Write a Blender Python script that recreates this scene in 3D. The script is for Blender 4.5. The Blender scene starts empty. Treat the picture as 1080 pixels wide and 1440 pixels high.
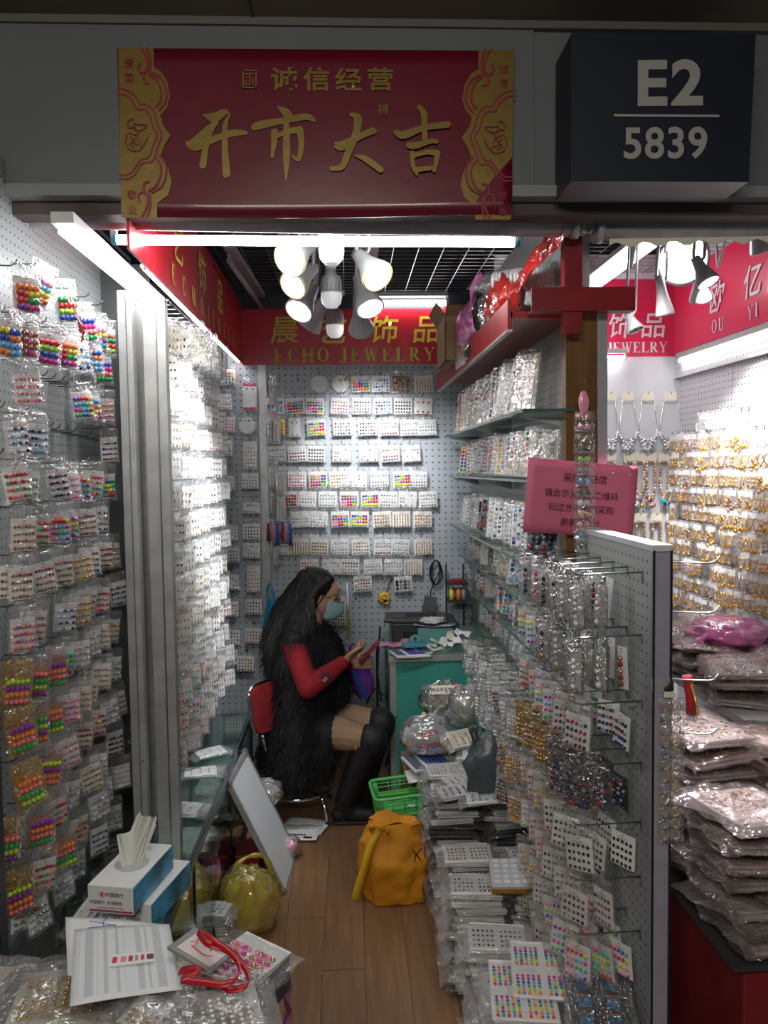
import bpy, bmesh, math, random
from mathutils import Vector, Matrix, Quaternion, noise
R = math.radians
random.seed(7)
sc = bpy.context.scene
COL = sc.collection

# ------------------------------------------------------------------ camera
W, H, F = 1080.0, 1440.0, 1081.0
CAM = Vector((0, 0, 1.7))
YAW, PITCH, ROLL = 2.65, 3.2, -0.8
CR = Matrix.Rotation(R(-YAW), 3, 'Z') @ Matrix.Rotation(R(90 - PITCH), 3, 'X') @ Matrix.Rotation(R(ROLL), 3, 'Z')
cd = bpy.data.cameras.new('camera')
cam = bpy.data.objects.new('camera', cd)
COL.objects.link(cam)
cd.sensor_fit = 'HORIZONTAL'
cd.sensor_width = 36
cd.lens = 36 * F / W
cd.clip_start = .02
cam.matrix_world = Matrix.Translation(CAM) @ CR.to_4x4()
sc.camera = cam

# ------------------------------------------------------------------ world, exposure, large lights
world = bpy.data.worlds.new('world')
sc.world = world
world.use_nodes = True
world.node_tree.nodes['Background'].inputs[0].default_value = (.55, .62, .75, 1)
world.node_tree.nodes['Background'].inputs[1].default_value = .045
sc.view_settings.view_transform = 'Standard'
sc.view_settings.look = 'None'
sc.view_settings.exposure = 0.62
sc.view_settings.gamma = 1
sc.view_settings.use_curve_mapping = False
sc.cycles.transparent_max_bounces = 24
sc.cycles.max_bounces = 6
sc.cycles.diffuse_bounces = 3
sc.cycles.glossy_bounces = 3
sc.cycles.sample_clamp_indirect = 4.0
sc.cycles.caustics_reflective = False
sc.cycles.caustics_refractive = False

TUBE_W = 15.0          # tube emission
SPOT_E = 9.0          # lit lamp faces


def area_light(name, loc, size, size_y, energy, color, target):
    l = bpy.data.lights.new(name, 'AREA')
    l.shape = 'RECTANGLE'
    l.size, l.size_y, l.energy, l.color = size, size_y, energy, color
    o = bpy.data.objects.new(name, l)
    COL.objects.link(o)
    o.location = loc
    o.rotation_euler = (Vector(target) - Vector(loc)).to_track_quat('-Z', 'Y').to_euler()
    return o


# the corridor's own ceiling panels, above and behind the viewer
area_light('corridor_light', (-.3, -.9, 2.8), 1.6, .5, 34, (1, .94, .84), (-.2, .9, .6))


def ray(px, py):
    return CR @ Vector(((px - W / 2) / F, -(py - H / 2) / F, -1))


def aY(px, py, Y):
    d = ray(px, py)
    return CAM + d * ((Y - CAM.y) / d.y)


def aX(px, py, X):
    d = ray(px, py)
    return CAM + d * ((X - CAM.x) / d.x)


def aZ(px, py, Z):
    d = ray(px, py)
    return CAM + d * ((Z - CAM.z) / d.z)


# ------------------------------------------------------------------ materials
MATS = {}


def mat(name, color=(.8, .8, .8), rough=.5, metal=0.0, emit=0.0, spec=.5, bump=0.0, bscale=60.0, alpha=1.0, var=0.0, vscale=8.0, coat=0.0, ecol=None):
    if name in MATS:
        return MATS[name]
    m = bpy.data.materials.new(name)
    m.use_nodes = True
    nt = m.node_tree
    b = nt.nodes['Principled BSDF']
    b.inputs['Base Color'].default_value = (*color, 1)
    b.inputs['Roughness'].default_value = rough
    b.inputs['Metallic'].default_value = metal
    b.inputs['Specular IOR Level'].default_value = spec
    b.inputs['Coat Weight'].default_value = coat
    b.inputs['Alpha'].default_value = alpha
    if emit:
        b.inputs['Emission Color'].default_value = (*(ecol or color), 1)
        b.inputs['Emission Strength'].default_value = emit
    tc = None
    if bump or var:
        tc = nt.nodes.new('ShaderNodeTexCoord')
    if bump:
        n = nt.nodes.new('ShaderNodeTexNoise')
        n.inputs['Scale'].default_value = bscale
        n.inputs['Detail'].default_value = 3
        bp = nt.nodes.new('ShaderNodeBump')
        bp.inputs['Strength'].default_value = bump
        bp.inputs['Distance'].default_value = .01
        nt.links.new(tc.outputs['Object'], n.inputs['Vector'])
        nt.links.new(n.outputs['Fac'], bp.inputs['Height'])
        nt.links.new(bp.outputs['Normal'], b.inputs['Normal'])
    if var:
        n = nt.nodes.new('ShaderNodeTexNoise')
        n.inputs['Scale'].default_value = vscale
        n.inputs['Detail'].default_value = 5
        mx = nt.nodes.new('ShaderNodeMix')
        mx.data_type = 'RGBA'
        nt.links.new(tc.outputs['Object'], n.inputs['Vector'])
        cr = nt.nodes.new('ShaderNodeValToRGB')
        cr.color_ramp.elements[0].position = .35
        cr.color_ramp.elements[1].position = .65
        nt.links.new(n.outputs['Fac'], cr.inputs[0])
        nt.links.new(cr.outputs[0], mx.inputs[0])
        mx.inputs[6].default_value = (*[c * (1 - var) for c in color], 1)
        mx.inputs[7].default_value = (*[min(1, c * (1 + var)) for c in color], 1)
        nt.links.new(mx.outputs[2], b.inputs['Base Color'])
    MATS[name] = m
    return m


def film(name, tint=(1, 1, 1), body=.16, gloss=.22, rough=.12, bump=.9, bscale=45.0, bodycol=(.85, .85, .85)):
    """thin clear plastic: transparent + a little milky diffuse + crinkled gloss"""
    m = bpy.data.materials.new(name)
    m.use_nodes = True
    nt = m.node_tree
    nt.nodes.clear()
    out = nt.nodes.new('ShaderNodeOutputMaterial')
    tr = nt.nodes.new('ShaderNodeBsdfTransparent')
    tr.inputs[0].default_value = (*tint, 1)
    df = nt.nodes.new('ShaderNodeBsdfDiffuse')
    df.inputs[0].default_value = (*bodycol, 1)
    gl = nt.nodes.new('ShaderNodeBsdfGlossy')
    gl.inputs['Roughness'].default_value = rough
    gl.inputs[0].default_value = (1, 1, 1, 1)
    tc = nt.nodes.new('ShaderNodeTexCoord')
    n = nt.nodes.new('ShaderNodeTexNoise')
    n.inputs['Scale'].default_value = bscale
    n.inputs['Detail'].default_value = 2
    n.inputs['Distortion'].default_value = 1.2
    bp = nt.nodes.new('ShaderNodeBump')
    bp.inputs['Strength'].default_value = bump
    bp.inputs['Distance'].default_value = .012
    nt.links.new(tc.outputs['Object'], n.inputs['Vector'])
    nt.links.new(n.outputs['Fac'], bp.inputs['Height'])
    nt.links.new(bp.outputs[0], gl.inputs['Normal'])
    lw = nt.nodes.new('ShaderNodeLayerWeight')
    lw.inputs[0].default_value = .35
    nt.links.new(bp.outputs[0], lw.inputs['Normal'])
    m1 = nt.nodes.new('ShaderNodeMixShader')
    m1.inputs[0].default_value = body
    nt.links.new(tr.outputs[0], m1.inputs[1])
    nt.links.new(df.outputs[0], m1.inputs[2])
    mul = nt.nodes.new('ShaderNodeMath')
    mul.operation = 'MULTIPLY_ADD'
    mul.inputs[1].default_value = gloss * 1.6
    mul.inputs[2].default_value = gloss * .35
    mul.use_clamp = True
    nt.links.new(lw.outputs['Fresnel'], mul.inputs[0])
    m2 = nt.nodes.new('ShaderNodeMixShader')
    nt.links.new(mul.outputs[0], m2.inputs[0])
    nt.links.new(m1.outputs[0], m2.inputs[1])
    nt.links.new(gl.outputs[0], m2.inputs[2])
    nt.links.new(m2.outputs[0], out.inputs[0])
    MATS[name] = m
    return m


def pegmat(name, color, pitch=.025, rad=.0032, axis='YZ', hole=(.03, .03, .035)):
    """painted steel with a regular grid of drilled holes"""
    m = bpy.data.materials.new(name)
    m.use_nodes = True
    nt = m.node_tree
    b = nt.nodes['Principled BSDF']
    b.inputs['Roughness'].default_value = .42
    tc = nt.nodes.new('ShaderNodeTexCoord')
    sep = nt.nodes.new('ShaderNodeSeparateXYZ')
    nt.links.new(tc.outputs['Object'], sep.inputs[0])

    def mth(op, a, bb=None, cc=None):
        n = nt.nodes.new('ShaderNodeMath')
        n.operation = op
        for i, v in enumerate((a, bb, cc)):
            if v is None:
                continue
            if isinstance(v, (int, float)):
                n.inputs[i].default_value = v
            else:
                nt.links.new(v, n.inputs[i])
        return n.outputs[0]
    u = sep.outputs['XYZ'.index(axis[0])]
    v = sep.outputs['XYZ'.index(axis[1])]
    fu = mth('SUBTRACT', mth('FRACT', mth('DIVIDE', u, pitch)), .5)
    fv = mth('SUBTRACT', mth('FRACT', mth('DIVIDE', v, pitch)), .5)
    d = mth('SQRT', mth('ADD', mth('MULTIPLY', fu, fu), mth('MULTIPLY', fv, fv)))
    isx = mth('LESS_THAN', d, rad / pitch)
    mx = nt.nodes.new('ShaderNodeMix')
    mx.data_type = 'RGBA'
    nt.links.new(isx, mx.inputs[0])
    n = nt.nodes.new('ShaderNodeTexNoise')
    n.inputs['Scale'].default_value = 3
    n.inputs['Detail'].default_value = 6
    nt.links.new(tc.outputs['Object'], n.inputs['Vector'])
    mv = nt.nodes.new('ShaderNodeMix')
    mv.data_type = 'RGBA'
    nt.links.new(n.outputs['Fac'], mv.inputs[0])
    mv.inputs[6].default_value = (*[c * .85 for c in color], 1)
    mv.inputs[7].default_value = (*[min(1, c * 1.08) for c in color], 1)
    nt.links.new(mv.outputs[2], mx.inputs[6])
    mx.inputs[7].default_value = (*hole, 1)
    nt.links.new(mx.outputs[2], b.inputs['Base Color'])
    bp = nt.nodes.new('ShaderNodeBump')
    bp.invert = True
    bp.inputs['Strength'].default_value = .6
    bp.inputs['Distance'].default_value = .002
    nt.links.new(isx, bp.inputs['Height'])
    nt.links.new(bp.outputs[0], b.inputs['Normal'])
    MATS[name] = m
    return m


def woodmat(name, c1, c2, scale=(14, 1.2, 14), rough=.38):
    m = bpy.data.materials.new(name)
    m.use_nodes = True
    nt = m.node_tree
    b = nt.nodes['Principled BSDF']
    b.inputs['Roughness'].default_value = rough
    tc = nt.nodes.new('ShaderNodeTexCoord')
    mp = nt.nodes.new('ShaderNodeMapping')
    mp.inputs['Scale'].default_value = scale
    n = nt.nodes.new('ShaderNodeTexNoise')
    n.inputs['Scale'].default_value = 3
    n.inputs['Detail'].default_value = 8
    n.inputs['Distortion'].default_value = .8
    cr = nt.nodes.new('ShaderNodeValToRGB')
    cr.color_ramp.elements[0].position = .3
    cr.color_ramp.elements[0].color = (*c1, 1)
    cr.color_ramp.elements[1].position = .72
    cr.color_ramp.elements[1].color = (*c2, 1)
    nt.links.new(tc.outputs['Object'], mp.inputs[0])
    nt.links.new(mp.outputs[0], n.inputs['Vector'])
    nt.links.new(n.outputs['Fac'], cr.inputs[0])
    # broad dirt
    n2 = nt.nodes.new('ShaderNodeTexNoise')
    n2.inputs['Scale'].default_value = 2.2
    n2.inputs['Detail'].default_value = 4
    nt.links.new(tc.outputs['Object'], n2.inputs['Vector'])
    mx = nt.nodes.new('ShaderNodeMix')
    mx.data_type = 'RGBA'
    mx.blend_type = 'MULTIPLY'
    mx.inputs[0].default_value = .5
    nt.links.new(cr.outputs[0], mx.inputs[6])
    nt.links.new(n2.outputs['Fac'], mx.inputs[7])
    nt.links.new(mx.outputs[2], b.inputs['Base Color'])
    MATS[name] = m
    return m


PEG = pegmat('peg_left', (.36, .39, .39))  # base darkened to carry the shade among the hanging packs
PEGX = pegmat('peg_back', (.44, .48, .52), pitch=.0365, rad=.0045, axis='XZ')
PEGN = pegmat('peg_neighbour', (.66, .65, .68), pitch=.03, rad=.004)
PEGR = pegmat('peg_right', (.40, .43, .42), pitch=.028, rad=.0036)
FILM = film('clear_film', body=.07, gloss=.17, rough=.08)
FILM2 = film('clear_film_heavy', body=.12, gloss=.34, bump=1.0, bscale=28)
FILMD = film('smoky_film', tint=(.8, .8, .8), body=.12, gloss=.4, bodycol=(.5, .5, .5))
FILMG = film('gold_film', tint=(.95, .8, .45), body=.25, gloss=.4, bodycol=(.75, .5, .15))
FILMY = film('yellow_bag', tint=(.95, .85, .2), body=.45, gloss=.25, bodycol=(.72, .6, .1), bscale=14)
FILMP = film('magenta_bag', tint=(1, .3, .8), body=.6, gloss=.25, bodycol=(.9, .12, .55), bscale=16)
FILMPL = film('pink_bag', tint=(1, .6, .95), body=.75, gloss=.22, bodycol=(1.0, .25, .62), bscale=16)
FILMR = film('red_bag', tint=(1, .2, .15), body=.8, gloss=.2, bodycol=(.62, .03, .02), bscale=16)
FILMW = film('milky_bag', tint=(.95, .95, .97), body=.42, gloss=.3, bodycol=(.78, .78, .82), bscale=14)
FILMN = film('soft_pink_film', tint=(1, .93, .92), body=.13, gloss=.40, bodycol=(.85, .72, .70), bscale=30, rough=.1)
GLASS = film('glass', tint=(.86, .96, .92), body=.0, gloss=.32, rough=.02, bump=0, bodycol=(.5, .6, .55))
GEDGE = mat('glass_edge', (.06, .14, .11), .15)
WHITE = mat('card_white', (.86, .86, .84), .55)
CREAM = mat('card_cream', (.78, .74, .60), .55)
KRAFT = mat('card_kraft', (.36, .19, .07), .6)
GCARD = mat('card_gold', (.75, .42, .05), .35, metal=.5)
DCARD = mat('card_dark', (.05, .055, .06), .5)
PRINT = mat('print_grey', (.35, .33, .36), .6)
PINKPR = mat('print_pink', (.75, .25, .4), .6)
COLS = dict(
    red=(.75, .03, .04), orange=(.95, .25, .05), coral=(.95, .22, .22), yellow=(.85, .72, .05), green=(.03, .45, .12), lime=(.45, .75, .05),
    teal=(.02, .42, .45), blue=(.04, .12, .6), sky=(.15, .45, .8), navy=(.02, .03, .16), purple=(.28, .04, .4), magenta=(.75, .05, .35), pink=(.9, .35, .5),
    black=(.02, .02, .025), brown=(.2, .08, .03), garnet=(.3, .02, .04), grey=(.3, .32, .35))
BEAD = {k: mat('bead_' + k, v, .18, coat=.3) for k, v in COLS.items()}
BEAD['gold'] = mat('bead_gold', (.90, .50, .09), .22, metal=.75)
BEAD['rose'] = mat('bead_rose', (.65, .38, .28), .22, metal=.8)
BEAD['silver'] = mat('bead_silver', (.72, .73, .76), .2, metal=.9)
BEAD['pearl'] = mat('bead_pearl', (.85, .82, .76), .2, coat=.5)
BEAD['crystal'] = mat('bead_crystal', (.75, .8, .85), .08, spec=.9, coat=.6)
STEEL = mat('steel', (.45, .46, .46), .3, metal=1)
DSTEEL = mat('dark_steel', (.16, .16, .16), .35, metal=1)
CHROME = mat('chrome', (.75, .75, .76), .08, metal=1)
ALU = mat('aluminium', (.50, .51, .50), .42, metal=.55, var=.12, vscale=14)
BLACK = mat('black', (.012, .013, .015), .5)
DARK = mat('dark', (.03, .032, .036), .6)
NAVY = mat('sign_navy', (.006, .010, .022), .5, var=.12)
FASCIA = mat('fascia_grey', (.145, .158, .168), .45, var=.06, vscale=3)
SOFFIT = mat('soffit_brown', (.20, .165, .125), .7, var=.12, vscale=2)
BRED = mat('banner_red', (.15, .006, .022), .3, coat=.3, bump=.15, bscale=6)
SRED = mat('sign_red', (.62, .015, .03), .3, coat=.35)
NRED = mat('neighbour_red', (.62, .02, .08), .3, coat=.3)
GOLD = mat('banner_gold', (.25, .17, .035), .34, metal=.35, bump=.08, bscale=30)
YTEXT = mat('letter_yellow', (.80, .62, .06), .4)
STEXT = mat('letter_silver', (.62, .60, .62), .4)
LTEXT = mat('letter_grey', (.38, .37, .34), .45)
PAINTRED = mat('painted_red', (.26, .012, .018), .35, var=.15, vscale=10)
DULLRED = mat('dull_red', (.23, .018, .02), .45, var=.15, vscale=8)
WALLW = mat('wall_white', (.62, .63, .66), .5, var=.03, vscale=2)
LAMPW = mat('lamp_white', (.40, .40, .40), .35)
LAMPY = mat('lamp_cream', (.75, .68, .38), .3)
PINKPAPER = mat('pink_paper', (.72, .16, .27), .65)
INK = mat('ink', (.04, .01, .02), .6)
INKB = mat('ink_blue', (.02, .04, .3), .5)
INKR = mat('ink_red', (.6, .03, .05), .5)
PAPER = mat('paper', (.84, .85, .85), .65)
TEAL = mat('desk_teal', (.06, .34, .28), .35, var=.08, vscale=3)
TUBEM = mat('tube_light', (.93, .97, 1), .5, emit=TUBE_W)
TUBEF = mat('tube_light_front', (.93, .97, 1), .5, emit=26)
TUBEB = mat('strip_light', (.96, .98, 1), .5, emit=16)
TUBEN = mat('tube_light_neighbour', (1, .96, .98), .5, emit=12)
LEDW = mat('led_face', (1, .95, .85), .5, emit=SPOT_E)
LEDN = mat('led_face_bright', (1, .98, 1), .5, emit=24)
PIPE = mat('roller_grey', (.42, .40, .42), .45, var=.15, vscale=12)
CARDB = mat('cardboard', (.30, .17, .08), .7, var=.1)
WOODV = woodmat('post_wood', (.16, .075, .02), (.26, .13, .04), scale=(10, 10, .8), rough=.3)
PLANK = woodmat('floor_wood', (.27, .14, .065), (.42, .24, .12), rough=.38)

# ------------------------------------------------------------------ mesh builder


class MB:
    def __init__(s):
        s.v, s.f, s.m, s.slots, s.smooth = [], [], [], [], []

    def mi(s, m):
        if m not in s.slots:
            s.slots.append(m)
        return s.slots.index(m)

    def add(s, vs, fs, m, sm=False):
        b = len(s.v)
        s.v += [tuple(v) for v in vs]
        k = s.mi(m)
        for f in fs:
            s.f.append([b + i for i in f])
            s.m.append(k)
            s.smooth.append(sm)

    def box(s, c, d, m, rot=None):
        c = Vector(c)
        vs = []
        for z in (-.5, .5):
            for x, y in ((-.5, -.5), (.5, -.5), (.5, .5), (-.5, .5)):
                p = Vector((x * d[0], y * d[1], z * d[2]))
                if rot:
                    p = rot @ p
                vs.append(c + p)
        s.add(vs, [(3, 2, 1, 0), (4, 5, 6, 7), (0, 1, 5, 4), (1, 2, 6, 5), (2, 3, 7, 6), (3, 0, 4, 7)], m)

    def b2(s, a, b, m):
        s.box([(a[i] + b[i]) / 2 for i in range(3)], [abs(b[i] - a[i]) for i in range(3)], m)

    def tube(s, pts, r, m, n=8, caps=True, sm=True):
        pts = [Vector(p) for p in pts]
        rs = r if isinstance(r, (list, tuple)) else [r] * len(pts)
        ref = None
        vs = []
        for i, p in enumerate(pts):
            a = pts[max(i - 1, 0)]
            c = pts[min(i + 1, len(pts) - 1)]
            t = (c - a)
            t = t.normalized() if t.length > 1e-9 else Vector((0, 0, 1))
            if ref is None:
                ref = t.orthogonal().normalized()
            ref = (ref - t * ref.dot(t))
            ref = ref.normalized() if ref.length > 1e-6 else t.orthogonal().normalized()
            q = t.cross(ref)
            for k in range(n):
                an = 2 * math.pi * k / n
                vs.append(p + (ref * math.cos(an) + q * math.sin(an)) * rs[i])
        fs = []
        for i in range(len(pts) - 1):
            for k in range(n):
                k2 = (k + 1) % n
                fs.append((i * n + k, i * n + k2, (i + 1) * n + k2, (i + 1) * n + k))
        s.add(vs, fs, m, sm)
        if caps:
            b = len(s.v) - len(vs)
            kk = s.mi(m)
            s.f.append([b + k for k in range(n)][::-1]); s.m.append(kk); s.smooth.append(False)
            s.f.append([b + (len(pts) - 1) * n + k for k in range(n)]); s.m.append(kk); s.smooth.append(False)

    def sph(s, c, r, m, nu=6, nv=4, rot=None, sm=True):
        c = Vector(c)
        if not isinstance(r, (list, tuple, Vector)):
            r = (r, r, r)
        vs = [Vector((0, 0, r[2]))]
        for j in range(1, nv):
            t = math.pi * j / nv
            for i in range(nu):
                a = 2 * math.pi * i / nu
                vs.append(Vector((math.sin(t) * math.cos(a) * r[0], math.sin(t) * math.sin(a) * r[1], math.cos(t) * r[2])))
        vs.append(Vector((0, 0, -r[2])))
        if rot:
            vs = [rot @ v for v in vs]
        vs = [c + v for v in vs]
        fs = []
        for i in range(nu):
            fs.append((0, 1 + i, 1 + (i + 1) % nu))
        for j in range(nv - 2):
            for i in range(nu):
                a = 1 + j * nu + i
                b = 1 + j * nu + (i + 1) % nu
                fs.append((a, a + nu, b + nu, b))
        l = len(vs) - 1
        o = 1 + (nv - 2) * nu
        for i in range(nu):
            fs.append((l, o + (i + 1) % nu, o + i))
        s.add(vs, fs, m, sm)

    def grid(s, fn, nu, nv, m, sm=True, close=False):
        vs = [fn(i / nu, j / nv) for j in range(nv + 1) for i in range(nu + (0 if close else 1))]
        w = nu if close else nu + 1
        fs = []
        for j in range(nv):
            for i in range(nu):
                i2 = (i + 1) % w
                fs.append((j * w + i, j * w + i2, (j + 1) * w + i2, (j + 1) * w + i))
        s.add(vs, fs, m, sm)

    def lathe(s, prof, m, c=(0, 0, 0), n=20, rot=None, sm=True):
        c = Vector(c)

        def fn(u, v):
            k = v * (len(prof) - 1)
            r, z = prof[int(round(k))]
            p = Vector((r * math.cos(2 * math.pi * u), r * math.sin(2 * math.pi * u), z))
            if rot:
                p = rot @ p
            return c + p
        s.grid(fn, n, len(prof) - 1, m, sm, close=True)

    def poly(s, pts, m, thick=None):
        """flat polygon from 3D points, optionally with thickness vector"""
        n = len(pts)
        pts = [Vector(p) for p in pts]
        s.add(pts, [tuple(range(n))], m)
        if thick is not None:
            t = Vector(thick)
            s.add([p + t for p in pts], [tuple(range(n))[::-1]], m)
            for i in range(n):
                j = (i + 1) % n
                s.add([pts[i], pts[j], pts[j] + t, pts[i] + t], [(0, 3, 2, 1)], m)

    def mesh(s, name):
        me = bpy.data.meshes.new(name)
        me.from_pydata(s.v, [], s.f)
        for m in s.slots:
            me.materials.append(m)
        me.polygons.foreach_set('material_index', s.m)
        me.polygons.foreach_set('use_smooth', s.smooth)
        me.update()
        return me

    def build(s, name, parent=None, **kw):
        return link(name, s.mesh(name), parent, **kw)


def link(name, me, parent=None, loc=None, rot=None, label=None, cat=None, group=None, kind=None):
    o = bpy.data.objects.new(name, me)
    COL.objects.link(o)
    if parent is not None:
        o.parent = parent
    if loc is not None:
        o.location = loc
    if rot is not None:
        o.rotation_euler = rot
    if label:
        o['label'] = label
    if cat:
        o['category'] = cat
    if group:
        o['group'] = group
    if kind:
        o['kind'] = kind
    return o


def thing(name, label, cat, loc=(0, 0, 0), rot=(0, 0, 0), group=None):
    return link(name, None, None, loc, rot, label, cat, group)


def bevel(o, w=.004, n=2):
    m = o.modifiers.new('b', 'BEVEL')
    m.width = w
    m.segments = n
    m.limit_method = 'ANGLE'
    return o


def nz(p, s=1.0, seed=0):
    return noise.noise(Vector((p[0] * s + seed * 13.1, p[1] * s + seed * 7.7, p[2] * s + seed * 3.3)))


# ------------------------------------------------------------------ lettering
_dg = bpy.context.evaluated_depsgraph_get


def text_mesh(body, mtl, size=1.0, bold=0.0, shear=0.0, extrude=.0, name='lettering', align='CENTER', spacing=1.0, line=1.0):
    c = bpy.data.curves.new(name, 'FONT')
    c.body = body
    c.size = size
    c.offset = bold
    c.shear = shear
    c.extrude = extrude
    c.align_x = align
    c.space_character = spacing
    c.space_line = line
    o = bpy.data.objects.new('tmp', c)
    COL.objects.link(o)
    me = bpy.data.meshes.new_from_object(o.evaluated_get(_dg()))
    bpy.data.objects.remove(o)
    bpy.data.curves.remove(c)
    me.materials.clear()
    me.materials.append(mtl)
    me.name = name
    return me


def text(body, name, mtl, parent, origin, right, up, size, sx=1.0, label=None, **kw):
    """letters laid in the plane spanned by right/up, centred on origin"""
    me = text_mesh(body, mtl, 1.0, name=name, **kw)
    xs = [v.co.x for v in me.vertices]
    ys = [v.co.y for v in me.vertices]
    cx, cy = (min(xs) + max(xs)) / 2, (min(ys) + max(ys)) / 2
    r, u = Vector(right).normalized(), Vector(up).normalized()
    n = r.cross(u)
    o = Vector(origin)
    for v in me.vertices:
        v.co = o + r * ((v.co.x - cx) * size * sx) + u * ((v.co.y - cy) * size) + n * v.co.z * size
    return link(name, me, parent, label=label)


def strip2d(pts, closed=False):
    """pts: (x,y,halfwidth) smoothed by Catmull-Rom -> outline faces"""
    out = []
    P = pts
    n = len(P)
    for i in range(n - 1):
        p0, p1, p2, p3 = P[max(i - 1, 0)], P[i], P[i + 1], P[min(i + 2, n - 1)]
        for k in range(6):
            t = k / 6
            out.append(tuple(.5 * ((2 * p1[j]) + (-p0[j] + p2[j]) * t + (2 * p0[j] - 5 * p1[j] + 4 * p2[j] - p3[j]) * t * t + (-p0[j] + 3 * p1[j] - 3 * p2[j] + p3[j]) * t ** 3) for j in range(3)))
    out.append(tuple(P[-1]))
    L, Rr = [], []
    for i, p in enumerate(out):
        a, b = out[max(i - 1, 0)], out[min(i + 1, len(out) - 1)]
        tx, ty = b[0] - a[0], b[1] - a[1]
        l = math.hypot(tx, ty) or 1
        nx, ny = -ty / l, tx / l
        L.append((p[0] + nx * p[2], p[1] + ny * p[2]))
        Rr.append((p[0] - nx * p[2], p[1] - ny * p[2]))
    vs = L + Rr
    m = len(L)
    fs = [(i, i + 1, m + i + 1, m + i) for i in range(m - 1)]
    return vs, fs


def strokes(name, parent, mtl, lst, conv, lift=(0, -.00025, 0)):
    """brush strokes: list of [(x,y,hw)...]; conv maps 2D -> 3D; each stroke lies on the one before"""
    mb = MB()
    for i_, st in enumerate(lst):
        vs, fs = strip2d(st)
        n_ = len(vs) // 2
        fs = list(fs)
        # rounded ends
        for e, o in ((0, -1), (n_ - 1, 1)):
            cx, cy = (vs[e][0] + vs[n_ + e][0]) / 2, (vs[e][1] + vs[n_ + e][1]) / 2
            hx, hy = vs[e][0] - cx, vs[e][1] - cy
            b0 = len(vs)
            arc = [(cx + hx * math.cos(t_) + hy * o * math.sin(t_), cy + hy * math.cos(t_) - hx * o * math.sin(t_)) for t_ in [math.pi * k / 6 for k in range(7)]]
            vs = vs + arc
            fs.append(tuple(range(b0, b0 + 7)))
        L_ = Vector(lift) * i_
        mb.add([conv(*v) + L_ for v in vs], fs, mtl)
    return mb.build(name, parent)


# serif capitals, unit height, y up; returns (rects/quads, width)
def serif_glyph(ch):
    q = []
    T, t, sf = .21, .07, .06

    def rect(x0, y0, x1, y1):
        q.append([(x0, y0), (x1, y0), (x1, y1), (x0, y1)])

    def stem(x, y0=0, y1=1, w=T, b=True, tp=True):
        rect(x, y0, x + w, y1)
        if b:
            rect(x - sf * 1.4, y0, x + w + sf * 1.4, y0 + sf)
        if tp:
            rect(x - sf * 1.4, y1 - sf, x + w + sf * 1.4, y1)

    def arc(cx, cy, rx, ry, a0, a1, wt=T, n=20):
        for i in range(n):
            a, b = [R(a0 + (a1 - a0) * k / n) for k in (i, i + 1)]
            pts = []
            for an, s in ((a, 1), (b, 1), (b, 0), (a, 0)):
                w = t + (wt - t) * abs(math.cos(an)) ** 1.3
                k = 1 if s else 0
                ex = rx - (0 if k else w)
                ey = ry - (0 if k else t + (wt - t) * abs(math.cos(an)) ** 1.3 * .35)
                pts.append((cx + ex * math.cos(an), cy + ey * math.sin(an)))
            q.append(pts)

    def diag(x0, y0, x1, y1, w):
        q.append([(x0 - w / 2, y0), (x0 + w / 2, y0), (x1 + w / 2, y1), (x1 - w / 2, y1)])
    if ch == 'E':
        stem(.07); rect(.07, .0, .66, t); rect(.07, 1 - t, .64, 1); rect(.2, .48, .47, .48 + t)
        q.append([(.60, 0), (.66, 0), (.69, .26), (.65, .26)]); q.append([(.58, 1), (.64, 1), (.65, .76), (.61, .76)]); rect(.44, .39, .47, .61)
        return q, .74
    if ch == 'L':
        stem(.07); rect(.07, .0, .66, t); q.append([(.60, 0), (.66, 0), (.69, .28), (.65, .28)])
        return q, .72
    if ch == 'C':
        arc(.42, .5, .39, .52, 40, 322); rect(.69, .66, .73, 1)
        return q, .8
    if ch == 'H':
        stem(.07); stem(.62); rect(.2, .48, .66, .48 + t)
        return q, .9
    if ch == 'O':
        arc(.43, .5, .41, .52, 0, 360, n=28)
        return q, .88
    if ch == 'U':
        rect(.1, .28, .1 + T, 1); rect(0, 1 - sf, .35, 1); rect(.66, .28, .72, 1); rect(.56, 1 - sf, .82, 1)
        arc(.41, .3, .31, .32, 180, 360, wt=.1)
        return q, .84
    if ch == 'I':
        stem(.08)
        return q, .36
    if ch == 'J':
        rect(.26, .12, .26 + T, 1); rect(.18, 1 - sf, .5, 1); arc(.2, .12, .23, .2, 200, 360, wt=.1); 
        return q, .54
    if ch == 'R':
        stem(.07); arc(.36, .74, .3, .26, -90, 90); rect(.2, 1 - t, .38, 1); rect(.2, .48, .38, .48 + t); diag(.38, .5, .68, .0, .2); rect(.6, 0, .82, sf)
        return q, .82
    if ch == 'W':
        diag(.12, 1, .32, 0, .17); diag(.32, 0, .5, .9, .06); diag(.48, 1, .68, 0, .17); diag(.7, 0, .9, 1, .06)
        for x in (.12, .48, .9):
            rect(x - .13, 1 - sf, x + .13, 1)
        return q, 1.04
    if ch == 'Y':
        diag(.12, 1, .4, .45, .18); diag(.44, .45, .7, 1, .06); rect(.33, 0, .5, .5); rect(.25, 0, .58, sf); rect(0, 1 - sf, .26, 1); rect(.58, 1 - sf, .82, 1)
        return q, .8
    return q, .4


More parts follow.
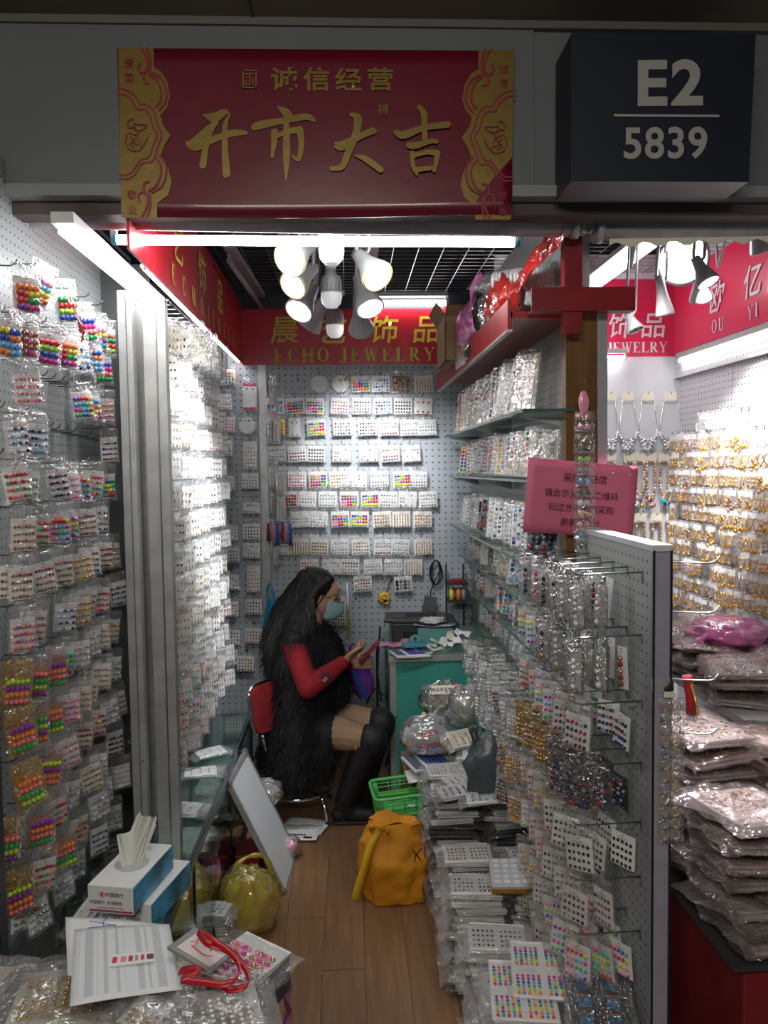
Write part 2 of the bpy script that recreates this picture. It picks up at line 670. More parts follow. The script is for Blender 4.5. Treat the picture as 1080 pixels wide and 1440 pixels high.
def serif(body, name, mtl, parent, p0, right, up, h, width):
    """row of serif capitals starting at p0 and filling width"""
    gl = [serif_glyph(c) for c in body]
    tot = sum(g[1] for g in gl) * h
    gap = (width - tot) / (len(gl) - 1)
    mb = MB()
    x = 0
    r, u = Vector(right), Vector(up)
    for q, w in gl:
        for f in q:
            mb.add([Vector(p0) + r * (x + a * h) + u * (b * h) for a, b in f], [tuple(range(len(f)))], mtl)
        x += w * h + gap
    return mb.build(name, parent)


ORD = 'first second third fourth fifth sixth seventh eighth ninth tenth eleventh twelfth thirteenth fourteenth fifteenth sixteenth seventeenth eighteenth nineteenth twentieth'.split()
ORD += ['twenty-' + q for q in ORD[:9]] + ['thirtieth']
NUM = 'one two three four five six seven eight nine ten eleven twelve thirteen fourteen fifteen sixteen seventeen eighteen nineteen twenty'.split()
NUM += ['twenty-' + q for q in NUM[:9]]
# ================================================================== THE SETTING
YB = 4.45      # back wall
XR = .715      # right display wall face
mb = MB()
mb.b2((-1.6, .2, -.06), (2.6, 5.0, -.004), DARK)
floor = mb.build('floor', kind='structure')
# floor boards of the aisle: each its own piece
rows = [-.62 + .145 * i for i in range(11)]
proto = {}
for i, x in enumerate(rows):
    y = 1.0 - (i % 3) * .31
    while y < YB:
        y1 = min(y + .92, YB)
        if y1 > 1.0 and y1 - y > .05:
            k = round(y1 - y, 2)
            if k not in proto:
                b = MB(); b.box((0, 0, -.002), (.1435, k - .002, .006), PLANK)
                proto[k] = b.mesh('plank')
            o = link('plank', proto[k], floor, (x, (y + y1) / 2, random.uniform(-.0006, .0006)))
        y = y1

mb = MB(); mb.b2((-1.2, YB, -.0), (.80, YB + .03, 2.60), PEGX); mb.b2((-1.2, YB, 2.601), (.80, YB + .03, 2.95), DARK)
mb.b2((-.50, YB - .02, .0), (-.455, YB, 2.3), ALU)
wall_back = mb.build('wall_back', kind='structure')
mb = MB()
mb.b2((-1.25, .9, .0), (-1.22, 4.5, 2.9), DARK)
mb.build('wall_left', kind='structure')
mb = MB()
mb.b2((-1.20, 3.76, .0), (-.72, 3.78, 2.6), FASCIA)
mb.build('wall_left', kind='structure')
mb = MB(); mb.b2((-.705, 2.66, .1), (-.685, 3.75, 2.3), PEG)
mb.b2((-.709, 2.64, .1), (-.683, 2.66, 2.3), ALU)
bright_wall = mb.build('wall_left', kind='structure')
mb = MB(); mb.b2((-.90, 1.52, .1), (-.88, 2.86, 2.52), PEG)
mb.b2((-.90, 2.86, .1), (-.71, 2.88, 2.45), mat('shaded_steel', (.12, .13, .13), .5))        # recess back, the bay's shade put into its dark colour
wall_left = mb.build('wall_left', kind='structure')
mb = MB(); mb.b2((XR, 2.39, 0), (XR + .045, YB, 2.62), PEGR)
wall_right = mb.build('wall_right', kind='structure')
# free end of the low partition
mb = MB(); mb.b2((XR, 1.78, .06), (XR + .006, 2.385, 1.50), PEGR)
mb.b2((XR + .040, 1.78, .06), (XR + .045, 2.385, 1.50), PEGR)
mb.b2((XR + .0, 1.775, .06), (XR + .045, 1.78, 1.50), mat('panel_lilac', (.34, .32, .40), .4, var=.1, vscale=9))
mb.b2((XR - .002, 1.77, 1.497), (XR + .047, 2.39, 1.512), WALLW)
mb.b2((XR - .001, 1.772, 1.16), (XR + .046, 1.775, 1.195), ALU)
mb.b2((XR + .001, 1.769, 0), (XR + .005, 1.776, 1.50), BLACK)
mb.b2((XR + .043, 1.769, 0), (XR + .047, 1.776, 1.50), BLACK)
wall_part = mb.build('wall_partition', kind='structure')
# neighbour
mb = MB(); mb.b2((.78, 4.02, 0), (1.80, 4.05, 2.8), WALLW)
mb.build('wall_rear', kind='structure')
mb = MB(); mb.b2((1.76, 1.9, .3), (1.79, 4.02, 2.16), PEGN)
mb.b2((1.735, 1.9, 2.17), (1.79, 4.02, 2.285), PEGN)
mb.b2((1.73, 1.9, 2.155), (1.79, 4.02, 2.172), WALLW)
for yy in (2.75, 3.45):
    mb.b2((1.757, yy, .3), (1.761, yy + .004, 2.155), ALU)
mb.b2((1.79, 1.2, 0), (1.82, 4.05, 2.8), WALLW)
wall_nr = mb.build('wall_side', kind='structure')

# ceilings
mb = MB(); mb.b2((-1.25, 2.2, 2.95), (2.6, 5, 2.98), DARK); mb.build('ceiling', kind='structure')
mb = MB(); mb.b2((-2.2, -1.2, 2.885), (2.6, 2.12, 2.93), SOFFIT)
for x, y0 in ((-.23, 1.2), (-1.35, 1.2), (1.2, 1.2)):
    mb.b2((x, y0 - 2, 2.882), (x + .004, 2.1, 2.886), BLACK)
mb.build('ceiling_soffit', kind='structure')
# lintel over the shop front
mb = MB()
mb.b2((-1.6, 2.10, 2.455), (.515, 2.16, 2.865), FASCIA)
mb.b2((.515, 2.11, 2.455), (2.4, 2.16, 2.865), FASCIA)
mb.b2((-1.6, 2.09, 2.865), (2.4, 2.14, 2.885), mat('lintel_trim', (.14, .13, .115), .5))
mb.b2((-1.6, 2.085, 2.425), (.52, 2.17, 2.455), mat('lintel_lip', (.26, .265, .265), .4))
mb.b2((.52, 2.085, 2.425), (2.4, 2.17, 2.455), MATS['lintel_lip'])
mb.b2((-1.6, 2.13, 2.39), (2.4, 2.20, 2.425), mat('lintel_rust', (.07, .05, .045), .6, var=.3))
mb.b2((-1.012, 2.094, 2.43), (-1.006, 2.104, 2.865), BLACK)
wl = mb.build('beam_shopfront', kind='structure')
# pale underside behind the lintel
mb = MB(); mb.b2((-1.2, 2.20, 2.46), (2.4, 2.42, 2.475), WALLW)
mb.build('trim_1', kind='structure')

# wire grid ceilings: each rod its own part
def wiregrid(name, label, x0, x1, y0, y1, z, dx, dy):
    t = thing(name, label, 'ceiling grid', (0, 0, z))
    b = MB(); b.tube([(0, y0, 0), (0, y1, 0)], .0022, STEEL, 5); ml = b.mesh('rod')
    b = MB(); b.tube([(x0, 0, 0), (x1, 0, 0)], .0018, STEEL, 5); mc = b.mesh('rod')
    x = x0
    while x <= x1 + .001:
        link('rod', ml, t, (x, 0, 0)); x += dx
    y = y0
    while y <= y1 + .001:
        link('rod', mc, t, (0, y, .004)); y += dy
    return t
wiregrid('wire_grid', 'dark wire mesh ceiling over the jewellery stall with the red sign', -.58, .78, 2.5, YB, 2.70, .115, .065)
wiregrid('wire_grid', 'wire mesh ceiling over the neighbouring stall on the right', .86, 1.75, 2.5, 4.0, 2.70, .115, .065)

# posts at the left
for x, y, w, z1, lab in ((aY(186, 780, 2.52).x, 2.52, .046, 2.28, 'plain aluminium upright nearer the front, left of the narrow dark bay'),
                    (aY(226, 780, 2.58).x, 2.58, .074, 2.27, 'broad aluminium upright at the front edge of the white earring wall')):
    b = MB(); b.b2((x - w / 2, y, .1), (x + w / 2, y + .04, z1), ALU)
    b.b2((x - w / 2 + w * .55, y - .004, .1), (x - w / 2 + w * .62, y, z1), STEEL)
    b.sph((x + .012, y - .002, .75), .004, DSTEEL, 6, 4)
    o = b.build('upright_post', label=lab, cat='post', group='aluminium uprights'); bevel(o, .003)
# door edge at far left
b = MB(); b.b2((-.775, 1.60, .0), (-.745, 1.635, 1.48), mat('door_edge', (.012, .02, .04), .4)); b.b2((-.76, 1.595, 0), (-.755, 1.6, 1.48), DARK)
b.build('trim_2', kind='structure')

# shutter rollers
def roller(lab, x0, x1, y, z, r, slope):
    t = thing('shutter_roller', lab, 'roller', ((x0 + x1) / 2, y, z))
    L = (x1 - x0) / 2
    b = MB(); b.tube([(-L, 0, -slope), (-L / 3, 0, -slope / 3 - .003), (L / 3, 0, slope / 3 - .003), (L, 0, slope)], r, PIPE, 18); b.build('tube', t)
    b = MB()
    b.tube([(L, 0, slope), (L + .02, 0, slope)], r * 1.15, ALU, 14)
    b.tube([(L + .02, 0, slope), (L + .045, 0, slope)], r * .5, STEEL, 12)
    b.build('end_cap', t)
    b = MB(); b.box((L + .035, 0, slope + .045), (.012, .03, .13), WALLW); b.box((L + .015, .02, slope + .06), (.06, .008, .015), WALLW, Matrix.Rotation(R(35), 3, 'Y')); b.build('bracket', t)
roller('grey shutter roller across the stall front, above the long bright tube', -1.3, .66, 2.25, 2.412, .028, -.018)
t = thing('shutter_roller', 'grey shutter roller over the neighbouring stall, left end splintered', 'roller', (1.35, 2.25, 2.40))
b = MB(); b.tube([(-.60, 0, -.01), (0, 0, .0), (.7, 0, .02)], .034, PIPE, 18); b.build('tube', t)
b = MB(); b.tube([(-.62, 0, -.01), (-.60, 0, -.01)], .042, ALU, 14); b.build('end_cap', t)
b = MB(); b.grid(lambda u, v: Vector((-.58 + 1.2 * u, -.01 + .0 * v, -.03 - v * .03 + .008 * math.sin(u * 90) + .03 * u)), 60, 2, CREAM); b.build('tattered_edge', t)
b = MB(); b.box((-.63, 0, .05), (.012, .03, .14), WALLW); b.build('bracket', t)

# ------------------------------------------------------------------ fluorescent tubes
def tube_lamp(lab, p0, p1, r, m=TUBEM, housing=None, hw=.05, lit=True, capcol=None, hz=None):
    p0, p1 = Vector(p0), Vector(p1)
    t = thing('tube_light', lab, 'light', (p0 + p1) / 2, group='fluorescent tubes')
    d = (p1 - p0) / 2
    b = MB(); b.tube([-d * .975, d * .975], r, m, 10); b.build('glass_tube', t)
    b = MB()
    for s in (-1, 1):
        b.tube([d * s * .975, d * s], r * 1.05, capcol or LAMPW, 10)
        b.box(d * s * .99 + Vector((0, 0, r * 1.4)), (r * 1.2, r * 1.2, r * 2.5), LAMPW)
        b.build('end_cap', t)
        b = MB()
    n = d.normalized()
    side = n.cross(Vector((0, 0, 1)))
    hz = r * 2.2 if hz is None else hz
    rot = Matrix((side, n, side.cross(n))).transposed()
    b.box((0, 0, hz + .012), (hw, d.length * 2.02, .024), housing or LAMPW, rot)
    b.build('housing', t)
    return t
tube_lamp('long bright white tube across the stall front under the roller', (-.685, 2.35, 2.388), (.53, 2.35, 2.380), .0145, m=TUBEF, capcol=mat('cap_teal', (.05, .35, .45), .4), hz=.05)
lb0, lb1 = aX(92, 327, -.70), aX(221, 430, -.70)
t = thing('light_box', 'wide glowing light strip above the near left pegboard', 'light', (-.70, (lb0.y + lb1.y) / 2, (lb0.z + lb1.z) / 2), group='fluorescent tubes')
lbl = lb1.y - lb0.y
b = MB(); b.box((0, 0, 0), (.036, lbl, .018), TUBEB); b.build('diffuser', t)
b = MB(); b.box((-.0, 0, .024), (.056, lbl + .04, .028), ALU); b.build('housing', t)
tube_lamp('nearer thin tube in front of the wire rack below the slanting red sign', aX(201, 374, -.607), aX(289, 464, -.607), .0085, hw=.022)
tube_lamp('farther thin tube below the slanting red sign, near the back corner', aX(297, 472, -.607), aX(336, 508, -.607), .0085, hw=.022)
tube_lamp('short lit tube at the back of the ceiling above the red sign', (.12, 4.42, 2.640), (.58, 4.42, 2.640), .016, hw=.05)
tube_lamp('unlit grey tube fitting slanting towards the back left of the ceiling', aZ(322, 367, 2.625), aZ(370, 436, 2.625), .012, m=LAMPW, hw=.045, hz=.055)
tube_lamp('bright tube under the ceiling grid of the neighbouring stall', (1.25, 3.0, 2.60), (1.25, 3.95, 2.60), .022, m=TUBEN, hw=.06)
tube_lamp('hidden tube behind the neighbouring red sign washing the white wall', (.86, 3.96, 2.262), (1.45, 3.96, 2.262), .009, m=TUBEN, hw=.02)
tube_lamp('tube on the right under the slanting neighbour sign', (1.72, 3.0, 2.235), (1.72, 3.94, 2.235), .008, m=TUBEN, hw=.02, hz=.012)

# ------------------------------------------------------------------ spot heads
def spot_head(lab, c, aim, r, L, lit=True, m=LEDW, rim=LAMPY, energy=0, group='track spotlights over the stall', ztop=2.68, color=(1, .93, .85), lean=0.0):
    c, aim = Vector(c), Vector(aim)
    t = thing('spotlight', lab, 'spotlight', c, group=group)
    q = (aim - c).to_track_quat('Z', 'Y').to_matrix()
    b = MB()
    prof = [(0, -L), (r * .42, -L), (r * .46, -L * .8), (r * .55, -L * .55), (r * .8, -L * .25), (r * .98, -L * .06), (r, 0)]
    b.lathe(prof, LAMPW, n=24, rot=q); b.build('lamp_body', t)
    b = MB(); b.lathe([(r, -.002), (r * 1.03, .006), (r * .92, .010), (r * .86, 0), (r * .84, -.012)], rim, n=24, rot=q); b.build('rim', t)
    b = MB()
    b.lathe([(r * .85, -.010), (r * .5, -.010), (0, -.010)], mat('reflector', (.6, .58, .5), .3), n=20, rot=q)
    b.build('reflector', t)
    b = MB()
    for k in range(4 if r > .04 else 3):
        a = k * math.pi / 2 + .6
        b.sph(q @ Vector((math.cos(a) * r * .45, math.sin(a) * r * .45, -.004)), (r * .34, r * .34, r * .34), m if lit else mat('led_off', (.6, .6, .55), .2), 10, 6)
    b.build('led', t)
    b = MB()
    top = q @ Vector((0, 0, -L * .7))
    b.tube([top + Vector((.0, 0, 0)), top + Vector((.02, 0, .03)), Vector((top.x + .03, top.y, ztop - c.z))], .006, LAMPW, 6)
    b.tube([top + Vector((-.0, 0, 0)), top + Vector((-.02, 0, .03)), Vector((top.x + .0, top.y, ztop - c.z))], .006, LAMPW, 6)
    b.build('arm', t)
    if energy:
        l = bpy.data.lights.new('spot', 'SPOT')
        l.energy = energy; l.spot_size = R(46); l.spot_blend = .8; l.shadow_soft_size = .035; l.color = color
        o = bpy.data.objects.new('lamp_beam', l); COL.objects.link(o)
        o.location = c + (aim - c).normalized() * .03
        o.rotation_euler = (aim - c).to_track_quat('-Z', 'Y').to_euler()
    return t
lamp_faces = []
WB = aY(525, 650, YB)
WL1 = aX(300, 600, -.66); WL2 = aX(265, 560, -.66)
for px, py, y, r, aim, lab, e, m, rim, L in (
        (408, 366, 2.50, .056, (-.5, -.62, -.62), 'largest lit spotlight with yellow rim at the upper left of the lamp cluster', 30, LEDW, LAMPY, .14),
        (413, 401, 2.80, .054, (-.5, -.62, -.62), 'lit spotlight with yellow rim, second down on the left of the cluster', 30, LEDW, LAMPY, .14),
        (421, 436, 3.10, .058, (-.42, -.6, -.85), 'white spotlight with cool light, third down on the left of the cluster', 34, LEDN, LAMPW, .15),
        (435, 458, 3.45, .056, (-.5, .3, -.7), 'lowest spotlight on the left of the cluster, facing away', 0, LEDW, LAMPW, .14),
        (530, 388, 2.52, .054, (.45, -.6, -.7), 'large spotlight with yellow rim on the right of the cluster', 14, LEDW, LAMPY, .14),
        (520, 432, 2.95, .055, (.30, -.5, -.95), 'white spotlight with square cool lamps on the right of the cluster', 60, LEDN, LAMPW, .15),
        (508, 462, 3.35, .054, (.1, .9, -.55), 'spotlight at the lower right of the cluster, seen from behind', 80, LEDW, LAMPW, .15)):
    c_ = aY(px, py, y)
    spot_head(lab, c_, c_ + Vector(aim), r, L, e > 0, m, rim, 0)
    lamp_faces.append(c_)
for c_, aim, e in ((0, aX(262, 640, -.62), 42), (1, aX(282, 690, -.62), 44), (2, aX(285, 860, -.62), 54), (4, aX(690, 880, .6), 16), (5, WB + Vector((.25, 0, -.25)), 26), (6, WB + Vector((-.03, 0, .0)), 50)):
    l = bpy.data.lights.new('spot', 'SPOT')
    l.energy = e; l.spot_size = R(50); l.spot_blend = .85; l.shadow_soft_size = .035; l.color = (.95, .97, 1)
    o = bpy.data.objects.new('lamp_beam', l); COL.objects.link(o)
    o.location = lamp_faces[c_] + Vector((0, 0, -.02)) + (aim - lamp_faces[c_]).normalized() * .04
    o.rotation_euler = (aim - o.location).to_track_quat('-Z', 'Y').to_euler()
for px, yy, lab in ((392, 3.0, 'left'), (533, 3.0, 'right')):
    b = MB(); x = aY(px, 380, yy).x; b.b2((x - .018, 2.5, 2.655), (x + .018, 3.6, 2.69), LAMPW)
    b.build('light_track', label='white lamp track on the %s side of the ceiling cluster' % lab, cat='track')
# LED bulbs in the middle
for px, py, y, s, lab in ((466, 348, 2.45, 1.0, 'nearest hanging bulb in the lamp cluster, cut by the front tube'),
                          (466, 413, 2.95, 1.0, 'ribbed white bulb hanging in the middle of the lamp cluster'),
                          (471, 458, 3.45, 1.0, 'farthest white bulb hanging in the middle of the lamp cluster')):
    c = aY(px, py, y)
    t = thing('light_bulb', lab, 'bulb', c, group='hanging bulbs')
    b = MB(); b.lathe([(0, -.055), (.022, -.052), (.036, -.036), (.040, -.015), (.040, 0)], mat('bulb_glass', (.75, .76, .78), .25, emit=.25), n=20); b.build('bulb_glass', t)
    b = MB(); b.lathe([(.040, 0), (.0405, .004), (.0385, .006), (.0385, .048), (.034, .062), (.018, .074), (.016, .092), (0.001, .095)], LAMPW, n=28)
    for k in range(14):
        a = math.pi * 2 * k / 14
        b.box((math.cos(a) * .039, math.sin(a) * .039, .028), (.003, .003, .040), ALU, Matrix.Rotation(a, 3, 'Z'))
    b.build('heat_sink', t)
    b = MB(); b.lathe([(.016, .09), (.020, .10), (.03, .125), (.045, .135), (.045, .15), (.001, .152)], LAMPW, n=18)
    b.tube([(0, 0, .15), (0, 0, 2.66 - c.z)], .008, LAMPW, 6); b.build('lamp_holder', t)

# neighbour lamp cluster
NB = aX(1045, 640, 1.74)
k = 0
for px, py, y, r, L, e, m, lab in (
        (960, 365, 2.9, .095, .12, 120, LEDN, 'dazzling round lamp facing out under the neighbouring ceiling'),
        (935, 440, 2.9, .034, .14, 40, LEDN, 'long white cylinder spotlight below the dazzling lamp'),
        (893, 462, 3.1, .032, .07, 0, LEDW, 'short unlit white spotlight with a grey ring, lowest of the neighbour lamps'),
        (995, 395, 2.7, .040, .10, 40, LEDN, 'lit white spotlight to the right of the dazzling lamp'),
        (985, 420, 3.0, .042, .12, 0, LEDW, 'white cylinder spotlight hanging left of the slanting neighbour sign'),
        (1072, 350, 2.6, .040, .11, 30, LEDW, 'cream spotlight at the right edge of the picture')):
    c = aY(px, py, y)
    aim = {0: Vector((.75, 1.2, 1.75)), 1: aY(915, 640, 3.0) + Vector((.3, 0, -1)), 2: c + Vector((.06, -.06, -.2)), 3: NB + Vector((-.2, -.3, -.2)), 4: c + Vector((.08, .15, -.3)), 5: NB + Vector((0, -.6, 0))}[k]
    if k == 3: aim = c + Vector((.1, -.12, -.3))
    spot_head(lab, c, aim, r, L, m is LEDN or e > 0, m, LAMPW, 0, group='lamps over the neighbouring stall')
    k += 1
for (px, py, y), aim, e in (((1000, 400, 2.9), NB, 110), ((985, 395, 3.0), NB + Vector((0, .3, -.4)), 60), ((930, 420, 2.8), aZ(1020, 1150, .9), 130), ((900, 400, 2.6), aY(890, 600, 4.0), 18)):
    l = bpy.data.lights.new('spot', 'SPOT'); l.energy = e; l.spot_size = R(52); l.spot_blend = .9; l.shadow_soft_size = .05; l.color = (1, .95, .97)
    o = bpy.data.objects.new('lamp_beam', l); COL.objects.link(o)
    o.location = aY(px, py, y); o.rotation_euler = (aim - o.location).to_track_quat('-Z', 'Y').to_euler()
b = MB()
for s in (0, .12, .26, .34):
    b.tube([(1.05 + s, 2.7, 2.66), (1.10 + s, 2.95, 2.46), (1.16 + s, 3.1, 2.64)], .006, LAMPW, 6)
b.b2((1.02, 2.65, 2.655), (1.5, 2.69, 2.68), LAMPW)
b.build('light_track', label='white lamp track with bent arms above the neighbour lamps', cat='track')

# ------------------------------------------------------------------ red shop signs inside
t = thing('shop_sign', 'red sign on the back wall with yellow ECHO JEWELRY lettering', 'sign', (0, YB, 2.3))
yb = -.012
b = MB(); b.b2((-.585, -.008, .0), (.80, -.001, .315), SRED); b.build('board', t)
zt = lambda py: aY(500, py, YB).z - 2.3
serif('ECHO', 'lettering', YTEXT, t, (aY(386, 500, YB).x, yb, .016), (1, 0, 0), (0, 0, 1), .078, aY(463, 500, YB).x - aY(386, 500, YB).x)
serif('JEWELRY', 'lettering', YTEXT, t, (aY(478, 500, YB).x, yb, .016), (1, 0, 0), (0, 0, 1), .078, aY(611, 500, YB).x - aY(478, 500, YB).x)
for ch, px in (('晨', 401), ('艺', 468), ('饰', 540), ('品', 600)):
    text(ch, 'lettering', YTEXT, t, (aY(px, 465, YB).x, yb, .195), (1, 0, 0), (.10, 0, 1), .165, bold=.012)
# slanting sign along the left
t = thing('shop_sign', 'long red sign running along the left side with yellow ECHO JEWELRY lettering', 'sign', (-.585, 3.3, 2.31))
b = MB(); b.b2((-.008, -1.13, .0), (.0, 1.14, .34), SRED); b.build('board', t)
yy = lambda px, py: aX(px, py, -.585).y - 3.3
serif('ECHO', 'lettering', YTEXT, t, (.004, yy(240, 380), .028), (0, 1, 0), (0, 0, 1), .070, yy(285, 430) - yy(240, 380))
serif('JEWELRY', 'lettering', YTEXT, t, (.004, yy(291, 445), .028), (0, 1, 0), (0, 0, 1), .070, yy(334, 488) - yy(291, 445))
for ch, px, py in (('晨', 215, 320), ('艺', 247, 365), ('饰', 283, 410), ('品', 308, 445), ('店', 328, 470)):
    if ch == '店': continue
    text(ch, 'lettering', YTEXT, t, (.004, yy({247: 250, 283: 284, 308: 309, 215: 208}[px], py), .20), (0, 1, 0), (0, .1, 1), .17, bold=.012)
# neighbour signs
t = thing('shop_sign', 'red neighbour sign on the white back wall reading JEWELRY in silver', 'sign', (1.3, 4.02, 2.272))
b = MB(); b.b2((-.5, -.008, .0), (.455, -.001, .40), NRED); b.build('board', t)
jx = aY(852, 495, 4.02).x - 1.3
serif('JEWELRY', 'lettering', STEXT, t, (jx, -.012, .020), (1, 0, 0), (0, 0, 1), .055, aY(937, 495, 4.02).x - 1.3 - jx)
for ch, px in (('饰', 872), ('品', 918)):
    text(ch, 'lettering', STEXT, t, (aY(px, 465, 4.02).x - 1.3, -.012, .16), (1, 0, 0), (.1, 0, 1), .14, bold=.01)
t = thing('shop_sign', 'slanting red neighbour sign on the right with silver OU YI lettering', 'sign', (1.735, 3.0, 2.285))
b = MB(); b.b2((-.008, -.9, .0), (0, 1.02, .40), NRED); b.build('board', t)
yq = lambda px, py: aX(px, py, 1.725).y - 3.0
serif('OU', 'lettering', STEXT, t, (-.012, yq(1001, 472), .030), (0, -1, 0), (0, 0, 1), .060, abs(yq(1018, 470) - yq(1001, 472)))
serif('YI', 'lettering', STEXT, t, (-.012, yq(1051, 455), .030), (0, -1, 0), (0, 0, 1), .060, abs(yq(1066, 450) - yq(1051, 455)))
for ch, px in (('欧', 1009), ('亿', 1058)):
    text(ch, 'lettering', STEXT, t, (-.012, yq(px, 430), .19), (0, -1, 0), (0, -.1, 1), .15, bold=.01)

# ------------------------------------------------------------------ E2 sign box
ys = 1.95
A, Bq, Cq, Dq = aY(804, 46, ys), aY(1063, 48, ys), aY(1053, 256, ys), aY(803, 255, ys)
t = thing('sign_box', 'navy blue sign box reading E2 and 5839 in grey figures', 'sign', (.8, ys, 2.43))
O = Vector((.8, ys, 2.43))
b = MB()
fr = [p - O for p in (A, Bq, Cq, Dq)]
bk = [Vector((p.x, .145, p.z)) for p in fr]
bk[2].z -= .0; bk[3].z -= .0
b.add(fr + bk, [(3, 2, 1, 0), (0, 1, 5, 4), (1, 2, 6, 5), (3, 0, 4, 7)], NAVY)
b.add([fr[3], fr[2], bk[2], bk[3]], [(0, 3, 2, 1)], mat('sign_under', (.20, .2, .22), .4))
b.build('box', t)
fz = lambda px, py: aY(px, py, ys - .003) - O
text('E2', 'lettering', LTEXT, t, fz(943, 116), fz(1000, 115) - fz(885, 116), (0, 0, 1), .150, sx=1.10, bold=.032, spacing=1.12)
text('5839', 'lettering', LTEXT, t, fz(936, 201), fz(1000, 200) - fz(885, 201), (0, 0, 1), .105, sx=.98, bold=.022, spacing=1.08)
p, q = fz(863, 163), fz(1011, 163)
b = MB(); b.b2((p.x, p.y, p.z - .002), (q.x, p.y - .002, q.z + .002), LTEXT); b.build('line', t)
for ch_ in t.children: ch_.location = (0, 0, 0)

# ------------------------------------------------------------------ the red opening banner
yf = 2.085
def bp(px, py, lift=.0):
    return aY(px, py, yf - lift)
t = thing('banner', 'red festive banner with gold brush characters and gold scalloped ends', 'banner', (-.1, yf, 2.4))
TO = Vector((-.1, yf, 2.4))
def bq(lift):
    return lambda x, y: bp(x, y, lift) - TO
b = MB()
tl, tr, br_, bl = (165, 68), (719, 72), (720, 306), (171, 304)
def bil(u, v):
    x = (tl[0] * (1 - u) + tr[0] * u) * (1 - v) + (bl[0] * (1 - u) + br_[0] * u) * v
    y = (tl[1] * (1 - u) + tr[1] * u) * (1 - v) + (bl[1] * (1 - u) + br_[1] * u) * v
    p = bp(x, y + (3 * math.sin(u * 5) * v), .004)
    p.y += .004 * math.sin(u * 9 + v * 2) * v
    return p - TO
b.grid(bil, 40, 12, BRED); o = b.build('sheet', t)
sm = o.modifiers.new('s', 'SOLIDIFY'); sm.thickness = .002
Lg = [(36, 35), (320, 40), (325, 110), (322, 195), (385, 235), (435, 320), (455, 440), (432, 525), (378, 590), (400, 670), (460, 752), (410, 830), (378, 930), (440, 1010), (470, 1130), (440, 1235), (352, 1300), (350, 1415), (60, 1415)]
conv = lambda x, y: (160 + x / 5.76, 60 + y / 5.76)
LS = [[(25, 372), (90, 378), (165, 425), (212, 495), (265, 500), (325, 560), (350, 660), (385, 745), (350, 850), (312, 960), (232, 975), (170, 1065), (110, 1100), (48, 1100)],
      [(30, 415), (85, 420), (140, 455), (190, 535), (250, 540), (290, 590), (315, 680), (350, 745), (318, 830), (280, 925), (215, 950), (150, 1040), (100, 1070), (48, 1070)],
      [(222, 40), (262, 110), (275, 190), (255, 238), (215, 238), (197, 205), (212, 168)],
      [(268, 40), (290, 110), (293, 190), (285, 235)],
      [(250, 235), (240, 280), (252, 320), (285, 330)],
      [(285, 255), (345, 300), (378, 380), (380, 460), (345, 515)],
      [(310, 245), (385, 290), (420, 380), (420, 470), (370, 545)]]
LSb = [[(x, 1455 - y) for x, y in s] for s in LS[2:]]
mouse = [[(110, 650), (140, 620), (165, 640), (155, 680), (120, 690), (110, 650)], [(150, 690), (165, 660), (200, 665), (245, 665), (270, 670), (240, 700), (205, 710), (160, 705)],
         [(110, 740), (95, 800), (120, 860), (180, 880), (220, 860), (205, 800), (190, 740), (210, 715)], [(220, 860), (250, 820), (275, 770)], [(130, 760), (165, 790), (130, 820), (170, 850)],
         [(160, 680), (172, 680), (172, 690), (160, 690)], [(125, 730), (190, 760), (150, 800), (200, 830)]]
def mirror(pts):
    return [(885 - x - 0, y) for x, y in pts]
for side in (0, 1):
    cv = (lambda x, y: conv(x, y)) if side == 0 else (lambda x, y: (722 - (conv(x, y)[0] - 167), conv(x, y)[1] + 3))
    mb = MB()
    pts = [bq(.008)(*cv(*p)) for p in Lg]
    # triangulated fan in strips from the outer edge
    edge = [bq(.008)(*cv(34 + (p[1] - 35) * .02, p[1])) for p in Lg]
    for i in range(1, len(Lg) - 2):
        mb.add([edge[i], pts[i], pts[i + 1], edge[i + 1]], [(0, 1, 2, 3) if side == 0 else (3, 2, 1, 0)], GOLD)
    mb.build('gold_end', t)
    allst = [(s, 6.5 if i < 2 else 8) for i, s in enumerate(LS)] + [(s, 8) for s in LSb] + [(s, 3.5) for s in mouse]
    strokes('ornament', t, mat('ornament_red', (.30, .012, .04), .4), [[(x, y, w) for x, y in s] for s, w in allst],
            lambda x, y: bq(.0105)(*cv(x, y)))
    for ch, cx, cy in ((('爱', 120, 165), ('国', 120, 285), ('敬', 145, 1230), ('业', 150, 1350)) if side == 0 else (('诚', 118, 195), ('信', 118, 310), ('友', 128, 1215), ('善', 128, 1350))):
        X, Y = cv(cx, cy)
        text(ch, 'lettering', MATS['ornament_red'], t, bq(.011)(X, Y), (1, 0, 0), (0, 0, 1), .026)
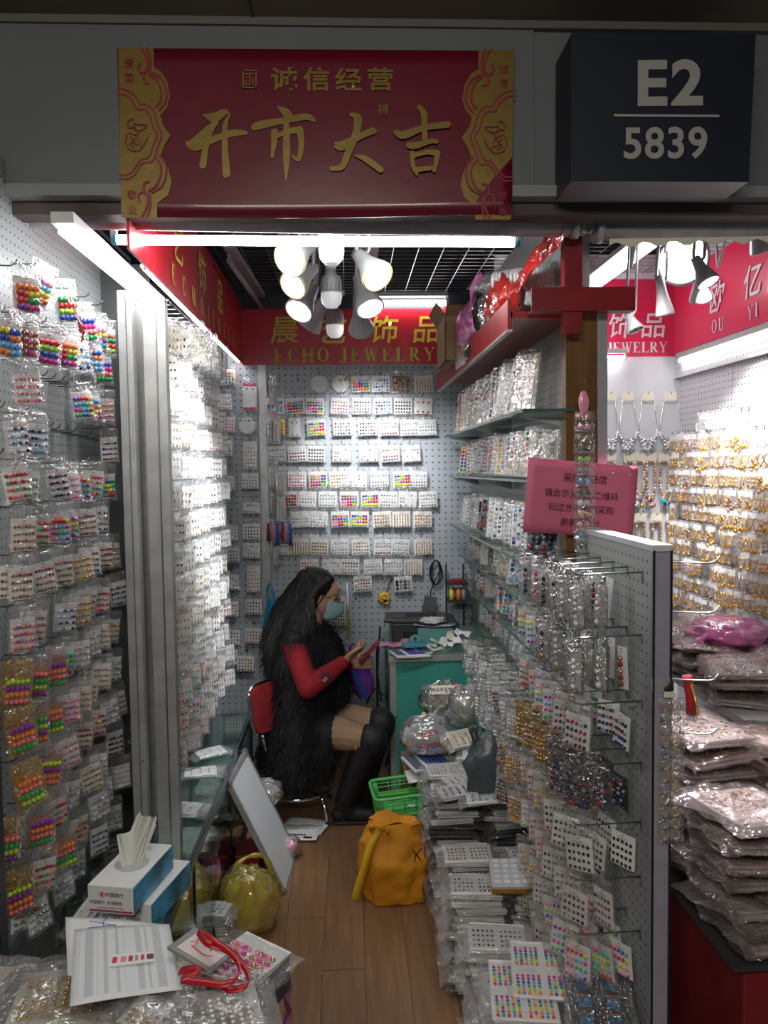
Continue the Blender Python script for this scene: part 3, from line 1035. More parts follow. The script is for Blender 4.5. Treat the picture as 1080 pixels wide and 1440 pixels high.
# brush characters, traced strokes: image crop (1080x332) of 250..640 x 140..260
cb = lambda x, y: bq(.010)(250 + x * .3611, 140 + y * .3611)
S = []
S += [[(100, 62, 3), (140, 72, 16), (180, 50, 14), (200, 52, 3)], [(40, 170, 10), (70, 178, 22), (150, 150, 13), (220, 130, 13), (265, 130, 8)],
      [(150, 88, 10), (125, 120, 14), (108, 190, 12), (98, 255, 14)], [(205, 55, 3), (185, 100, 10), (184, 190, 12), (190, 290, 14), (192, 305, 2)], [(100, 62, 4), (160, 60, 12)], [(120, 110, 10), (60, 170, 16)]]
S += [[(390, 28, 3), (420, 50, 16), (440, 62, 8)], [(300, 108, 14), (330, 98, 16), (420, 82, 12), (500, 68, 13), (532, 82, 7)], [(422, 60, 10), (424, 130, 12), (424, 220, 14), (422, 318, 2)],
      [(378, 128, 14), (375, 170, 11), (368, 224, 6)], [(385, 145, 8), (430, 125, 11), (470, 120, 13)], [(475, 118, 14), (482, 170, 11), (472, 232, 9), (448, 222, 5)]]
S += [[(612, 185, 6), (640, 182, 18), (700, 150, 12), (765, 125, 10)], [(675, 60, 7), (700, 75, 16), (695, 130, 14), (665, 205, 14), (640, 262, 12), (600, 270, 9)], [(690, 220, 3), (730, 232, 12), (790, 275, 12)], [(612, 172, 4), (650, 175, 14)], [(700, 150, 14), (760, 118, 8)]]
S += [[(850, 130, 10), (880, 140, 16), (960, 112, 12), (1050, 100, 13)], [(940, 32, 9), (958, 60, 13), (960, 120, 11), (962, 165, 11)], [(900, 180, 12), (925, 182, 13), (985, 165, 9), (1005, 165, 10)],
      [(912, 210, 9), (915, 255, 9), (930, 292, 6)], [(915, 222, 9), (970, 208, 9), (1010, 212, 13)], [(1010, 212, 12), (1004, 250, 9), (998, 280, 7)], [(925, 278, 11), (960, 272, 9), (1000, 268, 9)]]
strokes('brush_characters', t, GOLD, S, cb)
for ch, px in (('诚', 400), ('信', 445), ('经', 490), ('营', 535)):
    text(ch, 'lettering', GOLD, t, bq(.010)(px, 111), (1, 0, 0), (0, 0, 1), .062, sx=1.15, bold=.022)
# seal marks
mb = MB()
o0 = bq(.010)
for x, y, w, h in ((341, 98, 20, 2), (341, 122, 20, 2), (341, 98, 2, 26), (359, 98, 2, 26), (345, 103, 12, 1.6), (345, 108, 5, 1.6), (351, 106, 1.6, 14), (345, 112, 1.6, 7), (355, 110, 1.6, 9), (345, 118, 12, 1.6)):
    mb.add([o0(x, y + h), o0(x + w, y + h), o0(x + w, y), o0(x, y)], [(0, 1, 2, 3)], GOLD)
mb.build('seal_mark', t)
text('福', 'seal_mark', GOLD, t, bq(.010)(538, 154), (1, 0, 0), (0, 0, 1), .030, bold=.01)
# ================================================================== packs
_c = {}


def sleeve_mesh(w, h, top=.028, puff=.006, seed=0, fm=FILM):
    """clear bag hung by its top: two crinkled sheets, hole at the header"""
    key = ('s', w, h, top, puff, seed, fm.name)
    if key in _c:
        return _c[key]
    mb = MB()
    W2 = w / 2 + .006
    Ht = h + .012

    def sheet(sgn):
        def fn(u, v):
            z = .004 - v * (Ht + top)
            x = (u * 2 - 1) * W2 * (1 - .10 * max(0, (.12 - v)) / .12)
            e = min(1, 4 * u * (1 - u) * 1.4) * min(1, v * 4) * min(1, (1 - v) * 6)
            n = nz((x, sgn, z), 28, seed)
            n2 = nz((x, sgn + 5, z), 60, seed)
            return Vector((x + n * .003 * (v > .8), sgn * (.0012 + puff * e) + n * .006 + n2 * .003, z + n * .004 * (v > .9)))
        return fn
    mb.grid(sheet(-1), 7, 9, fm)
    mb.grid(sheet(1), 4, 5, fm)
    m = mb.mesh('clear_sleeve')
    _c[key] = m
    return m


def card_mesh(w, h, m=WHITE, top=.028, pr=PRINT, rnd=False, curve=.002):
    key = ('c', w, h, m.name, top, pr.name, rnd)
    if key in _c:
        return _c[key]
    mb = MB()
    if rnd:
        r = min(w, h) * .47
        mb.lathe([(0, -.0008), (r, -.0008), (r, .0008), (0, .0008)], m, (0, 0, -top - h / 2), 24, Matrix.Rotation(R(90), 3, 'X'), sm=False)
    else:
        mb.grid(lambda u, v: Vector(((u - .5) * w, -curve * 4 * u * (1 - u) - .0008, -top - v * h)), 4, 2, m)
        mb.grid(lambda u, v: Vector(((.5 - u) * w, -curve * 4 * u * (1 - u) + .0008, -top - v * h)), 4, 2, m)
        mb.b2((-.0025, -.004, -top - .006), (.0025, -.0028, -top - .004), BLACK)
        for k, ww in ((0, .22), (1, .12)):
            mb.b2((-w * ww, -curve - .0016, -top - .0125 - k * .004), (w * ww, -curve - .0008, -top - .0113 - k * .004), pr)
    m_ = mb.mesh('card')
    _c[key] = m_
    return m_


PAL = dict(
    rainbow=['red', 'orange', 'yellow', 'green', 'blue', 'purple', 'magenta', 'sky', 'pink', 'teal', 'lime'],
    rows=['coral', 'green', 'red', 'lime', 'blue', 'magenta'], neon=['orange', 'coral', 'green', 'lime', 'purple'],
    pearl=['pearl'], silver=['silver', 'crystal', 'grey'], gold=['gold', 'gold', 'rose'], rose=['rose', 'gold', 'garnet', 'brown'],
    dark=['black', 'navy', 'grey', 'garnet'], crystal=['crystal', 'silver', 'pearl'], redgreen=['red', 'green', 'garnet', 'coral'], pink=['pink', 'magenta', 'rose', 'coral'],
    mixed=['black', 'gold', 'silver', 'rose', 'crystal', 'garnet', 'navy'], bluewhite=['navy', 'crystal', 'sky', 'silver'], black=['black'], goldsil=['gold', 'silver'])
LOOK = dict(rainbow='rainbow bead', rows='bright striped bead', neon='neon bead', pearl='pearl stud', silver='silver stud', gold='golden stud', rose='rose-gold stud',
            dark='dark stone stud', crystal='crystal stud', redgreen='red-and-green bead', pink='pink stud', mixed='dark-and-gold stud', bluewhite='blue-and-clear stone', black='black bead', goldsil='gold-and-silver stud')


def beads_mesh(w, h, pal, nx, nz_, r=.0045, style='ball', seed=0, top=.028, rowwise=False, y0=.20):
    key = ('b', w, h, pal, nx, nz_, r, style, seed, top, rowwise, y0)
    if key in _c:
        return _c[key]
    rnd = random.Random(seed * 31 + nx)
    mb = MB()
    P = PAL[pal]
    zz0 = -top - h * y0 - r
    zz1 = -top - h + r * 1.6
    for j in range(nz_):
        rc = P[(j + seed) % len(P)] if rowwise else None
        for i in range(nx):
            x = (i + .5) / nx * (w * .88) - w * .44
            z = zz0 + (zz1 - zz0) * (j / max(1, nz_ - 1)) + rnd.uniform(-1, 1) * r * .15
            mtl = BEAD[rc or rnd.choice(P)]
            if pal in ('rainbow', 'neon') and i % 2:
                mtl = last
            last = mtl
            if style == 'ball':
                mb.sph((x, -r * .8 - .002, z), r, mtl, 6, 4)
            elif style == 'flat':
                mb.sph((x, -.004, z), (r, r * .45, r), mtl, 6, 4)
            elif style == 'drop':
                mb.sph((x, -.004, z + r * 1.1), r * .5, BEAD['gold'], 5, 3)
                mb.sph((x, -.005, z - r * .3), (r * .7, r * .5, r * 1.3), mtl, 5, 4)
            elif style == 'hoop':
                mb.tube([(x + math.cos(a) * r, -.004, z + math.sin(a) * r) for a in [k * math.pi / 3.5 for k in range(8)]], r * .2, mtl, 4, caps=False)
                mb.sph((x, -.005, z - r), r * .4, BEAD[rnd.choice(P)], 5, 3)
            elif style == 'square':
                mb.box((x, -.004, z), (r * 1.9, r * .8, r * 1.9), mtl)
    m = mb.mesh('beads')
    _c[key] = m
    return m


_b = MB()
_b.tube([(0, .0, 0), (0, -.055, -.002), (0, -.066, .004), (0, -.072, .014)], .0021, DSTEEL, 5)
_b.box((0, .001, -.008), (.009, .004, .02), DSTEEL)
HOOK = _b.mesh('hook')
_b = MB()
_b.tube([(0, .0, 0), (0, -.15, -.004), (0, -.166, .0), (0, -.178, .014)], .0024, STEEL, 5)
_b.box((0, .001, -.01), (.011, .004, .026), STEEL)
LHOOK = _b.mesh('hook')


def pack(name, label, cat, group, loc, rz, w, h, cm=WHITE, pal='mixed', nx=5, nn=4, r=.0045, style='ball', seed=0, top=.028, fm=FILM, rowwise=False, tilt=0.0, rxx=0.0, rnd=False, puff=.006, y0=.2, sleeve=True, pr=PRINT):
    t = thing(name, label, cat, loc, (rxx, tilt, rz), group)
    if sleeve:
        link('clear_sleeve', sleeve_mesh(w, h, top, puff, seed % 3, fm), t)
    c = link('card', card_mesh(w, h, cm, top, pr, rnd), t)
    link('beads', beads_mesh(w, h, pal, nx, nn, r, style, seed, top, rowwise, y0), c)
    return t


CN = {'card_white': 'white', 'card_kraft': 'brown', 'card_gold': 'gold', 'card_dark': 'black', 'card_cream': 'cream'}
rg = random.Random(11)

# ---------------- near left pegboard: traced positions (px, py of card centre)
B1 = [
 [(32, 415, 'rainbow'), (64, 410, 'rainbow'), (88, 430, 'rows'), (118, 460, 'rows'), (138, 472, 'rainbow'), (150, 480, 'rows')],
 [(8, 478, 'rainbow'), (40, 480, 'pink'), (73, 492, 'rows'), (94, 496, 'rainbow'), (111, 502, 'bluewhite'), (127, 505, 'rainbow'), (145, 520, 'rows')],
 [(30, 545, 'pink'), (108, 570, 'rainbow'), (128, 574, 'rainbow'), (144, 578, 'pink')],
 [(15, 615, 'bluewhite'), (48, 618, 'bluewhite'), (150, 632, 'dark')],
 [(14, 680, 'redgreen'), (42, 684, 'silver'), (76, 680, 'dark'), (92, 685, 'pink'), (110, 684, 'rainbow'), (132, 680, 'redgreen'), (146, 684, 'rainbow')],
 [(30, 752, 'rose'), (60, 746, 'redgreen'), (80, 742, 'rainbow'), (100, 738, 'rainbow'), (124, 735, 'rose'), (142, 730, 'mixed')],
 [(30, 820, 'rose'), (60, 812, 'rose'), (87, 802, 'rose'), (108, 797, 'gold'), (127, 788, 'dark'), (143, 781, 'rose'), (157, 780, 'gold')],
 [(30, 892, 'pink'), (58, 880, 'rose'), (92, 868, 'bluewhite'), (113, 858, 'gold'), (127, 847, 'rose'), (143, 843, 'redgreen'), (160, 835, 'dark')],
 [(25, 968, 'neon'), (53, 958, 'neon'), (75, 945, 'neon'), (92, 930, 'rainbow'), (115, 920, 'silver'), (130, 905, 'silver'), (139, 897, 'gold'), (158, 888, 'gold')],
 [(28, 1036, 'neon'), (54, 1022, 'neon'), (72, 1012, 'neon'), (95, 996, 'pink'), (113, 985, 'gold'), (124, 975, 'gold'), (141, 950, 'gold'), (161, 940, 'silver')],
 [(33, 1110, 'neon'), (69, 1082, 'neon'), (92, 1060, 'pink'), (121, 1035, 'rose'), (139, 1015, 'rose'), (150, 1003, 'silver'), (163, 990, 'gold')],
 [(18, 1190, 'neon'), (55, 1166, 'neon'), (76, 1145, 'redgreen'), (103, 1118, 'silver'), (122, 1095, 'rose'), (137, 1078, 'silver'), (160, 1045, 'dark')],
 [(62, 1228, 'redgreen'), (85, 1200, 'neon'), (112, 1168, 'rose'), (133, 1135, 'silver'), (148, 1112, 'silver'), (166, 1092, 'pearl')],
 [(25, 1262, 'neon'), (48, 1290, 'silver'), (84, 1252, 'silver'), (108, 1218, 'silver'), (136, 1180, 'dark'), (160, 1150, 'silver')],
]
G1 = 'earring cards on the near left pegboard'
XP = -.80
for j, row in enumerate(B1):
    for i, (px, py, pal) in enumerate(row):
        p = aX(px, py, XP)
        kr = (pal == 'neon')
        cm = KRAFT if kr else WHITE
        if pal == 'neon' and (j, i) in ((9, 0), (10, 0)):
            cm = GCARD
        big = j < 2
        w = rg.uniform(.058, .066) if not kr else .064
        w = .066 if big else w
        h = .080 if not big else .088
        w, h = round(w, 3), h
        nx, nn, r = {0: (4, 4, .0080), 1: (6, 4, .0046), 2: (5, 4, .0064)}[(0 if big else (2 if pal in ('rainbow', 'rows', 'neon') else 1))]
        st = 'ball' if pal in ('rainbow', 'rows', 'neon', 'silver', 'pearl', 'redgreen') or rg.random() < .4 else 'flat'
        rz = R(rg.uniform(36, 58) if not kr else 44)
        top = .028
        zc = p.z + h / 2 + top
        lab = '%s card of %s earrings, row %s, %s along, near left pegboard' % (CN[cm.name], LOOK[pal], NUM[j], ORD[i])
        pack('earring_pack', lab, 'earring card', G1, (p.x + rg.uniform(-.006, .01), p.y, zc), rz, w, h, cm, pal, nx, nn, r, st, (i * 3 + j) % 5, fm=FILMG if kr and i < 1 else FILM,
             rowwise=pal in ('rows', 'neon'), tilt=R(rg.uniform(-9, 9) + (14 if (j, i) == (0, 1) else 0)), rxx=R(rg.uniform(-4, 6)), puff=.007, pr=PINKPR)
        # a hidden-behind second card on fuller hooks
        if rg.random() < .25 and j > 3:
            pack('earring_pack', '%s card of %s earrings tucked behind row %s, %s along, near left pegboard' % (CN[cm.name], LOOK[pal], NUM[j], ORD[i]), 'earring card', G1,
                 (p.x - .028, p.y + .012, zc + .003), rz + R(rg.uniform(-12, 12)), w, h, cm, pal, nx, nn, r, st, (i + j) % 5, sleeve=False, tilt=R(rg.uniform(-5, 5)))
        link('hook', HOOK, wall_left, (-.882, p.y, zc + .002), (0, 0, R(90)))
# empty hooks of the sparse rows
for (x0, y0, x1, y1, n) in ((52, 528, 150, 558, 9), (60, 600, 160, 622, 10), (6, 660, 20, 664, 2), (95, 405, 150, 440, 4)):
    for k in range(n):
        p = aX(x0 + (x1 - x0) * k / max(1, n - 1), y0 + (y1 - y0) * k / max(1, n - 1), -.84)
        link('hook', HOOK, wall_left, (-.882, p.y, p.z), (0, R(rg.uniform(-8, 8)), R(90)))

# ---------------- packs in the dark recess between the uprights
recess = wall_left
k = 0
for py, pals in ((452, 'rainbow'), (502, 'silver'), (562, 'rainbow'), (612, 'crystal'), (690, 'dark'), (738, 'silver'), (788, 'crystal'), (832, 'silver'), (880, 'crystal'), (930, 'silver'), (985, 'redgreen'), (1030, 'dark'), (1075, 'rainbow'), (1120, 'mixed')):
    p = aY(rg.uniform(196, 203), py, 2.80)
    pack('earring_pack', 'card of %s earrings in the dark bay between uprights, %s from top' % (LOOK[pals], ORD[k]), 'earring card', 'earring cards in the dark bay', (p.x, p.y, p.z + .07), R(rg.uniform(5, 25)), .066, .075,
         WHITE if pals != 'dark' else DCARD, pals, 4, 3, .005, 'ball', k % 5, fm=FILMD, tilt=R(rg.uniform(-6, 6)))
    link('hook', HOOK, wall_left, (p.x, 2.858, p.z + .072), (0, 0, 0))
    k += 1

# ---------------- the bright second left wall
G2 = 'earring cards on the bright white left wall'
pals2 = ['mixed', 'gold', 'goldsil', 'mixed', 'crystal', 'rose', 'dark', 'pink', 'goldsil', 'silver']
for j in range(14):
    z = 2.235 - .1135 * j
    ncol = 7
    for i in range(ncol):
        if (j == 0 and i > 5) or (j == 1 and i in (6,)):
            continue
        y = 2.70 + i * .165 + rg.uniform(-.02, .02)
        pal = rg.choice(pals2)
        if j in (11, 12) and i in (0, 1, 2):
            pal = 'rainbow'
        if j in (8, 9) and i < 4:
            pal = 'gold'
        if j < 3:
            pal = rg.choice(['pearl', 'mixed', 'silver', 'mixed'])
        st = rg.choice(['drop', 'flat', 'drop', 'hoop', 'ball']) if pal != 'rainbow' else 'ball'
        w = .105 if j > 1 else .10
        lab = '%s card of %s earrings, row %s, %s from broad upright, bright left wall' % ('cream' if j < 4 and i < 2 else 'white', LOOK[pal], NUM[j], ORD[i])
        pack('earring_pack', lab, 'earring card', G2, (-.615 + rg.uniform(-.012, .012), y, z + rg.uniform(-.006, .006)), R(rg.uniform(38, 58)), .100, .080, CREAM if j < 4 and i < 2 else WHITE, pal, 6, 3,
             .0042, st, (i + j * 2) % 5, tilt=R(rg.uniform(-5, 5)), top=.022)
        link('hook', HOOK, bright_wall, (-.687, y, z + .002), (0, 0, R(90)))
# wire rack above it
t = thing('wire_rack', 'pale wire rack of thin rods above the bright left wall', 'rack', (-.64, 3.0, 2.262))
b = MB(); b.tube([(-.06, -.42, 0), (-.06, .75, 0)], .003, STEEL, 5); e1 = b.mesh('rail')
link('rail', e1, t); link('rail', e1, t, (.12, 0, 0))
b = MB(); b.tube([(-.06, 0, .004), (.06, 0, .004), (.066, 0, -.012)], .002, STEEL, 5); e1 = b.mesh('rod')
for k in range(16):
    link('rod', e1, t, (0, -.40 + k * .075, 0))
for k in range(5):
    y = 2.95 + k * .14
    pack('clear_bag_pack', 'loose clear bag of pale studs hanging from wire rack, %s from front' % ORD[k], 'earring bag', 'bags on the wire rack', (-.575, y, 2.262), R(rg.uniform(10, 60)), .085, .13, CREAM if k < 1 else WHITE, 'silver', 4, 4, .004, 'flat', k, fm=FILM2, tilt=R(rg.uniform(-8, 8)), puff=.012)

# ---------------- back wall
G3 = 'earring cards on the back wall'
BW = [
 (540, [(449, 'round'), (478, 'round'), (507, 'rainbowgold'), (535, 'bluewhite'), (565, 'darkk'), (595, 'gold')]),
 (571, [(386, 'squares'), (414, 'rainbow'), (443, 'rainbow'), (479, 'pink'), (509, 'mixed'), (538, 'bluewhite'), (567, 'black'), (596, 'garnet')]),
 (601, [(388, 'goldk'), (414, 'tall'), (444, 'rainbow'), (481, 'dark'), (516, 'dark'), (547, 'mixed'), (575, 'silver'), (600, 'silver')]),
 (638, [(389, 'silver'), (417, 'mixed'), (445, 'black'), (481, 'crystal'), (518, 'crystal'), (548, 'mixed'), (577, 'crystal')]),
 (674, [(418, 'pink'), (447, 'rainbow'), (475, 'goldsil'), (504, 'crystal'), (533, 'silver'), (565, 'rainbow'), (588, 'silver')]),
 (702, [(405, 'redgreen'), (433, 'silver'), (461, 'silver'), (491, 'rainbow'), (520, 'rainbow'), (547, 'silver'), (574, 'crystal'), (601, 'silver')]),
 (730, [(422, 'silver'), (449, 'crystal'), (478, 'rainbow'), (506, 'rainbow'), (536, 'gold'), (564, 'gold'), (594, 'gold')]),
 (769, [(394, 'silver'), (421, 'gold'), (450, 'gold'), (477, 'silver'), (507, 'goldsil'), (539, 'mixed'), (564, 'silver'), (594, 'gold')]),
 (797, [(435, 'pink'), (466, 'crystal'), (493, 'mixed'), (524, 'silver'), (553, 'silver'), (581, 'gold')]),
 (821, [(509, 'rose'), (566, 'reddots')]),
]
for j, (py, row) in enumerate(BW):
    for i, (px, kd) in enumerate(row):
        p = aY(px, py, YB - .06)
        w, h, cm, st, nx, nn, r, rnd_, pal = .104, .088, WHITE, 'flat', 6, 4, .0060, False, kd
        desc = None
        if kd == 'round': rnd_, w, h, nx, nn, r, pal, st, desc = True, .10, .10, 3, 1, .008, 'mixed', 'flat', 'round white card of mixed studs'
        if kd == 'rainbowgold': pal, r, st, cm, nx, nn, desc = 'rainbow', .008, 'ball', CREAM, 6, 4, 'cream card of big metallic rainbow beads'
        if kd == 'darkk': pal, cm, r, desc = 'dark', KRAFT, .0065, 'brown card of dark oval stones'
        if kd == 'squares': pal, st, r, nx, nn, desc = 'rainbow', 'square', .009, 4, 4, 'card of coloured square studs'
        if kd == 'goldk': pal, cm, desc = 'gold', GCARD, 'gold card of golden studs'
        if kd == 'tall': pal, w, h, nx, nn, r, desc = 'gold', .066, .105, 2, 2, .006, 'tall white card with two golden drops'
        if kd == 'garnet': pal, nx, nn, r = 'redgreen', 3, 2, .007
        if kd == 'reddots': pal, nx, nn, r, h, desc = 'dark', 4, 3, .011, .085, 'white card of big dark round stones'
        if kd in ('rainbow', 'redgreen'): st, r = 'ball', .0075
        if kd == 'gold': st = 'drop' if i % 2 else 'ball'
        if kd == 'black': r = .006
        lab = '%s, row %s, %s from left, back wall' % (desc or 'white card of %s earrings' % LOOK[pal], NUM[j], ORD[i])
        pack('earring_pack', lab, 'earring card', G3, (p.x, p.y, p.z + h / 2 + .024), R(rg.uniform(-6, 6)), w, h, cm, pal, nx, nn, r, st, (i + j) % 5, tilt=R(rg.uniform(-4, 4)), top=.024, rnd=rnd_,
             rowwise=kd in ('gold', 'mixed', 'silver'), puff=.008)
        link('hook', HOOK, wall_back, (p.x, YB, p.z + h / 2 + .026), (0, 0, 0))
# narrow left strip of the back wall
G4 = 'earring cards on the narrow strip left of the back wall'
LC = [(318, 530, 'rainbow', 0), (352, 557, 'pinktall', 1), (313, 565, 'silver', 0), (319, 597, 'pink', 0), (347, 598, 'round', 0), (315, 630, 'mixed', 0), (352, 640, 'gold', 1), (352, 676, 'silver', 0), (318, 680, 'silver', 0),
      (354, 714, 'silver', 2), (354, 747, 'black', 0), (354, 774, 'silver', 0), (323, 750, 'silver', 0), (324, 781, 'redgreen', 0), (357, 814, 'gold', 1), (324, 819, 'silver', 0), (357, 853, 'dark', 0), (324, 856, 'gold', 0), (357, 894, 'rose', 0), (326, 896, 'mixed', 0), (346, 933, 'rose', 0), (322, 925, 'silver', 0)]
for k, (px, py, kd, sh) in enumerate(LC):
    p = aY(px, py, YB - .06)
    w, h = (.095, .085) if sh == 0 else ((.075, .15) if sh == 1 else (.095, .06))
    nx, nn = (5, 4) if sh == 0 else ((4, 6) if sh == 1 else (6, 2))
    pal, cm, rnd_ = kd, WHITE, False
    if kd == 'round': rnd_, pal, nx, nn, w, h = True, 'mixed', 4, 1, .10, .10
    if kd == 'pinktall': pal, nx, nn = 'redgreen', 2, 2
    side = 'right' if px > 335 else 'left'
    if kd == 'pinktall':
        lab = 'tall narrow pack with pink ends and red drops, on strip left of the back wall'
    elif rnd_:
        lab = 'round white card in a clear bag on the strip left of the back wall'
    else:
        lab = '%s %s card of %s earrings, %s down, strip beside back wall' % ({0: 'small', 1: 'tall', 2: 'short wide'}[sh], 'white', LOOK[pal], ORD[k if k < 20 else 19] if False else ORD[sum(1 for q in LC[:k] if (q[0] > 335) == (px > 335))] + (', right column' if px > 335 else ', left column'))
    o = pack('earring_pack', lab, 'earring card', G4, (p.x, p.y, p.z + h / 2 + .024), R(rg.uniform(-8, 8)), w, h, cm, pal, nx, nn, .0065 if kd in ('rainbow',) else .005, 'ball' if kd == 'rainbow' else 'flat', k % 5, tilt=R(rg.uniform(-3, 3)), top=.024, rnd=rnd_, pr=PINKPR if kd == 'pinktall' else PRINT)
    if kd == 'pinktall':
        b = MB(); b.b2((-.037, -.0045, -.045), (.037, -.003, -.025), mat('magenta_print', (.7, .05, .25), .4)); b.b2((-.037, -.0045, -.174), (.037, -.003, -.162), MATS['magenta_print']); b.build('print_band', o)
    link('hook', HOOK, wall_back, (p.x, YB, p.z + h / 2 + .026), (0, 0, 0))
# more bare hooks
for px, py in ((347, 500), (393, 530), (419, 532), (500, 840), (538, 812)):
    p = aY(px, py, YB); link('hook', HOOK, wall_back, (p.x, YB, p.z), (0, 0, 0))
# dangling strips edge-on at the corner
k = 0
for px, py, pal, hh in ((383, 545, 'silver', .13), (381, 595, 'mixed', .16), (390, 600, 'dark', .12), (384, 665, 'silver', .12), (395, 672, 'silver', .12), (385, 700, 'dark', .12), (396, 708, 'silver', .13), (388, 775, 'silver', .10)):
    p = aY(px, py, YB - .13)
    pack('stud_strip', 'narrow strip of %s studs hanging beside the back corner, %s down' % (LOOK[pal].split()[0], ORD[k]), 'earring strip', 'narrow strips by the back corner', (p.x, p.y, p.z + hh / 2), R(rg.uniform(35, 65)), .06, hh, WHITE, pal, 3, 6, .005, 'drop', k % 5, fm=FILM2, tilt=R(rg.uniform(-4, 4)), puff=.01)
    k += 1
# tassels
k = 0
for px, c in ((377, 'garnet'), (384, 'pink'), (390, 'blue'), (397, 'garnet'), (401, 'pink'), (408, 'blue')):
    p = aY(px, 732, YB - .14)
    b = MB()
    L = .115 if c != 'blue' else .14
    b.tube([(0, 0, 0), (0, 0, -.02)], .0012, WHITE, 4)
    b.sph((0, 0, -.022), .007, BEAD[c], 8, 5)
    b.tube([(0, 0, -.024), (0, 0, -.05), (0, 0, -L)], [.005, .0085, .011], mat('thread_' + c, tuple(v * .8 for v in COLS[c]), .7, bump=.6, bscale=200), 9)
    b.build('tassel', label='%s silk tassel in the row by the back corner, %s from left' % ({'garnet': 'wine', 'pink': 'pink', 'blue': 'blue'}[c], ORD[k]), cat='tassel', group='silk tassels', loc=p)
    k += 1
b = MB(); a, c = aY(374, 731, YB - .14), aY(412, 732, YB - .14); b.tube([a, c], .002, WHITE, 5)
b.tube([((a.x + c.x) / 2, a.y, a.z), ((a.x + c.x) / 2, YB, a.z)], .002, STEEL, 5)
b.build('tassel_rail', label='thin rail the silk tassels hang from, beside the back corner', cat='rail')
# coral film bag hanging in the first row
t = thing('plastic_scrap', 'coral red plastic scrap hanging among the top rainbow cards', 'plastic', aX(98, 418, -.74))
b = MB(); b.grid(lambda u, v: Vector((.02 * math.sin(v * 2) + .01 * nz((u, v, 0), 6), .03 * (u - .5) * (1.4 - v) + .035 * v, -.11 * v + .012 * nz((u, v, 3), 5))), 8, 12, FILMR); b.build('film', t)

# ---------------- neighbour's gold pendants
def pend_mesh(kind, seed):
    rnd = random.Random(seed)
    mb = MB()
    g = BEAD['gold'] if kind == 'gold' else (BEAD['silver'] if kind == 'silver' else BEAD['rose'])
    tp = seed % 4
    if tp == 0:
        for k in range(7):
            mb.sph((rnd.uniform(-.012, .012), rnd.uniform(-.006, .006), -.03 - k * .006), (.006, .003, .006), g, 6, 4)
    elif tp == 1:
        for s in (-1, 1):
            mb.tube([(s * .010 + math.cos(a) * .010, 0, -.035 + math.sin(a) * .014) for a in [q * math.pi / 4 for q in range(9)]], .0022, g, 4, caps=False)
            mb.sph((s * .010, 0, -.052), .005, g, 6, 4)
    elif tp == 2:
        for s in (-1, 0, 1):
            mb.tube([(s * .009, 0, -.02), (s * .009, 0, -.055)], .0022, g, 4)
            mb.sph((s * .009, 0, -.058), (.005, .003, .008), g, 6, 4)
    else:
        for r_ in range(3):
            for s in range(3):
                mb.sph(((s - 1) * .010, 0, -.028 - r_ * .011), (.005, .003, .0055), g, 6, 4)
    mb.b2((-.012, .001, -.022), (.012, .002, -.006), WHITE)
    return mb.mesh('pendant')
PM = {(k, s): pend_mesh(k, s) for k in ('gold', 'silver', 'rose') for s in range(8)}
G5 = 'gold earrings on the neighbouring pegboard'
ph = {}
for j in range(11):
    z = 1.945 - .088 * j
    for i in range(15):
        y = 3.05 + i * .064
        if j == 0 and not (4 <= i <= 9): continue
        if j == 1 and i < 2: continue
        if rg.random() < .06: continue
        kd = 'silver' if j == 0 else ('rose' if rg.random() < .12 else 'gold')
        key = ('%s earrings' % {'gold': 'gold', 'silver': 'silver', 'rose': 'rose gold'}[kd])
        t = thing('pendant_pack', '%s in clear bag, %s row, %s from far corner, neighbouring pegboard' % (key, ORD[j], ORD[14 - i]), 'earrings', (1.70 + rg.uniform(-.02, .01), y, z), (0, R(rg.uniform(-5, 5)), R(-rg.uniform(30, 65))), G5)
        link('pendant', PM[(kd, rg.randrange(8))], t, None)
        t.children[0].scale = (1.45, 1.45, 1.45)
        link('clear_sleeve', sleeve_mesh(.046, .062, .01, .006, rg.randrange(3), FILM), t)
        link('hook', HOOK, wall_nr, (1.76, y, z + .003), (0, 0, R(-90)))
# long thin chains below
for i in range(9):
    y = 3.10 + i * .1
    b = MB(); b.tube([(0, 0, 0), (.0, .004, -.12), (0, .012, -.20 - .02 * (i % 3)), (0, .018, -.12), (0, .02, 0)], .0014, BEAD['silver'] if i % 2 else BEAD['rose'], 4)
    b.build('neck_chain', label='fine hanging chain under the gold rows, %s from the far corner next door' % ORD[8 - i], cat='chain', group='fine chains under the gold rows', loc=(1.71, y, .99))
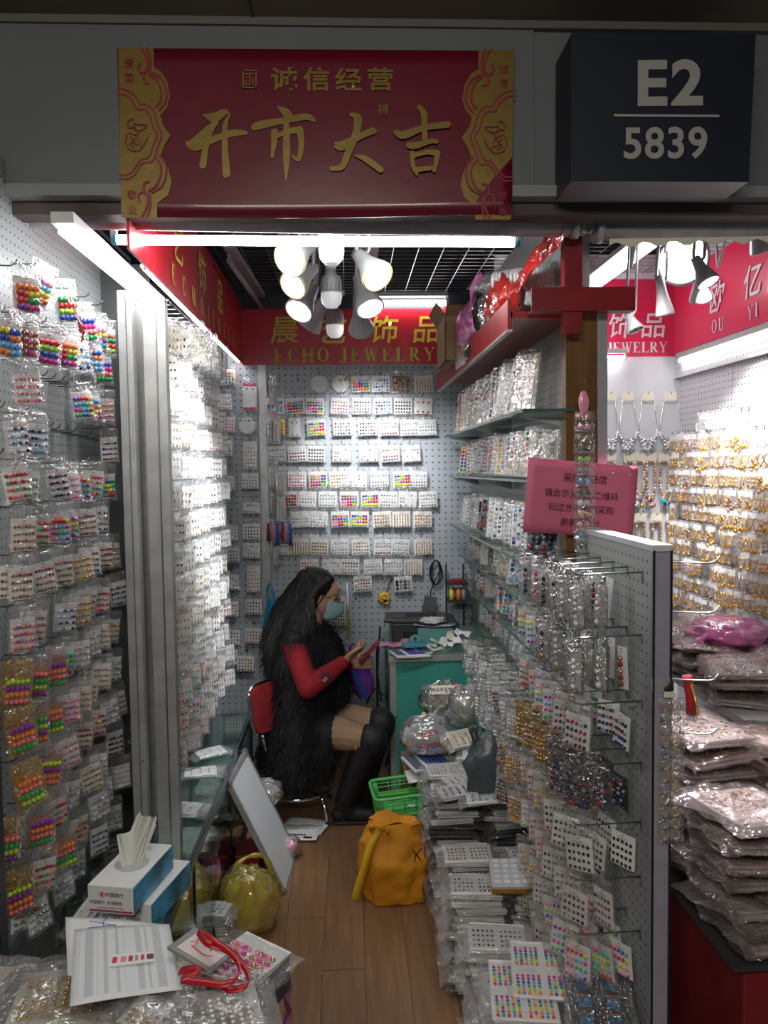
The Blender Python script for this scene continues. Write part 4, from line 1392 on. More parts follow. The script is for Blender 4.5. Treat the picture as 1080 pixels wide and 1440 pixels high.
# necklaces on the white wall
def necklace(px, py, L, wid, style, lab, grp):
    p = aY(px, py, 3.97)
    t = thing('necklace', lab, 'necklace', p, group=grp)
    b = MB(); b.box((0, 0, -.012), (.062, .002, .045), CREAM); b.box((.006, -.004, -.008), (.05, .002, .042), CREAM, Matrix.Rotation(.1, 3, 'Y')); b.build('card', t)
    b = MB()
    def lp(s): return Vector((s * wid * (.35 + .65 * min(1, 1)), -.004, -.03))
    m = BEAD['silver'] if style == 'silver' else BEAD['gold']
    n = 22
    pts = []
    for k in range(n + 1):
        u = k / n * 2 - 1
        pts.append(Vector((wid * (1 - abs(abs(u) - .6) * .9) * (1 if u > 0 else -1) * min(1, abs(u) * 2.2), -.006, -.03 - L * (1 - abs(u)) ** .7)))
    b.tube(pts, .0028, m, 4)
    b.build('chain', t)
    b = MB()
    r2 = random.Random(px)
    if style == 'silver':
        for q in range(5):
            for k in range(9 - q):
                a = math.pi * (k + .5 + q * .5) / 9
                b.sph((math.cos(a) * wid * (1.0 - q * .05), -.008, -.03 - L * .62 - math.sin(a) * (L * .18 + q * .012)), (.0105, .005, .0105), r2.choice([BEAD['silver'], BEAD['silver'], BEAD['grey'], BEAD['crystal']]), 6, 4)
        for k in range(8):
            b.tube([((k - 3.5) * wid * .2, -.008, -.03 - L * .9), ((k - 3.5) * wid * .2, -.008, -.03 - L * 1.12 + abs(k - 3.5) * .006)], .0022, BEAD['silver'], 4)
    else:
        cs = ['teal', 'coral', 'gold', 'rose', 'garnet', 'pearl', 'navy', 'green', 'pink']
        for k in range(26):
            u = k / 25 * 2 - 1
            b.sph((wid * .8 * (1 if u > 0 else -1) * min(1, abs(u) * 2.5), -.008, -.04 - L * (1 - abs(u)) * .95), .0075, BEAD[r2.choice(['rose', 'gold', 'pearl', 'rose'])], 6, 4)
        for k in range(7):
            b.sph((r2.uniform(-1, 1) * wid * .8, -.009, -.03 - L * r2.uniform(.85, 1.1)), (.011, .007, .013), BEAD[r2.choice(cs)], 6, 4)
    b.build('pendants', t)
    b = MB(); b.tube([(0, .048, .006), (0, -.01, .006), (0, -.016, .014)], .002, DSTEEL, 5); b.build('hook', t)
k = 0
for px, wid in ((859, .035), (883, .048), (911, .050), (943, .062)):
    necklace(px, 555, .26, wid, 'silver', 'wide silver bib necklace in the upper row on the white wall, %s from left' % ORD[k], 'silver necklaces on the white wall'); k += 1
k = 0
for px in (858, 885, 899, 915, 934):
    necklace(px, 640, .22, .028, 'bead', 'beaded necklace with coloured drops, middle row on the white wall, %s from left' % ORD[k], 'beaded necklaces on the white wall'); k += 1
k = 0
for px in (876, 900, 923, 945):
    necklace(px, 725, .22, .026, 'bead', 'slim gold and bead necklace, bottom row on the white wall, %s from left' % ORD[k], 'slim necklaces on the white wall'); k += 1
# price tag on gold wall
p = aX(981, 601, 1.68)
b = MB(); b.box((0, 0, 0), (.002, .05, .038), WHITE, Matrix.Rotation(R(-40), 3, 'Z')); b.b2((-.003, -.012, .004), (-.0015, .012, .006), PRINT)
b.build('price_tag', label='small white price tag at the left end of the upper gold rows', cat='tag', loc=p)
# ================================================================== right display wall
def film_blob(name, c, r3, seed, m, nu=26, nv=18, amp=.25, freq=3.0, flat=True, parent=None, part='bag', fold=.12, rot=None, **kw):
    """crumpled plastic bag body: ellipsoid with sharp folds, resting flat"""
    mb = MB()

    def fn(u, v):
        th = math.pi * v
        ph_ = 2 * math.pi * u
        d = Vector((math.sin(th) * math.cos(ph_), math.sin(th) * math.sin(ph_), math.cos(th)))
        n = nz(d, freq, seed)
        n2 = abs(nz(d, freq * 2.3, seed + 5))
        n3 = abs(nz(d, freq * 5, seed + 9))
        k = 1 + amp * n + fold * (.5 - n2 * 2) + fold * .5 * (.4 - n3 * 2)
        p = Vector((d.x * r3[0] * k, d.y * r3[1] * k, d.z * r3[2] * k))
        if flat and p.z < -r3[2] * .75:
            p.z = -r3[2] * .75
        if rot:
            p = rot @ p
        return p
    mb.grid(fn, nu, nv, m, True, close=True)
    return mb.build(part, parent)


SH = [((700, 570), 1.875), ((745, 688), 1.655), ((745, 797), None), ((765, 870), None), ((778, 948), None), ((787, 1024), None)]
YE = 2.37
shelves = []
for k, ((px, py), z) in enumerate(SH):
    p = aY(px, py, YE)
    xf = {0: .545, 1: .56}.get(k, p.x)
    z = z or p.z
    t = thing('glass_shelf', 'green-edged glass shelf on the right wall, %s from top' % ORD[k], 'shelf', (.71, 3.2, z), group='glass shelves on the right wall')
    b = MB()
    b.b2((xf - .71, YE - 3.2, -.004), (0.004, 4.24 - 3.2, .004), GLASS)
    b.build('glass', t)
    b = MB()
    b.b2((xf - .712, YE - 3.2, -.0042), (xf - .709, 4.24 - 3.2, .0042), GEDGE)
    b.b2((xf - .712, YE - 3.203, -.0046), (0.004, YE - 3.198, .0046), GEDGE)
    b.build('polished_edge', t)
    for yy in (2.45, 3.3, 4.15):
        b = MB()
        b.poly([(0, yy - 3.2, -.005), (xf - .70, yy - 3.2, -.005), (xf - .70, yy - 3.2, -.014), (0, yy - 3.2, -.05)], ALU, (0, .004, 0))
        b.build('bracket', t)
    shelves.append((xf, z))
STK = 'clear packs standing on the glass shelves'
spl = [
 ['crystal', 'silver', 'pearl', 'gold', 'dark', 'crystal', 'crystal', 'silver', 'pearl'],
 ['crystal', 'redgreen', 'pearl', 'gold', 'rainbow', 'pearl', 'gold', 'pearl', 'pink', 'dark', 'silver'],
 ['dark', 'pearl', 'crystal', 'bluewhite', 'bluewhite', 'pearl', 'bluewhite', 'silver', 'bluewhite', 'dark'],
 ['dark', 'pearl', 'gold', 'gold', 'mixed', 'bluewhite', 'pearl', 'gold', 'pearl', 'gold'],
 ['crystal', 'crystal', 'rainbow', 'rainbow', 'black', 'pink', 'rainbow', 'rainbow', 'silver', 'gold'],
 ['silver', 'silver', 'rainbow', 'rainbow', 'bluewhite', 'crystal', 'silver', 'silver', 'crystal', 'silver']]
for k, (xf, z) in enumerate(shelves):
    nxt = shelves[k - 1][1] - z if k else .27
    hh = min(.150, nxt - .055)
    ys = 2.46 if k else 2.62
    i = 0
    while ys < 4.15:
        w = rg.choice([.06, .07, .085, .10]) if k else rg.choice([.09, .11, .08])
        pal = spl[k][i % len(spl[k])]
        h = hh * rg.uniform(.85, 1.0)
        if k == 0: h = min(.19, .24)
        nx = 3 if w < .065 else 4
        nn = max(4, int(h / .017))
        stl = rg.choice(['flat', 'ball', 'square', 'flat']) if pal not in ('rainbow',) else 'ball'
        cm = rg.choice([WHITE, WHITE, CREAM]) if pal not in ('dark', 'black') else rg.choice([WHITE, DCARD])
        top = .014
        if k == 4 and 2.62 < ys < 2.72:
            ys += .1
        lean = R(-8)
        pack('stud_strip_pack', '%s pack of %s pieces, %s glass shelf down, %s from front end' % ({'card_white': 'white', 'card_cream': 'cream', 'card_dark': 'black'}[cm.name], LOOK[pal].replace(' earring', ''), ORD[k], ORD[i]), 'accessory pack', STK,
             (xf + .080 + rg.uniform(-.01, .01), ys, z + .008 + h + top + .010), R(-rg.uniform(30, 50)), w, h, cm, pal, nx, nn, w / nx * .36 if stl != 'square' else w / nx * .3, stl, i % 5, top=top, fm=rg.choice([FILM, FILM2]),
             tilt=R(rg.uniform(-7, 7)), rxx=lean, puff=.009, y0=.02)
        i += 1
        ys += w * .95 + rg.uniform(.02, .045)
# white spray bottle on the fifth shelf
xf, z = shelves[4]
p = aX(737, 905, xf + .05)
t = thing('spray_bottle', 'white plastic spray bottle standing on the fifth glass shelf', 'bottle', (p.x, p.y, z + .004))
b = MB(); b.lathe([(0, 0), (.021, 0), (.022, .006), (.022, .085), (.016, .10), (.010, .106), (.010, .112)], mat('bottle_white', (.72, .72, .70), .3), n=20); b.build('body', t)
b = MB(); b.lathe([(.0115, .108), (.0125, .112), (.0125, .13), (.006, .134), (.006, .146), (0, .148)], WHITE, n=16); b.build('cap', t)
b = MB(); b.lathe([(.0223, .03), (.0223, .07)], mat('label_green', (.25, .4, .38), .5), n=20); b.build('label_band', t)

# red painted board on top of the display wall and what is piled on it
t = thing('top_board', 'dark red painted board along the top of the right display wall', 'board', (.6, 3.3, 2.16))
b = MB(); b.b2((-.09, -.92, -.0), (.11, .95, .02), PAINTRED); b.b2((-.10, -.92, -.035), (-.085, .95, .055), PAINTRED); b.build('board', t)
b = MB(); b.b2((-.102, -.92, -.042), (-.085, .95, -.035), ALU); b.build('metal_edge', t)
# wooden post and red cross pieces
t = thing('partition_post', 'varnished brown wooden post between the two stalls', 'post', (.737, 2.40, 0))
b = MB(); b.b2((-.055, -.02, 0), (.045, .02, 2.19), WOODV); b.build('wood', t)
b = MB(); b.b2((.045, -.024, 0), (.075, .02, 2.19), mat('post_grey', (.42, .43, .45), .35, metal=.2)); b.build('metal_edge', t)
t = thing('painted_frame', 'dark red painted upright with a short crossing bar at the stall corner', 'frame', (.69, 2.33, 2.2))
b = MB(); b.b2((-.032, -.02, -.10), (.022, .02, .24), PAINTRED); b.build('upright', t)
b = MB(); x0, x1 = aY(690, 430, 2.32).x - .69, aY(890, 430, 2.32).x - .69; b.b2((x0 + .12, -.03, -.035), (x1, -.022, .035), PAINTRED); b.b2((x0 + .12, -.022, -.035), (x1, .02, -.03), PAINTRED); b.build('crossbar', t)
# cardboard box
p = aY(622, 480, 3.45)
t = thing('cardboard_box', 'open brown cardboard box on the top board, pink bag draped over it', 'box', (.575, 3.62, 2.18))
b = MB()
for a, c in (((-.13, -.16, 0), (-.126, .16, .20)), ((.126, -.16, 0), (.13, .16, .20)), ((-.13, -.16, 0), (.13, -.156, .20)), ((-.13, .156, 0), (.13, .16, .20)), ((-.13, -.16, 0), (.13, .16, .004))):
    b.b2(a, c, CARDB)
b.build('carton', t)
b = MB(); b.poly([(-.13, -.16, .2), (.13, -.16, .2), (.13, -.22, .235), (-.13, -.22, .235)], CARDB, (0, .003, .003)); b.poly([(-.13, -.16, .2), (-.13, .16, .2), (-.17, .15, .26), (-.17, -.15, .26)], CARDB, (.003, 0, .003)); b.build('flap', t)
def bagthing(name, label, cat, loc, r3, seed, m, extra=None, **kw):
    t = thing(name, label, cat, loc)
    film_blob('bag', None, r3, seed, m, parent=t, **kw)
    if extra: extra(t)
    return t
def handle(t, pts, r, m, name='handle'):
    b = MB()
    n = 14
    pts = [Vector(q) for q in pts]
    def cr(i, s):
        p0, p1, p2, p3 = pts[max(i - 1, 0)], pts[i], pts[i + 1], pts[min(i + 2, len(pts) - 1)]
        return .5 * ((2 * p1) + (p2 - p0) * s + (2 * p0 - 5 * p1 + 4 * p2 - p3) * s * s + (3 * p1 - p0 - 3 * p2 + p3) * s ** 3)
    q = [cr(i, s / 5) for i in range(len(pts) - 1) for s in range(5)] + [pts[-1]]
    b.tube(q, [r * (1 + .35 * math.sin(k * 1.3)) for k in range(len(q))], m, 7)
    b.build(name, t)
p = aX(632, 462, .50)
def ex(t):
    handle(t, [(-.01, -.10, .02), (-.02, -.20, .10), (0, -.25, .16), (.01, -.16, .10), (0, -.05, .04)], .010, FILMPL)
bagthing('plastic_bag', 'bright pink plastic bag with loop handle draped over the cardboard box', 'bag', (.53, 3.30, 2.30), (.055, .16, .095), 3, FILMPL, ex)
bagthing('plastic_bag', 'black plastic bag squeezed between the pink and the red bags', 'bag', (.555, 2.98, 2.31), (.06, .09, .12), 8, mat('bag_black', (.02, .022, .025), .25, bump=.6, bscale=30))
bagthing('plastic_bag', 'clear bag of silvery goods beside the red bag on the top board', 'bag', (.535, 2.86, 2.275), (.045, .05, .08), 21, FILM2)
def ex(t):
    b = MB()
    b.grid(lambda u, v: Vector((.02 + .05 * u + .012 * nz((u, v, 0), 4), -.05 - .44 * u, .015 + .10 * u ** .7)) + Vector((0, .010 * math.cos(v * 6.283), math.sin(v * 6.283) * (.022 + .034 * abs(u - .25)) * (1 + .5 * nz((u * 3, math.cos(v * 6.283), math.sin(v * 6.283)), 2, 7)))), 22, 16, FILMR, close=False)
    b.build('twisted_neck', t)
    film_blob('contents', None, (.05, .07, .05), 4, MATS['bead_red'], parent=t)
bagthing('plastic_bag', 'red plastic bag with twisted neck on the top board beside the foam cups', 'bag', (.56, 2.72, 2.28), (.065, .105, .09), 12, FILMR, ex)
bagthing('plastic_bag', 'clear flattened bag hanging below the cardboard box', 'bag', (.50, 3.34, 2.19), (.02, .15, .07), 15, FILM2)
bagthing('plastic_bag', 'crumpled dark scrap of bag caught under the cardboard box edge', 'bag', (.505, 3.16, 2.17), (.02, .07, .035), 33, MATS['bag_black'])
# cups
t = thing('foam_cup_pack', 'clear-wrapped column of white foam cups lying over the red bag', 'cups', aY(738, 392, 2.66))
q = Vector((.75, -.50, .02)).to_track_quat('Z', 'Y').to_matrix()
b = MB()
for i in range(16):
    b.lathe([(.036, -.11 + i * .0135), (.040, -.11 + i * .0135 + .004), (.040, -.11 + i * .0135 + .008), (.036, -.11 + i * .0135 + .011)], WHITE, n=22, rot=q)
b.lathe([(0, -.112), (.036, -.112)], WHITE, n=22, rot=q)
b.build('cups', t)
b = MB(); b.lathe([(.002, -.22), (.02, -.17), (.044, -.125), (.045, .10), (.03, .13), (.002, .15)], FILM, n=22, rot=q); b.build('clear_wrap', t)
b = MB(); b.sph(q @ Vector((-.0, 0, .0)) + Vector((-.012, -.045, .006)), (.022, .003, .012), INKR, 14, 8); b.build('printed_logo', t)

# strings of hair ties in front of the post
t = thing('hair_tie_strip', 'hanging clear strip of paired hair ties in front of the pink notice', 'hair ties', aY(820, 545, 2.29))
cs = ['coral', 'pink', 'rose', 'black', 'lime', 'grey', 'sky', 'black', 'crystal', 'gold', 'coral', 'sky', 'black']
b = MB(); b.tube([(0, .07, .01), (0, -.01, .01), (0, -.016, .02)], .002, DSTEEL, 5); b.build('hook', t)
b = MB(); b.sph((.0, -.006, -.045), (.016, .006, .035), BEAD['pink'], 10, 8); b.build('pink_scrunchie', t)
z = -.085
for i, c in enumerate(cs):
    b = MB()
    for s in (-1, 1):
        b.sph((s * .010, -.008, z), .0095, BEAD[c], 8, 6)
        b.tube([(s * .010 + math.cos(a) * .010, -.006, z + .006 + math.sin(a) * .008) for a in [q_ * math.pi / 4 for q_ in range(9)]], .0012, BLACK, 4, caps=False)
    b.build('hair_tie', t)
    b = MB()
    b.grid(lambda u, v: Vector(((u - .5) * .062 + .006 * nz((u, v, i), 5), -.018 - .004 * math.sin(u * 3.1) + .004 * nz((u, v, i), 9), z + .014 - v * .030 + .006 * nz((u, v, i + 3), 6))), 6, 4, FILM2)
    b.grid(lambda u, v: Vector(((u - .5) * .058, .003, z + .014 - v * .030)), 2, 2, FILM)
    b.build('clear_pocket', t)
    z -= .0325
# strip of hoops at the panel end
c0 = aY(941, 978, 1.765)
t = thing('hoop_earring_strip', 'hanging clear strip of golden hoop earrings on the end of the low panel', 'earring strip', c0)
b = MB(); b.sph((0, 0, .016), (.012, .004, .008), BLACK, 8, 5); b.b2((-.014, -.004, -.004), (.014, -.002, .010), CREAM); b.tube([(0, .012, .03), (0, -.006, .028), (0, -.01, .036)], .0015, DSTEEL, 5); b.build('header', t)
b = MB()
for i in range(12):
    for s in (-1, 1):
        x, z = s * .013, -.022 - i * .0285
        b.tube([(x + math.cos(a) * .0105, -.010, z + math.sin(a) * .0105) for a in [q_ * math.pi / 6 for q_ in range(13)]], .0016, BEAD['gold'] if (i + s) % 3 else BEAD['silver'], 5, caps=False)
        b.sph((x, -.010, z - .010), .003, BEAD['pearl'], 6, 4)
b.build('hoops', t)
b = MB(); b.grid(lambda u, v: Vector(((u - .5) * .060 + .003 * nz((u, v * 9, 0), 6), -.016 - .004 * abs(math.sin(v * 12 * math.pi)) + .003 * nz((u * 3, v * 20, 1), 2), -.003 - v * .352)), 8, 48, FILM2)
b.grid(lambda u, v: Vector(((u - .5) * .058, -.004, -.003 - v * .352)), 2, 12, FILM); b.build('clear_pocket', t)

# pink notice
yp = 2.335
Q = [aY(743, 643, yp), aY(897, 656, yp), aY(888, 757, yp), aY(735, 748, yp)]
cN = sum(Q, Vector()) / 4
t = thing('paper_notice', 'pink paper notice with handwritten-style Chinese print taped between the stalls', 'notice', cN)
b = MB(); b.grid(lambda u, v: (Q[0].lerp(Q[1], u)).lerp(Q[3].lerp(Q[2], u), v) - cN + Vector((0, .006 * math.sin(u * 4) - .004 * math.sin(v * 3), 0)), 12, 8, PINKPAPER); o = b.build('sheet', t)
sm = o.modifiers.new('s', 'SOLIDIFY'); sm.thickness = .0006
rt = (Q[1] - Q[0]).normalized(); up = (Q[0] - Q[3]).normalized()
for s, px, py, sz in (('采购商进店', 823, 673, .0285), ('请出示义乌购二维码', 818, 695, .0265), ('扫过方可进店采购', 817, 715, .0265), ('谢谢合作!!!', 815, 735, .0265)):
    text(s, 'lettering', INK, t, aY(px, py, yp - .008) - cN, rt, up, sz, sx=.97)
b = MB(); 
for px, py in ((886, 668), (862, 665)):
    q = aY(px, py, yp - .007) - cN; b.sph(q, (.005, .001, .002), WHITE, 6, 4)
b.build('pin', t)

# ------------------------------------------------ low panel: long hooks with packs
G6 = 'packs on the long hooks of the low right panel'
rowspec = [
 (1.440, 'tall', ['dark', 'pink', 'black', 'dark', 'pearl']),
 (1.285, 'card', ['rainbow', 'rainbow', 'tallmix', 'tallmix', 'tallmix']),
 (1.120, 'card', ['redgreen', 'rainbow', 'rainbow', 'rainbow', 'dark']),
 (.965, 'kraft', ['gold', 'gold', 'gold', 'rose', 'dark']),
 (.815, 'card', ['gold', 'rose', 'gold', 'dark', 'black']),
 (.675, 'card', ['pearl', 'pink', 'pink', 'dark', 'dark']),
 (.535, 'card', ['gold', 'gold', 'rose', 'rainbow', 'rainbow']),
 (.395, 'card', ['rose', 'silver', 'rose', 'silver', 'rose']),
 (.265, 'card', ['silver', 'rose', 'silver', 'rose', 'rose']),
]
hk_y = [2.355, 2.25, 2.145, 2.04, 1.935, 1.835]
for j, (z, kd, pals) in enumerate(rowspec):
    for i, y in enumerate(hk_y):
        if j >= 7 and i > 3 or j == 8 and i > 2: continue
        link('hook', LHOOK, wall_part, (XR - .001, y, z), (0, 0, R(-90)))
        for d, x in enumerate((.555, .61, .665)):
            if rg.random() < .12 and d: continue
            pal = pals[min(i, 4)]
            w, h, cm, nx, nn, r, st, fm = .07, .085, WHITE, 5, 4, .0048, 'ball', FILM
            long_ = kd == 'tall' or pal == 'tallmix'
            if pal == 'tallmix': pal = rg.choice(['pearl', 'mixed', 'rose'])
            if long_:
                w, h, nx, nn, r, fm = .034, .105, 1, 5, .0075, FILMD
            if kd == 'kraft':
                cm = KRAFT; fm = FILMG if i < 3 else FILMD; nn = 5; nx = 6
                if pal == 'dark': cm = DCARD
            if kd == 'card' and j >= 4: st = 'ball' if pal in ('rainbow', 'gold', 'pearl') else 'flat'
            lab = '%s %s of %s pieces, row %s, %s hook, %s along it, low panel' % (CN[cm.name], 'slim pack' if long_ else 'card', LOOK[pal].split(' bead')[0].replace(' earring', '').split(' stud')[0], NUM[j], ORD[i], ORD[d])
            pack('bead_pack', lab, 'bead pack', G6, (x + rg.uniform(-.008, .008), y + rg.uniform(-.008, .008), z - .004), R(-rg.uniform(34, 50) if d == 0 else -rg.uniform(55, 80)), w, h, cm, pal, nx, nn, r, st, (i + j + d) % 5, fm=fm,
                 tilt=R(rg.uniform(-6, 6)), rxx=R(rg.uniform(-5, 5)), puff=.012 if long_ else .007, top=.024, rowwise=pal == 'rainbow' and j == 1, sleeve=(d < 2))
# hooks below the glass shelves
G7 = 'packs hanging under the glass shelves'
for j, (z, pals) in enumerate(((.92, ['pearl', 'pearl', 'dark', 'pearl', 'silver', 'silver', 'silver', 'silver']), (.775, ['gold', 'rose', 'crystal', 'silver', 'silver', 'pearl', 'silver']), (.64, ['gold', 'dark', 'dark', 'dark']))):
    for i, pal in enumerate(pals):
        y = 2.50 + i * .135
        link('hook', LHOOK, wall_right, (XR - .001, y, z), (0, 0, R(-90)))
        for d, x in enumerate((.545, .61)):
            pack('bead_pack', 'white card of %s pieces under the shelves, row %s, %s from the low panel, %s' % (LOOK[pal].split()[0], NUM[j], ORD[i], ('outer', 'inner')[d]), 'bead pack', G7, (x, y, z - .004), R(-rg.uniform(35, 60)), .075, .10, WHITE, pal, 6, 6, .0052, 'ball', (i + j) % 5, fm=FILM2, tilt=R(rg.uniform(-7, 7)), puff=.008, top=.022)

# ================================================================== bundles piled on the floor
def bundle_sleeve(w, l, t, seed, fm):
    key = ('bs', w, l, t, seed, fm.name)
    if key in _c: return _c[key]
    mb = MB()
    e = .03

    def sheet(sg):
        def fn(u, v):
            x = (u - .5) * (w + 2 * e)
            y = (v - .5) * (l + .012)
            over = max(0, abs(x) - w / 2) / e
            z = sg * (t / 2 + .003) * (1 - over * .8) * (min(1, 8 * v * (1 - v)) ** .5 if True else 1)
            n = nz((x, y, sg), 22, seed); n2 = nz((x, y, sg + 2), 55, seed)
            z += (.004 + .012 * over) * n + .003 * n2 - over * .008
            return Vector((x + over * .012 * n2, y + over * .015 * n, t / 2 + .003 + z))
        return fn
    mb.grid(sheet(1), 12, 9, fm)
    mb.grid(sheet(-1), 8, 4, fm)
    m = mb.mesh('clear_sleeve'); _c[key] = m
    return m


def cards_mesh(w, l, t, n, m, seed=0):
    key = ('cs', w, l, t, n, m.name, seed)
    if key in _c: return _c[key]
    rnd = random.Random(seed)
    mb = MB()
    for i in range(n):
        a = rnd.uniform(-.03, .03)
        mb.box((rnd.uniform(-.004, .004), rnd.uniform(-.003, .003), .003 + (i + .5) * t / n), (w, l, t / n * .55), m, Matrix.Rotation(a, 3, 'Z'))
    o = mb.mesh('card_stack'); _c[key] = o
    return o


def lay_beads(w, l, t, pal, nx, ny, r, seed, style='ball', cellx=1, celly=1, rowwise=False):
    key = ('lb', w, l, t, pal, nx, ny, r, seed, style, cellx, celly)
    if key in _c: return _c[key]
    rnd = random.Random(seed + 5)
    mb = MB(); P = PAL[pal]
    for cx in range(cellx):
        for cy in range(celly):
            ox, oy = (cx + .5) / cellx * w - w / 2, (cy + .5) / celly * l - l / 2
            for i in range(nx):
                for k in range(ny):
                    mtl = BEAD[P[(k + seed) % len(P)] if rowwise and i % 2 == 0 else rnd.choice(P)]
                    mb.sph((ox + ((i + .5) / nx - .5) * w / cellx * .84, oy + ((k + .5) / ny - .62) * l / celly * .70, t + .004), (r, r, r * .5), mtl, 6, 3)
    m = mb.mesh('beads'); _c[key] = m
    return m


def bundle(label, group, loc, rz, w=.17, l=.13, t=.024, pal='mixed', fm=FILM2, cm=WHITE, nx=5, ny=4, r=.0045, cx=2, cy=1, seed=0, tip=(0, 0), s=1.0, name='card_bundle', cat='bundle', n=5, rowwise=False):
    o = thing(name, label, cat, loc, (tip[0], tip[1], rz), group)
    o.scale = (s, s, s)
    c = link('card_stack', cards_mesh(w, l, t, n, cm, seed % 3), o)
    link('beads', lay_beads(w, l, t, pal, nx, ny, r, seed % 3, 'ball', cx, cy, rowwise), c)
    link('clear_sleeve', bundle_sleeve(w, l, t, seed % 4, fm), o)
    return o


def soft_sleeve(w, l, t, seed, fm):
    key = ('ss', w, l, t, seed, fm.name)
    if key in _c: return _c[key]
    mb = MB()
    def sheet(sg):
        def fn(u, v):
            x = (u - .5) * (w + .05); y = (v - .5) * (l + .05)
            dome = (max(0, 1 - (2 * u - 1) ** 4) * max(0, 1 - (2 * v - 1) ** 4)) ** .6
            n = nz((x, y, sg), 14, seed); n2 = abs(nz((x, y, sg + 2), 30, seed)); n3 = nz((x, y, 4), 70, seed)
            z = sg * (t / 2) * dome * (.9 + .5 * n) + .010 * n - .012 * n2 * dome + .003 * n3
            return Vector((x + .02 * n * (1 - dome), y + .02 * n2 * (1 - dome), t / 2 + .004 + z - .006 * (1 - dome)))
        return fn
    mb.grid(sheet(1), 18, 18, fm); mb.grid(sheet(-1), 10, 10, fm)
    m = mb.mesh('clear_sleeve'); _c[key] = m
    return m


def scatter(w, l, t, pal, n, r, seed):
    key = ('sc', w, l, t, pal, n, r, seed)
    if key in _c: return _c[key]
    rnd = random.Random(seed + 50); mb = MB(); P = PAL[pal]
    for k in range(n):
        x, y = rnd.gauss(0, .28) * w, rnd.gauss(0, .28) * l
        x = max(-w * .46, min(w * .46, x)); y = max(-l * .46, min(l * .46, y))
        mb.sph((x, y, t * .5 + rnd.uniform(0, t * .35)), (r, r * rnd.uniform(.5, 1), r * .6), BEAD[rnd.choice(P)], 5, 3, Matrix.Rotation(k, 3, 'Z'))
    m = mb.mesh('trinkets'); m['x'] = 1; _c[key] = m
    return m


def soft_bag(label, group, loc, rz, w, l, t, pal, fm, pm, seed, tip=(0, 0), n=130):
    o = thing('goods_bag', label, 'bag', loc, (tip[0], tip[1], rz), group)
    link('clear_sleeve', soft_sleeve(w, l, t, seed % 5, fm), o)
    c = link('packed_cards', cards_mesh(w * .9, l * .9, t * .6, 2, pm, seed % 3), o)
    tk = link('trinkets', scatter(w * .9, l * .9, t * .9, pal, n, .006, seed % 4), o); tk['kind'] = 'stuff'
    return o


PN = [('rear', .385, .60, (2.90, 3.06), .47), ('middle', .40, .61, (2.44, 2.60), .37), ('front', .42, .62, (1.98, 2.15), .325)]
pile_pal = ['mixed', 'dark', 'silver', 'pink', 'crystal', 'rose', 'rainbow', 'goldsil']
for pi, (pn, xa, xb, ysr, hgt) in enumerate(PN):
    for xi, x in enumerate((xa, xb)):
        for yi, y in enumerate(ysr):
            T = .027
            n = int(hgt / (T + .002)) - (0 if xi == 0 else 1) + (1 if yi else 0)
            z = .006
            for q in range(n):
                dark_ = pi == 0 and q in (n - 6, n - 5)
                pal = rg.choice(pile_pal)
                bundle('bag of %s cards, layer %s, %s %s column, %s floor pile' % ('dark' if dark_ else LOOK[pal].replace(' earring', '').split(' stud')[0], NUM[q], ('front', 'back')[yi], ('aisle side', 'wall side')[xi], pn),
                       'bagged cards in the %s floor pile' % pn, (x + rg.uniform(-.020, .020), y + rg.uniform(-.012, .012), z), R(rg.uniform(-9, 9)), .160, .125, .021, pal, FILM2, DCARD if dark_ else WHITE, seed=rg.randrange(12), tip=(R(rg.uniform(-1.2, 1.2)), R(rg.uniform(-1.2, 1.2))))
                z += T + rg.uniform(0, .0022)
            PN_top = z
            if pi == 0 and xi == 0 and yi == 0: zA = z
            if pi == 1 and xi == 0 and yi == 0: zB = z
            if pi == 2 and xi == 0 and yi == 0: zC = z
            if pi == 1 and xi == 1 and yi == 0: zB2 = z
            if pi == 2 and xi == 1 and yi == 0: zC2 = z
# loose bags slumped on the rear pile
for k, (px, py, y, rz, pal, lab) in enumerate(((648, 1118, 2.95, 20, 'rainbow', 'loose bag of bright beads on top of the rear floor pile, nearest the baskets'), (672, 1150, 2.84, -25, 'pink', 'tilted bag of pink pieces on the rear floor pile'),
                                                (640, 1165, 2.82, 8, 'dark', 'crinkled clear bag of black stones at the aisle side of the rear pile'), (690, 1185, 2.76, -5, 'silver', 'open card of fine silver hooks at the front of the rear pile'))):
    p = aY(px, py, y)
    bundle(lab, 'loose bags on the rear pile', (min(max(p.x, .33), .50) if k != 3 else .48, y, zA + .002 + .006 * k), R(rz), .12, .10, .014, pal, FILM2, WHITE, 4, 4, .005, 1, 1, k, (R(8 * (k % 2)), R(-6)), n=3)
# gold-edged tray box on the middle pile
p = aY(740, 1262, 2.43)
t = thing('jewellery_tray', 'shallow gold-edged box of clear compartments on the middle floor pile', 'tray', (.535, 2.40, zB + .028), (R(6), R(-2), R(-7)))
b = MB(); b.box((0, 0, .008), (.19, .15, .016), BEAD['gold']); o = b.build('gold_base', t)
b = MB(); b.box((0, 0, .0195), (.188, .148, .007), mat('tray_clear', (.5, .52, .54), .2, coat=.5)); b.build('lid', t)
b = MB()
for i in range(6):
    for j in range(5):
        b.box(((i + .5) / 6 * .175 - .0875, (j + .5) / 5 * .135 - .0675, .025), (.019, .018, .006), mat('cell', (.72, .74, .76), .25))
b.build('compartments', t)['kind'] = 'stuff'
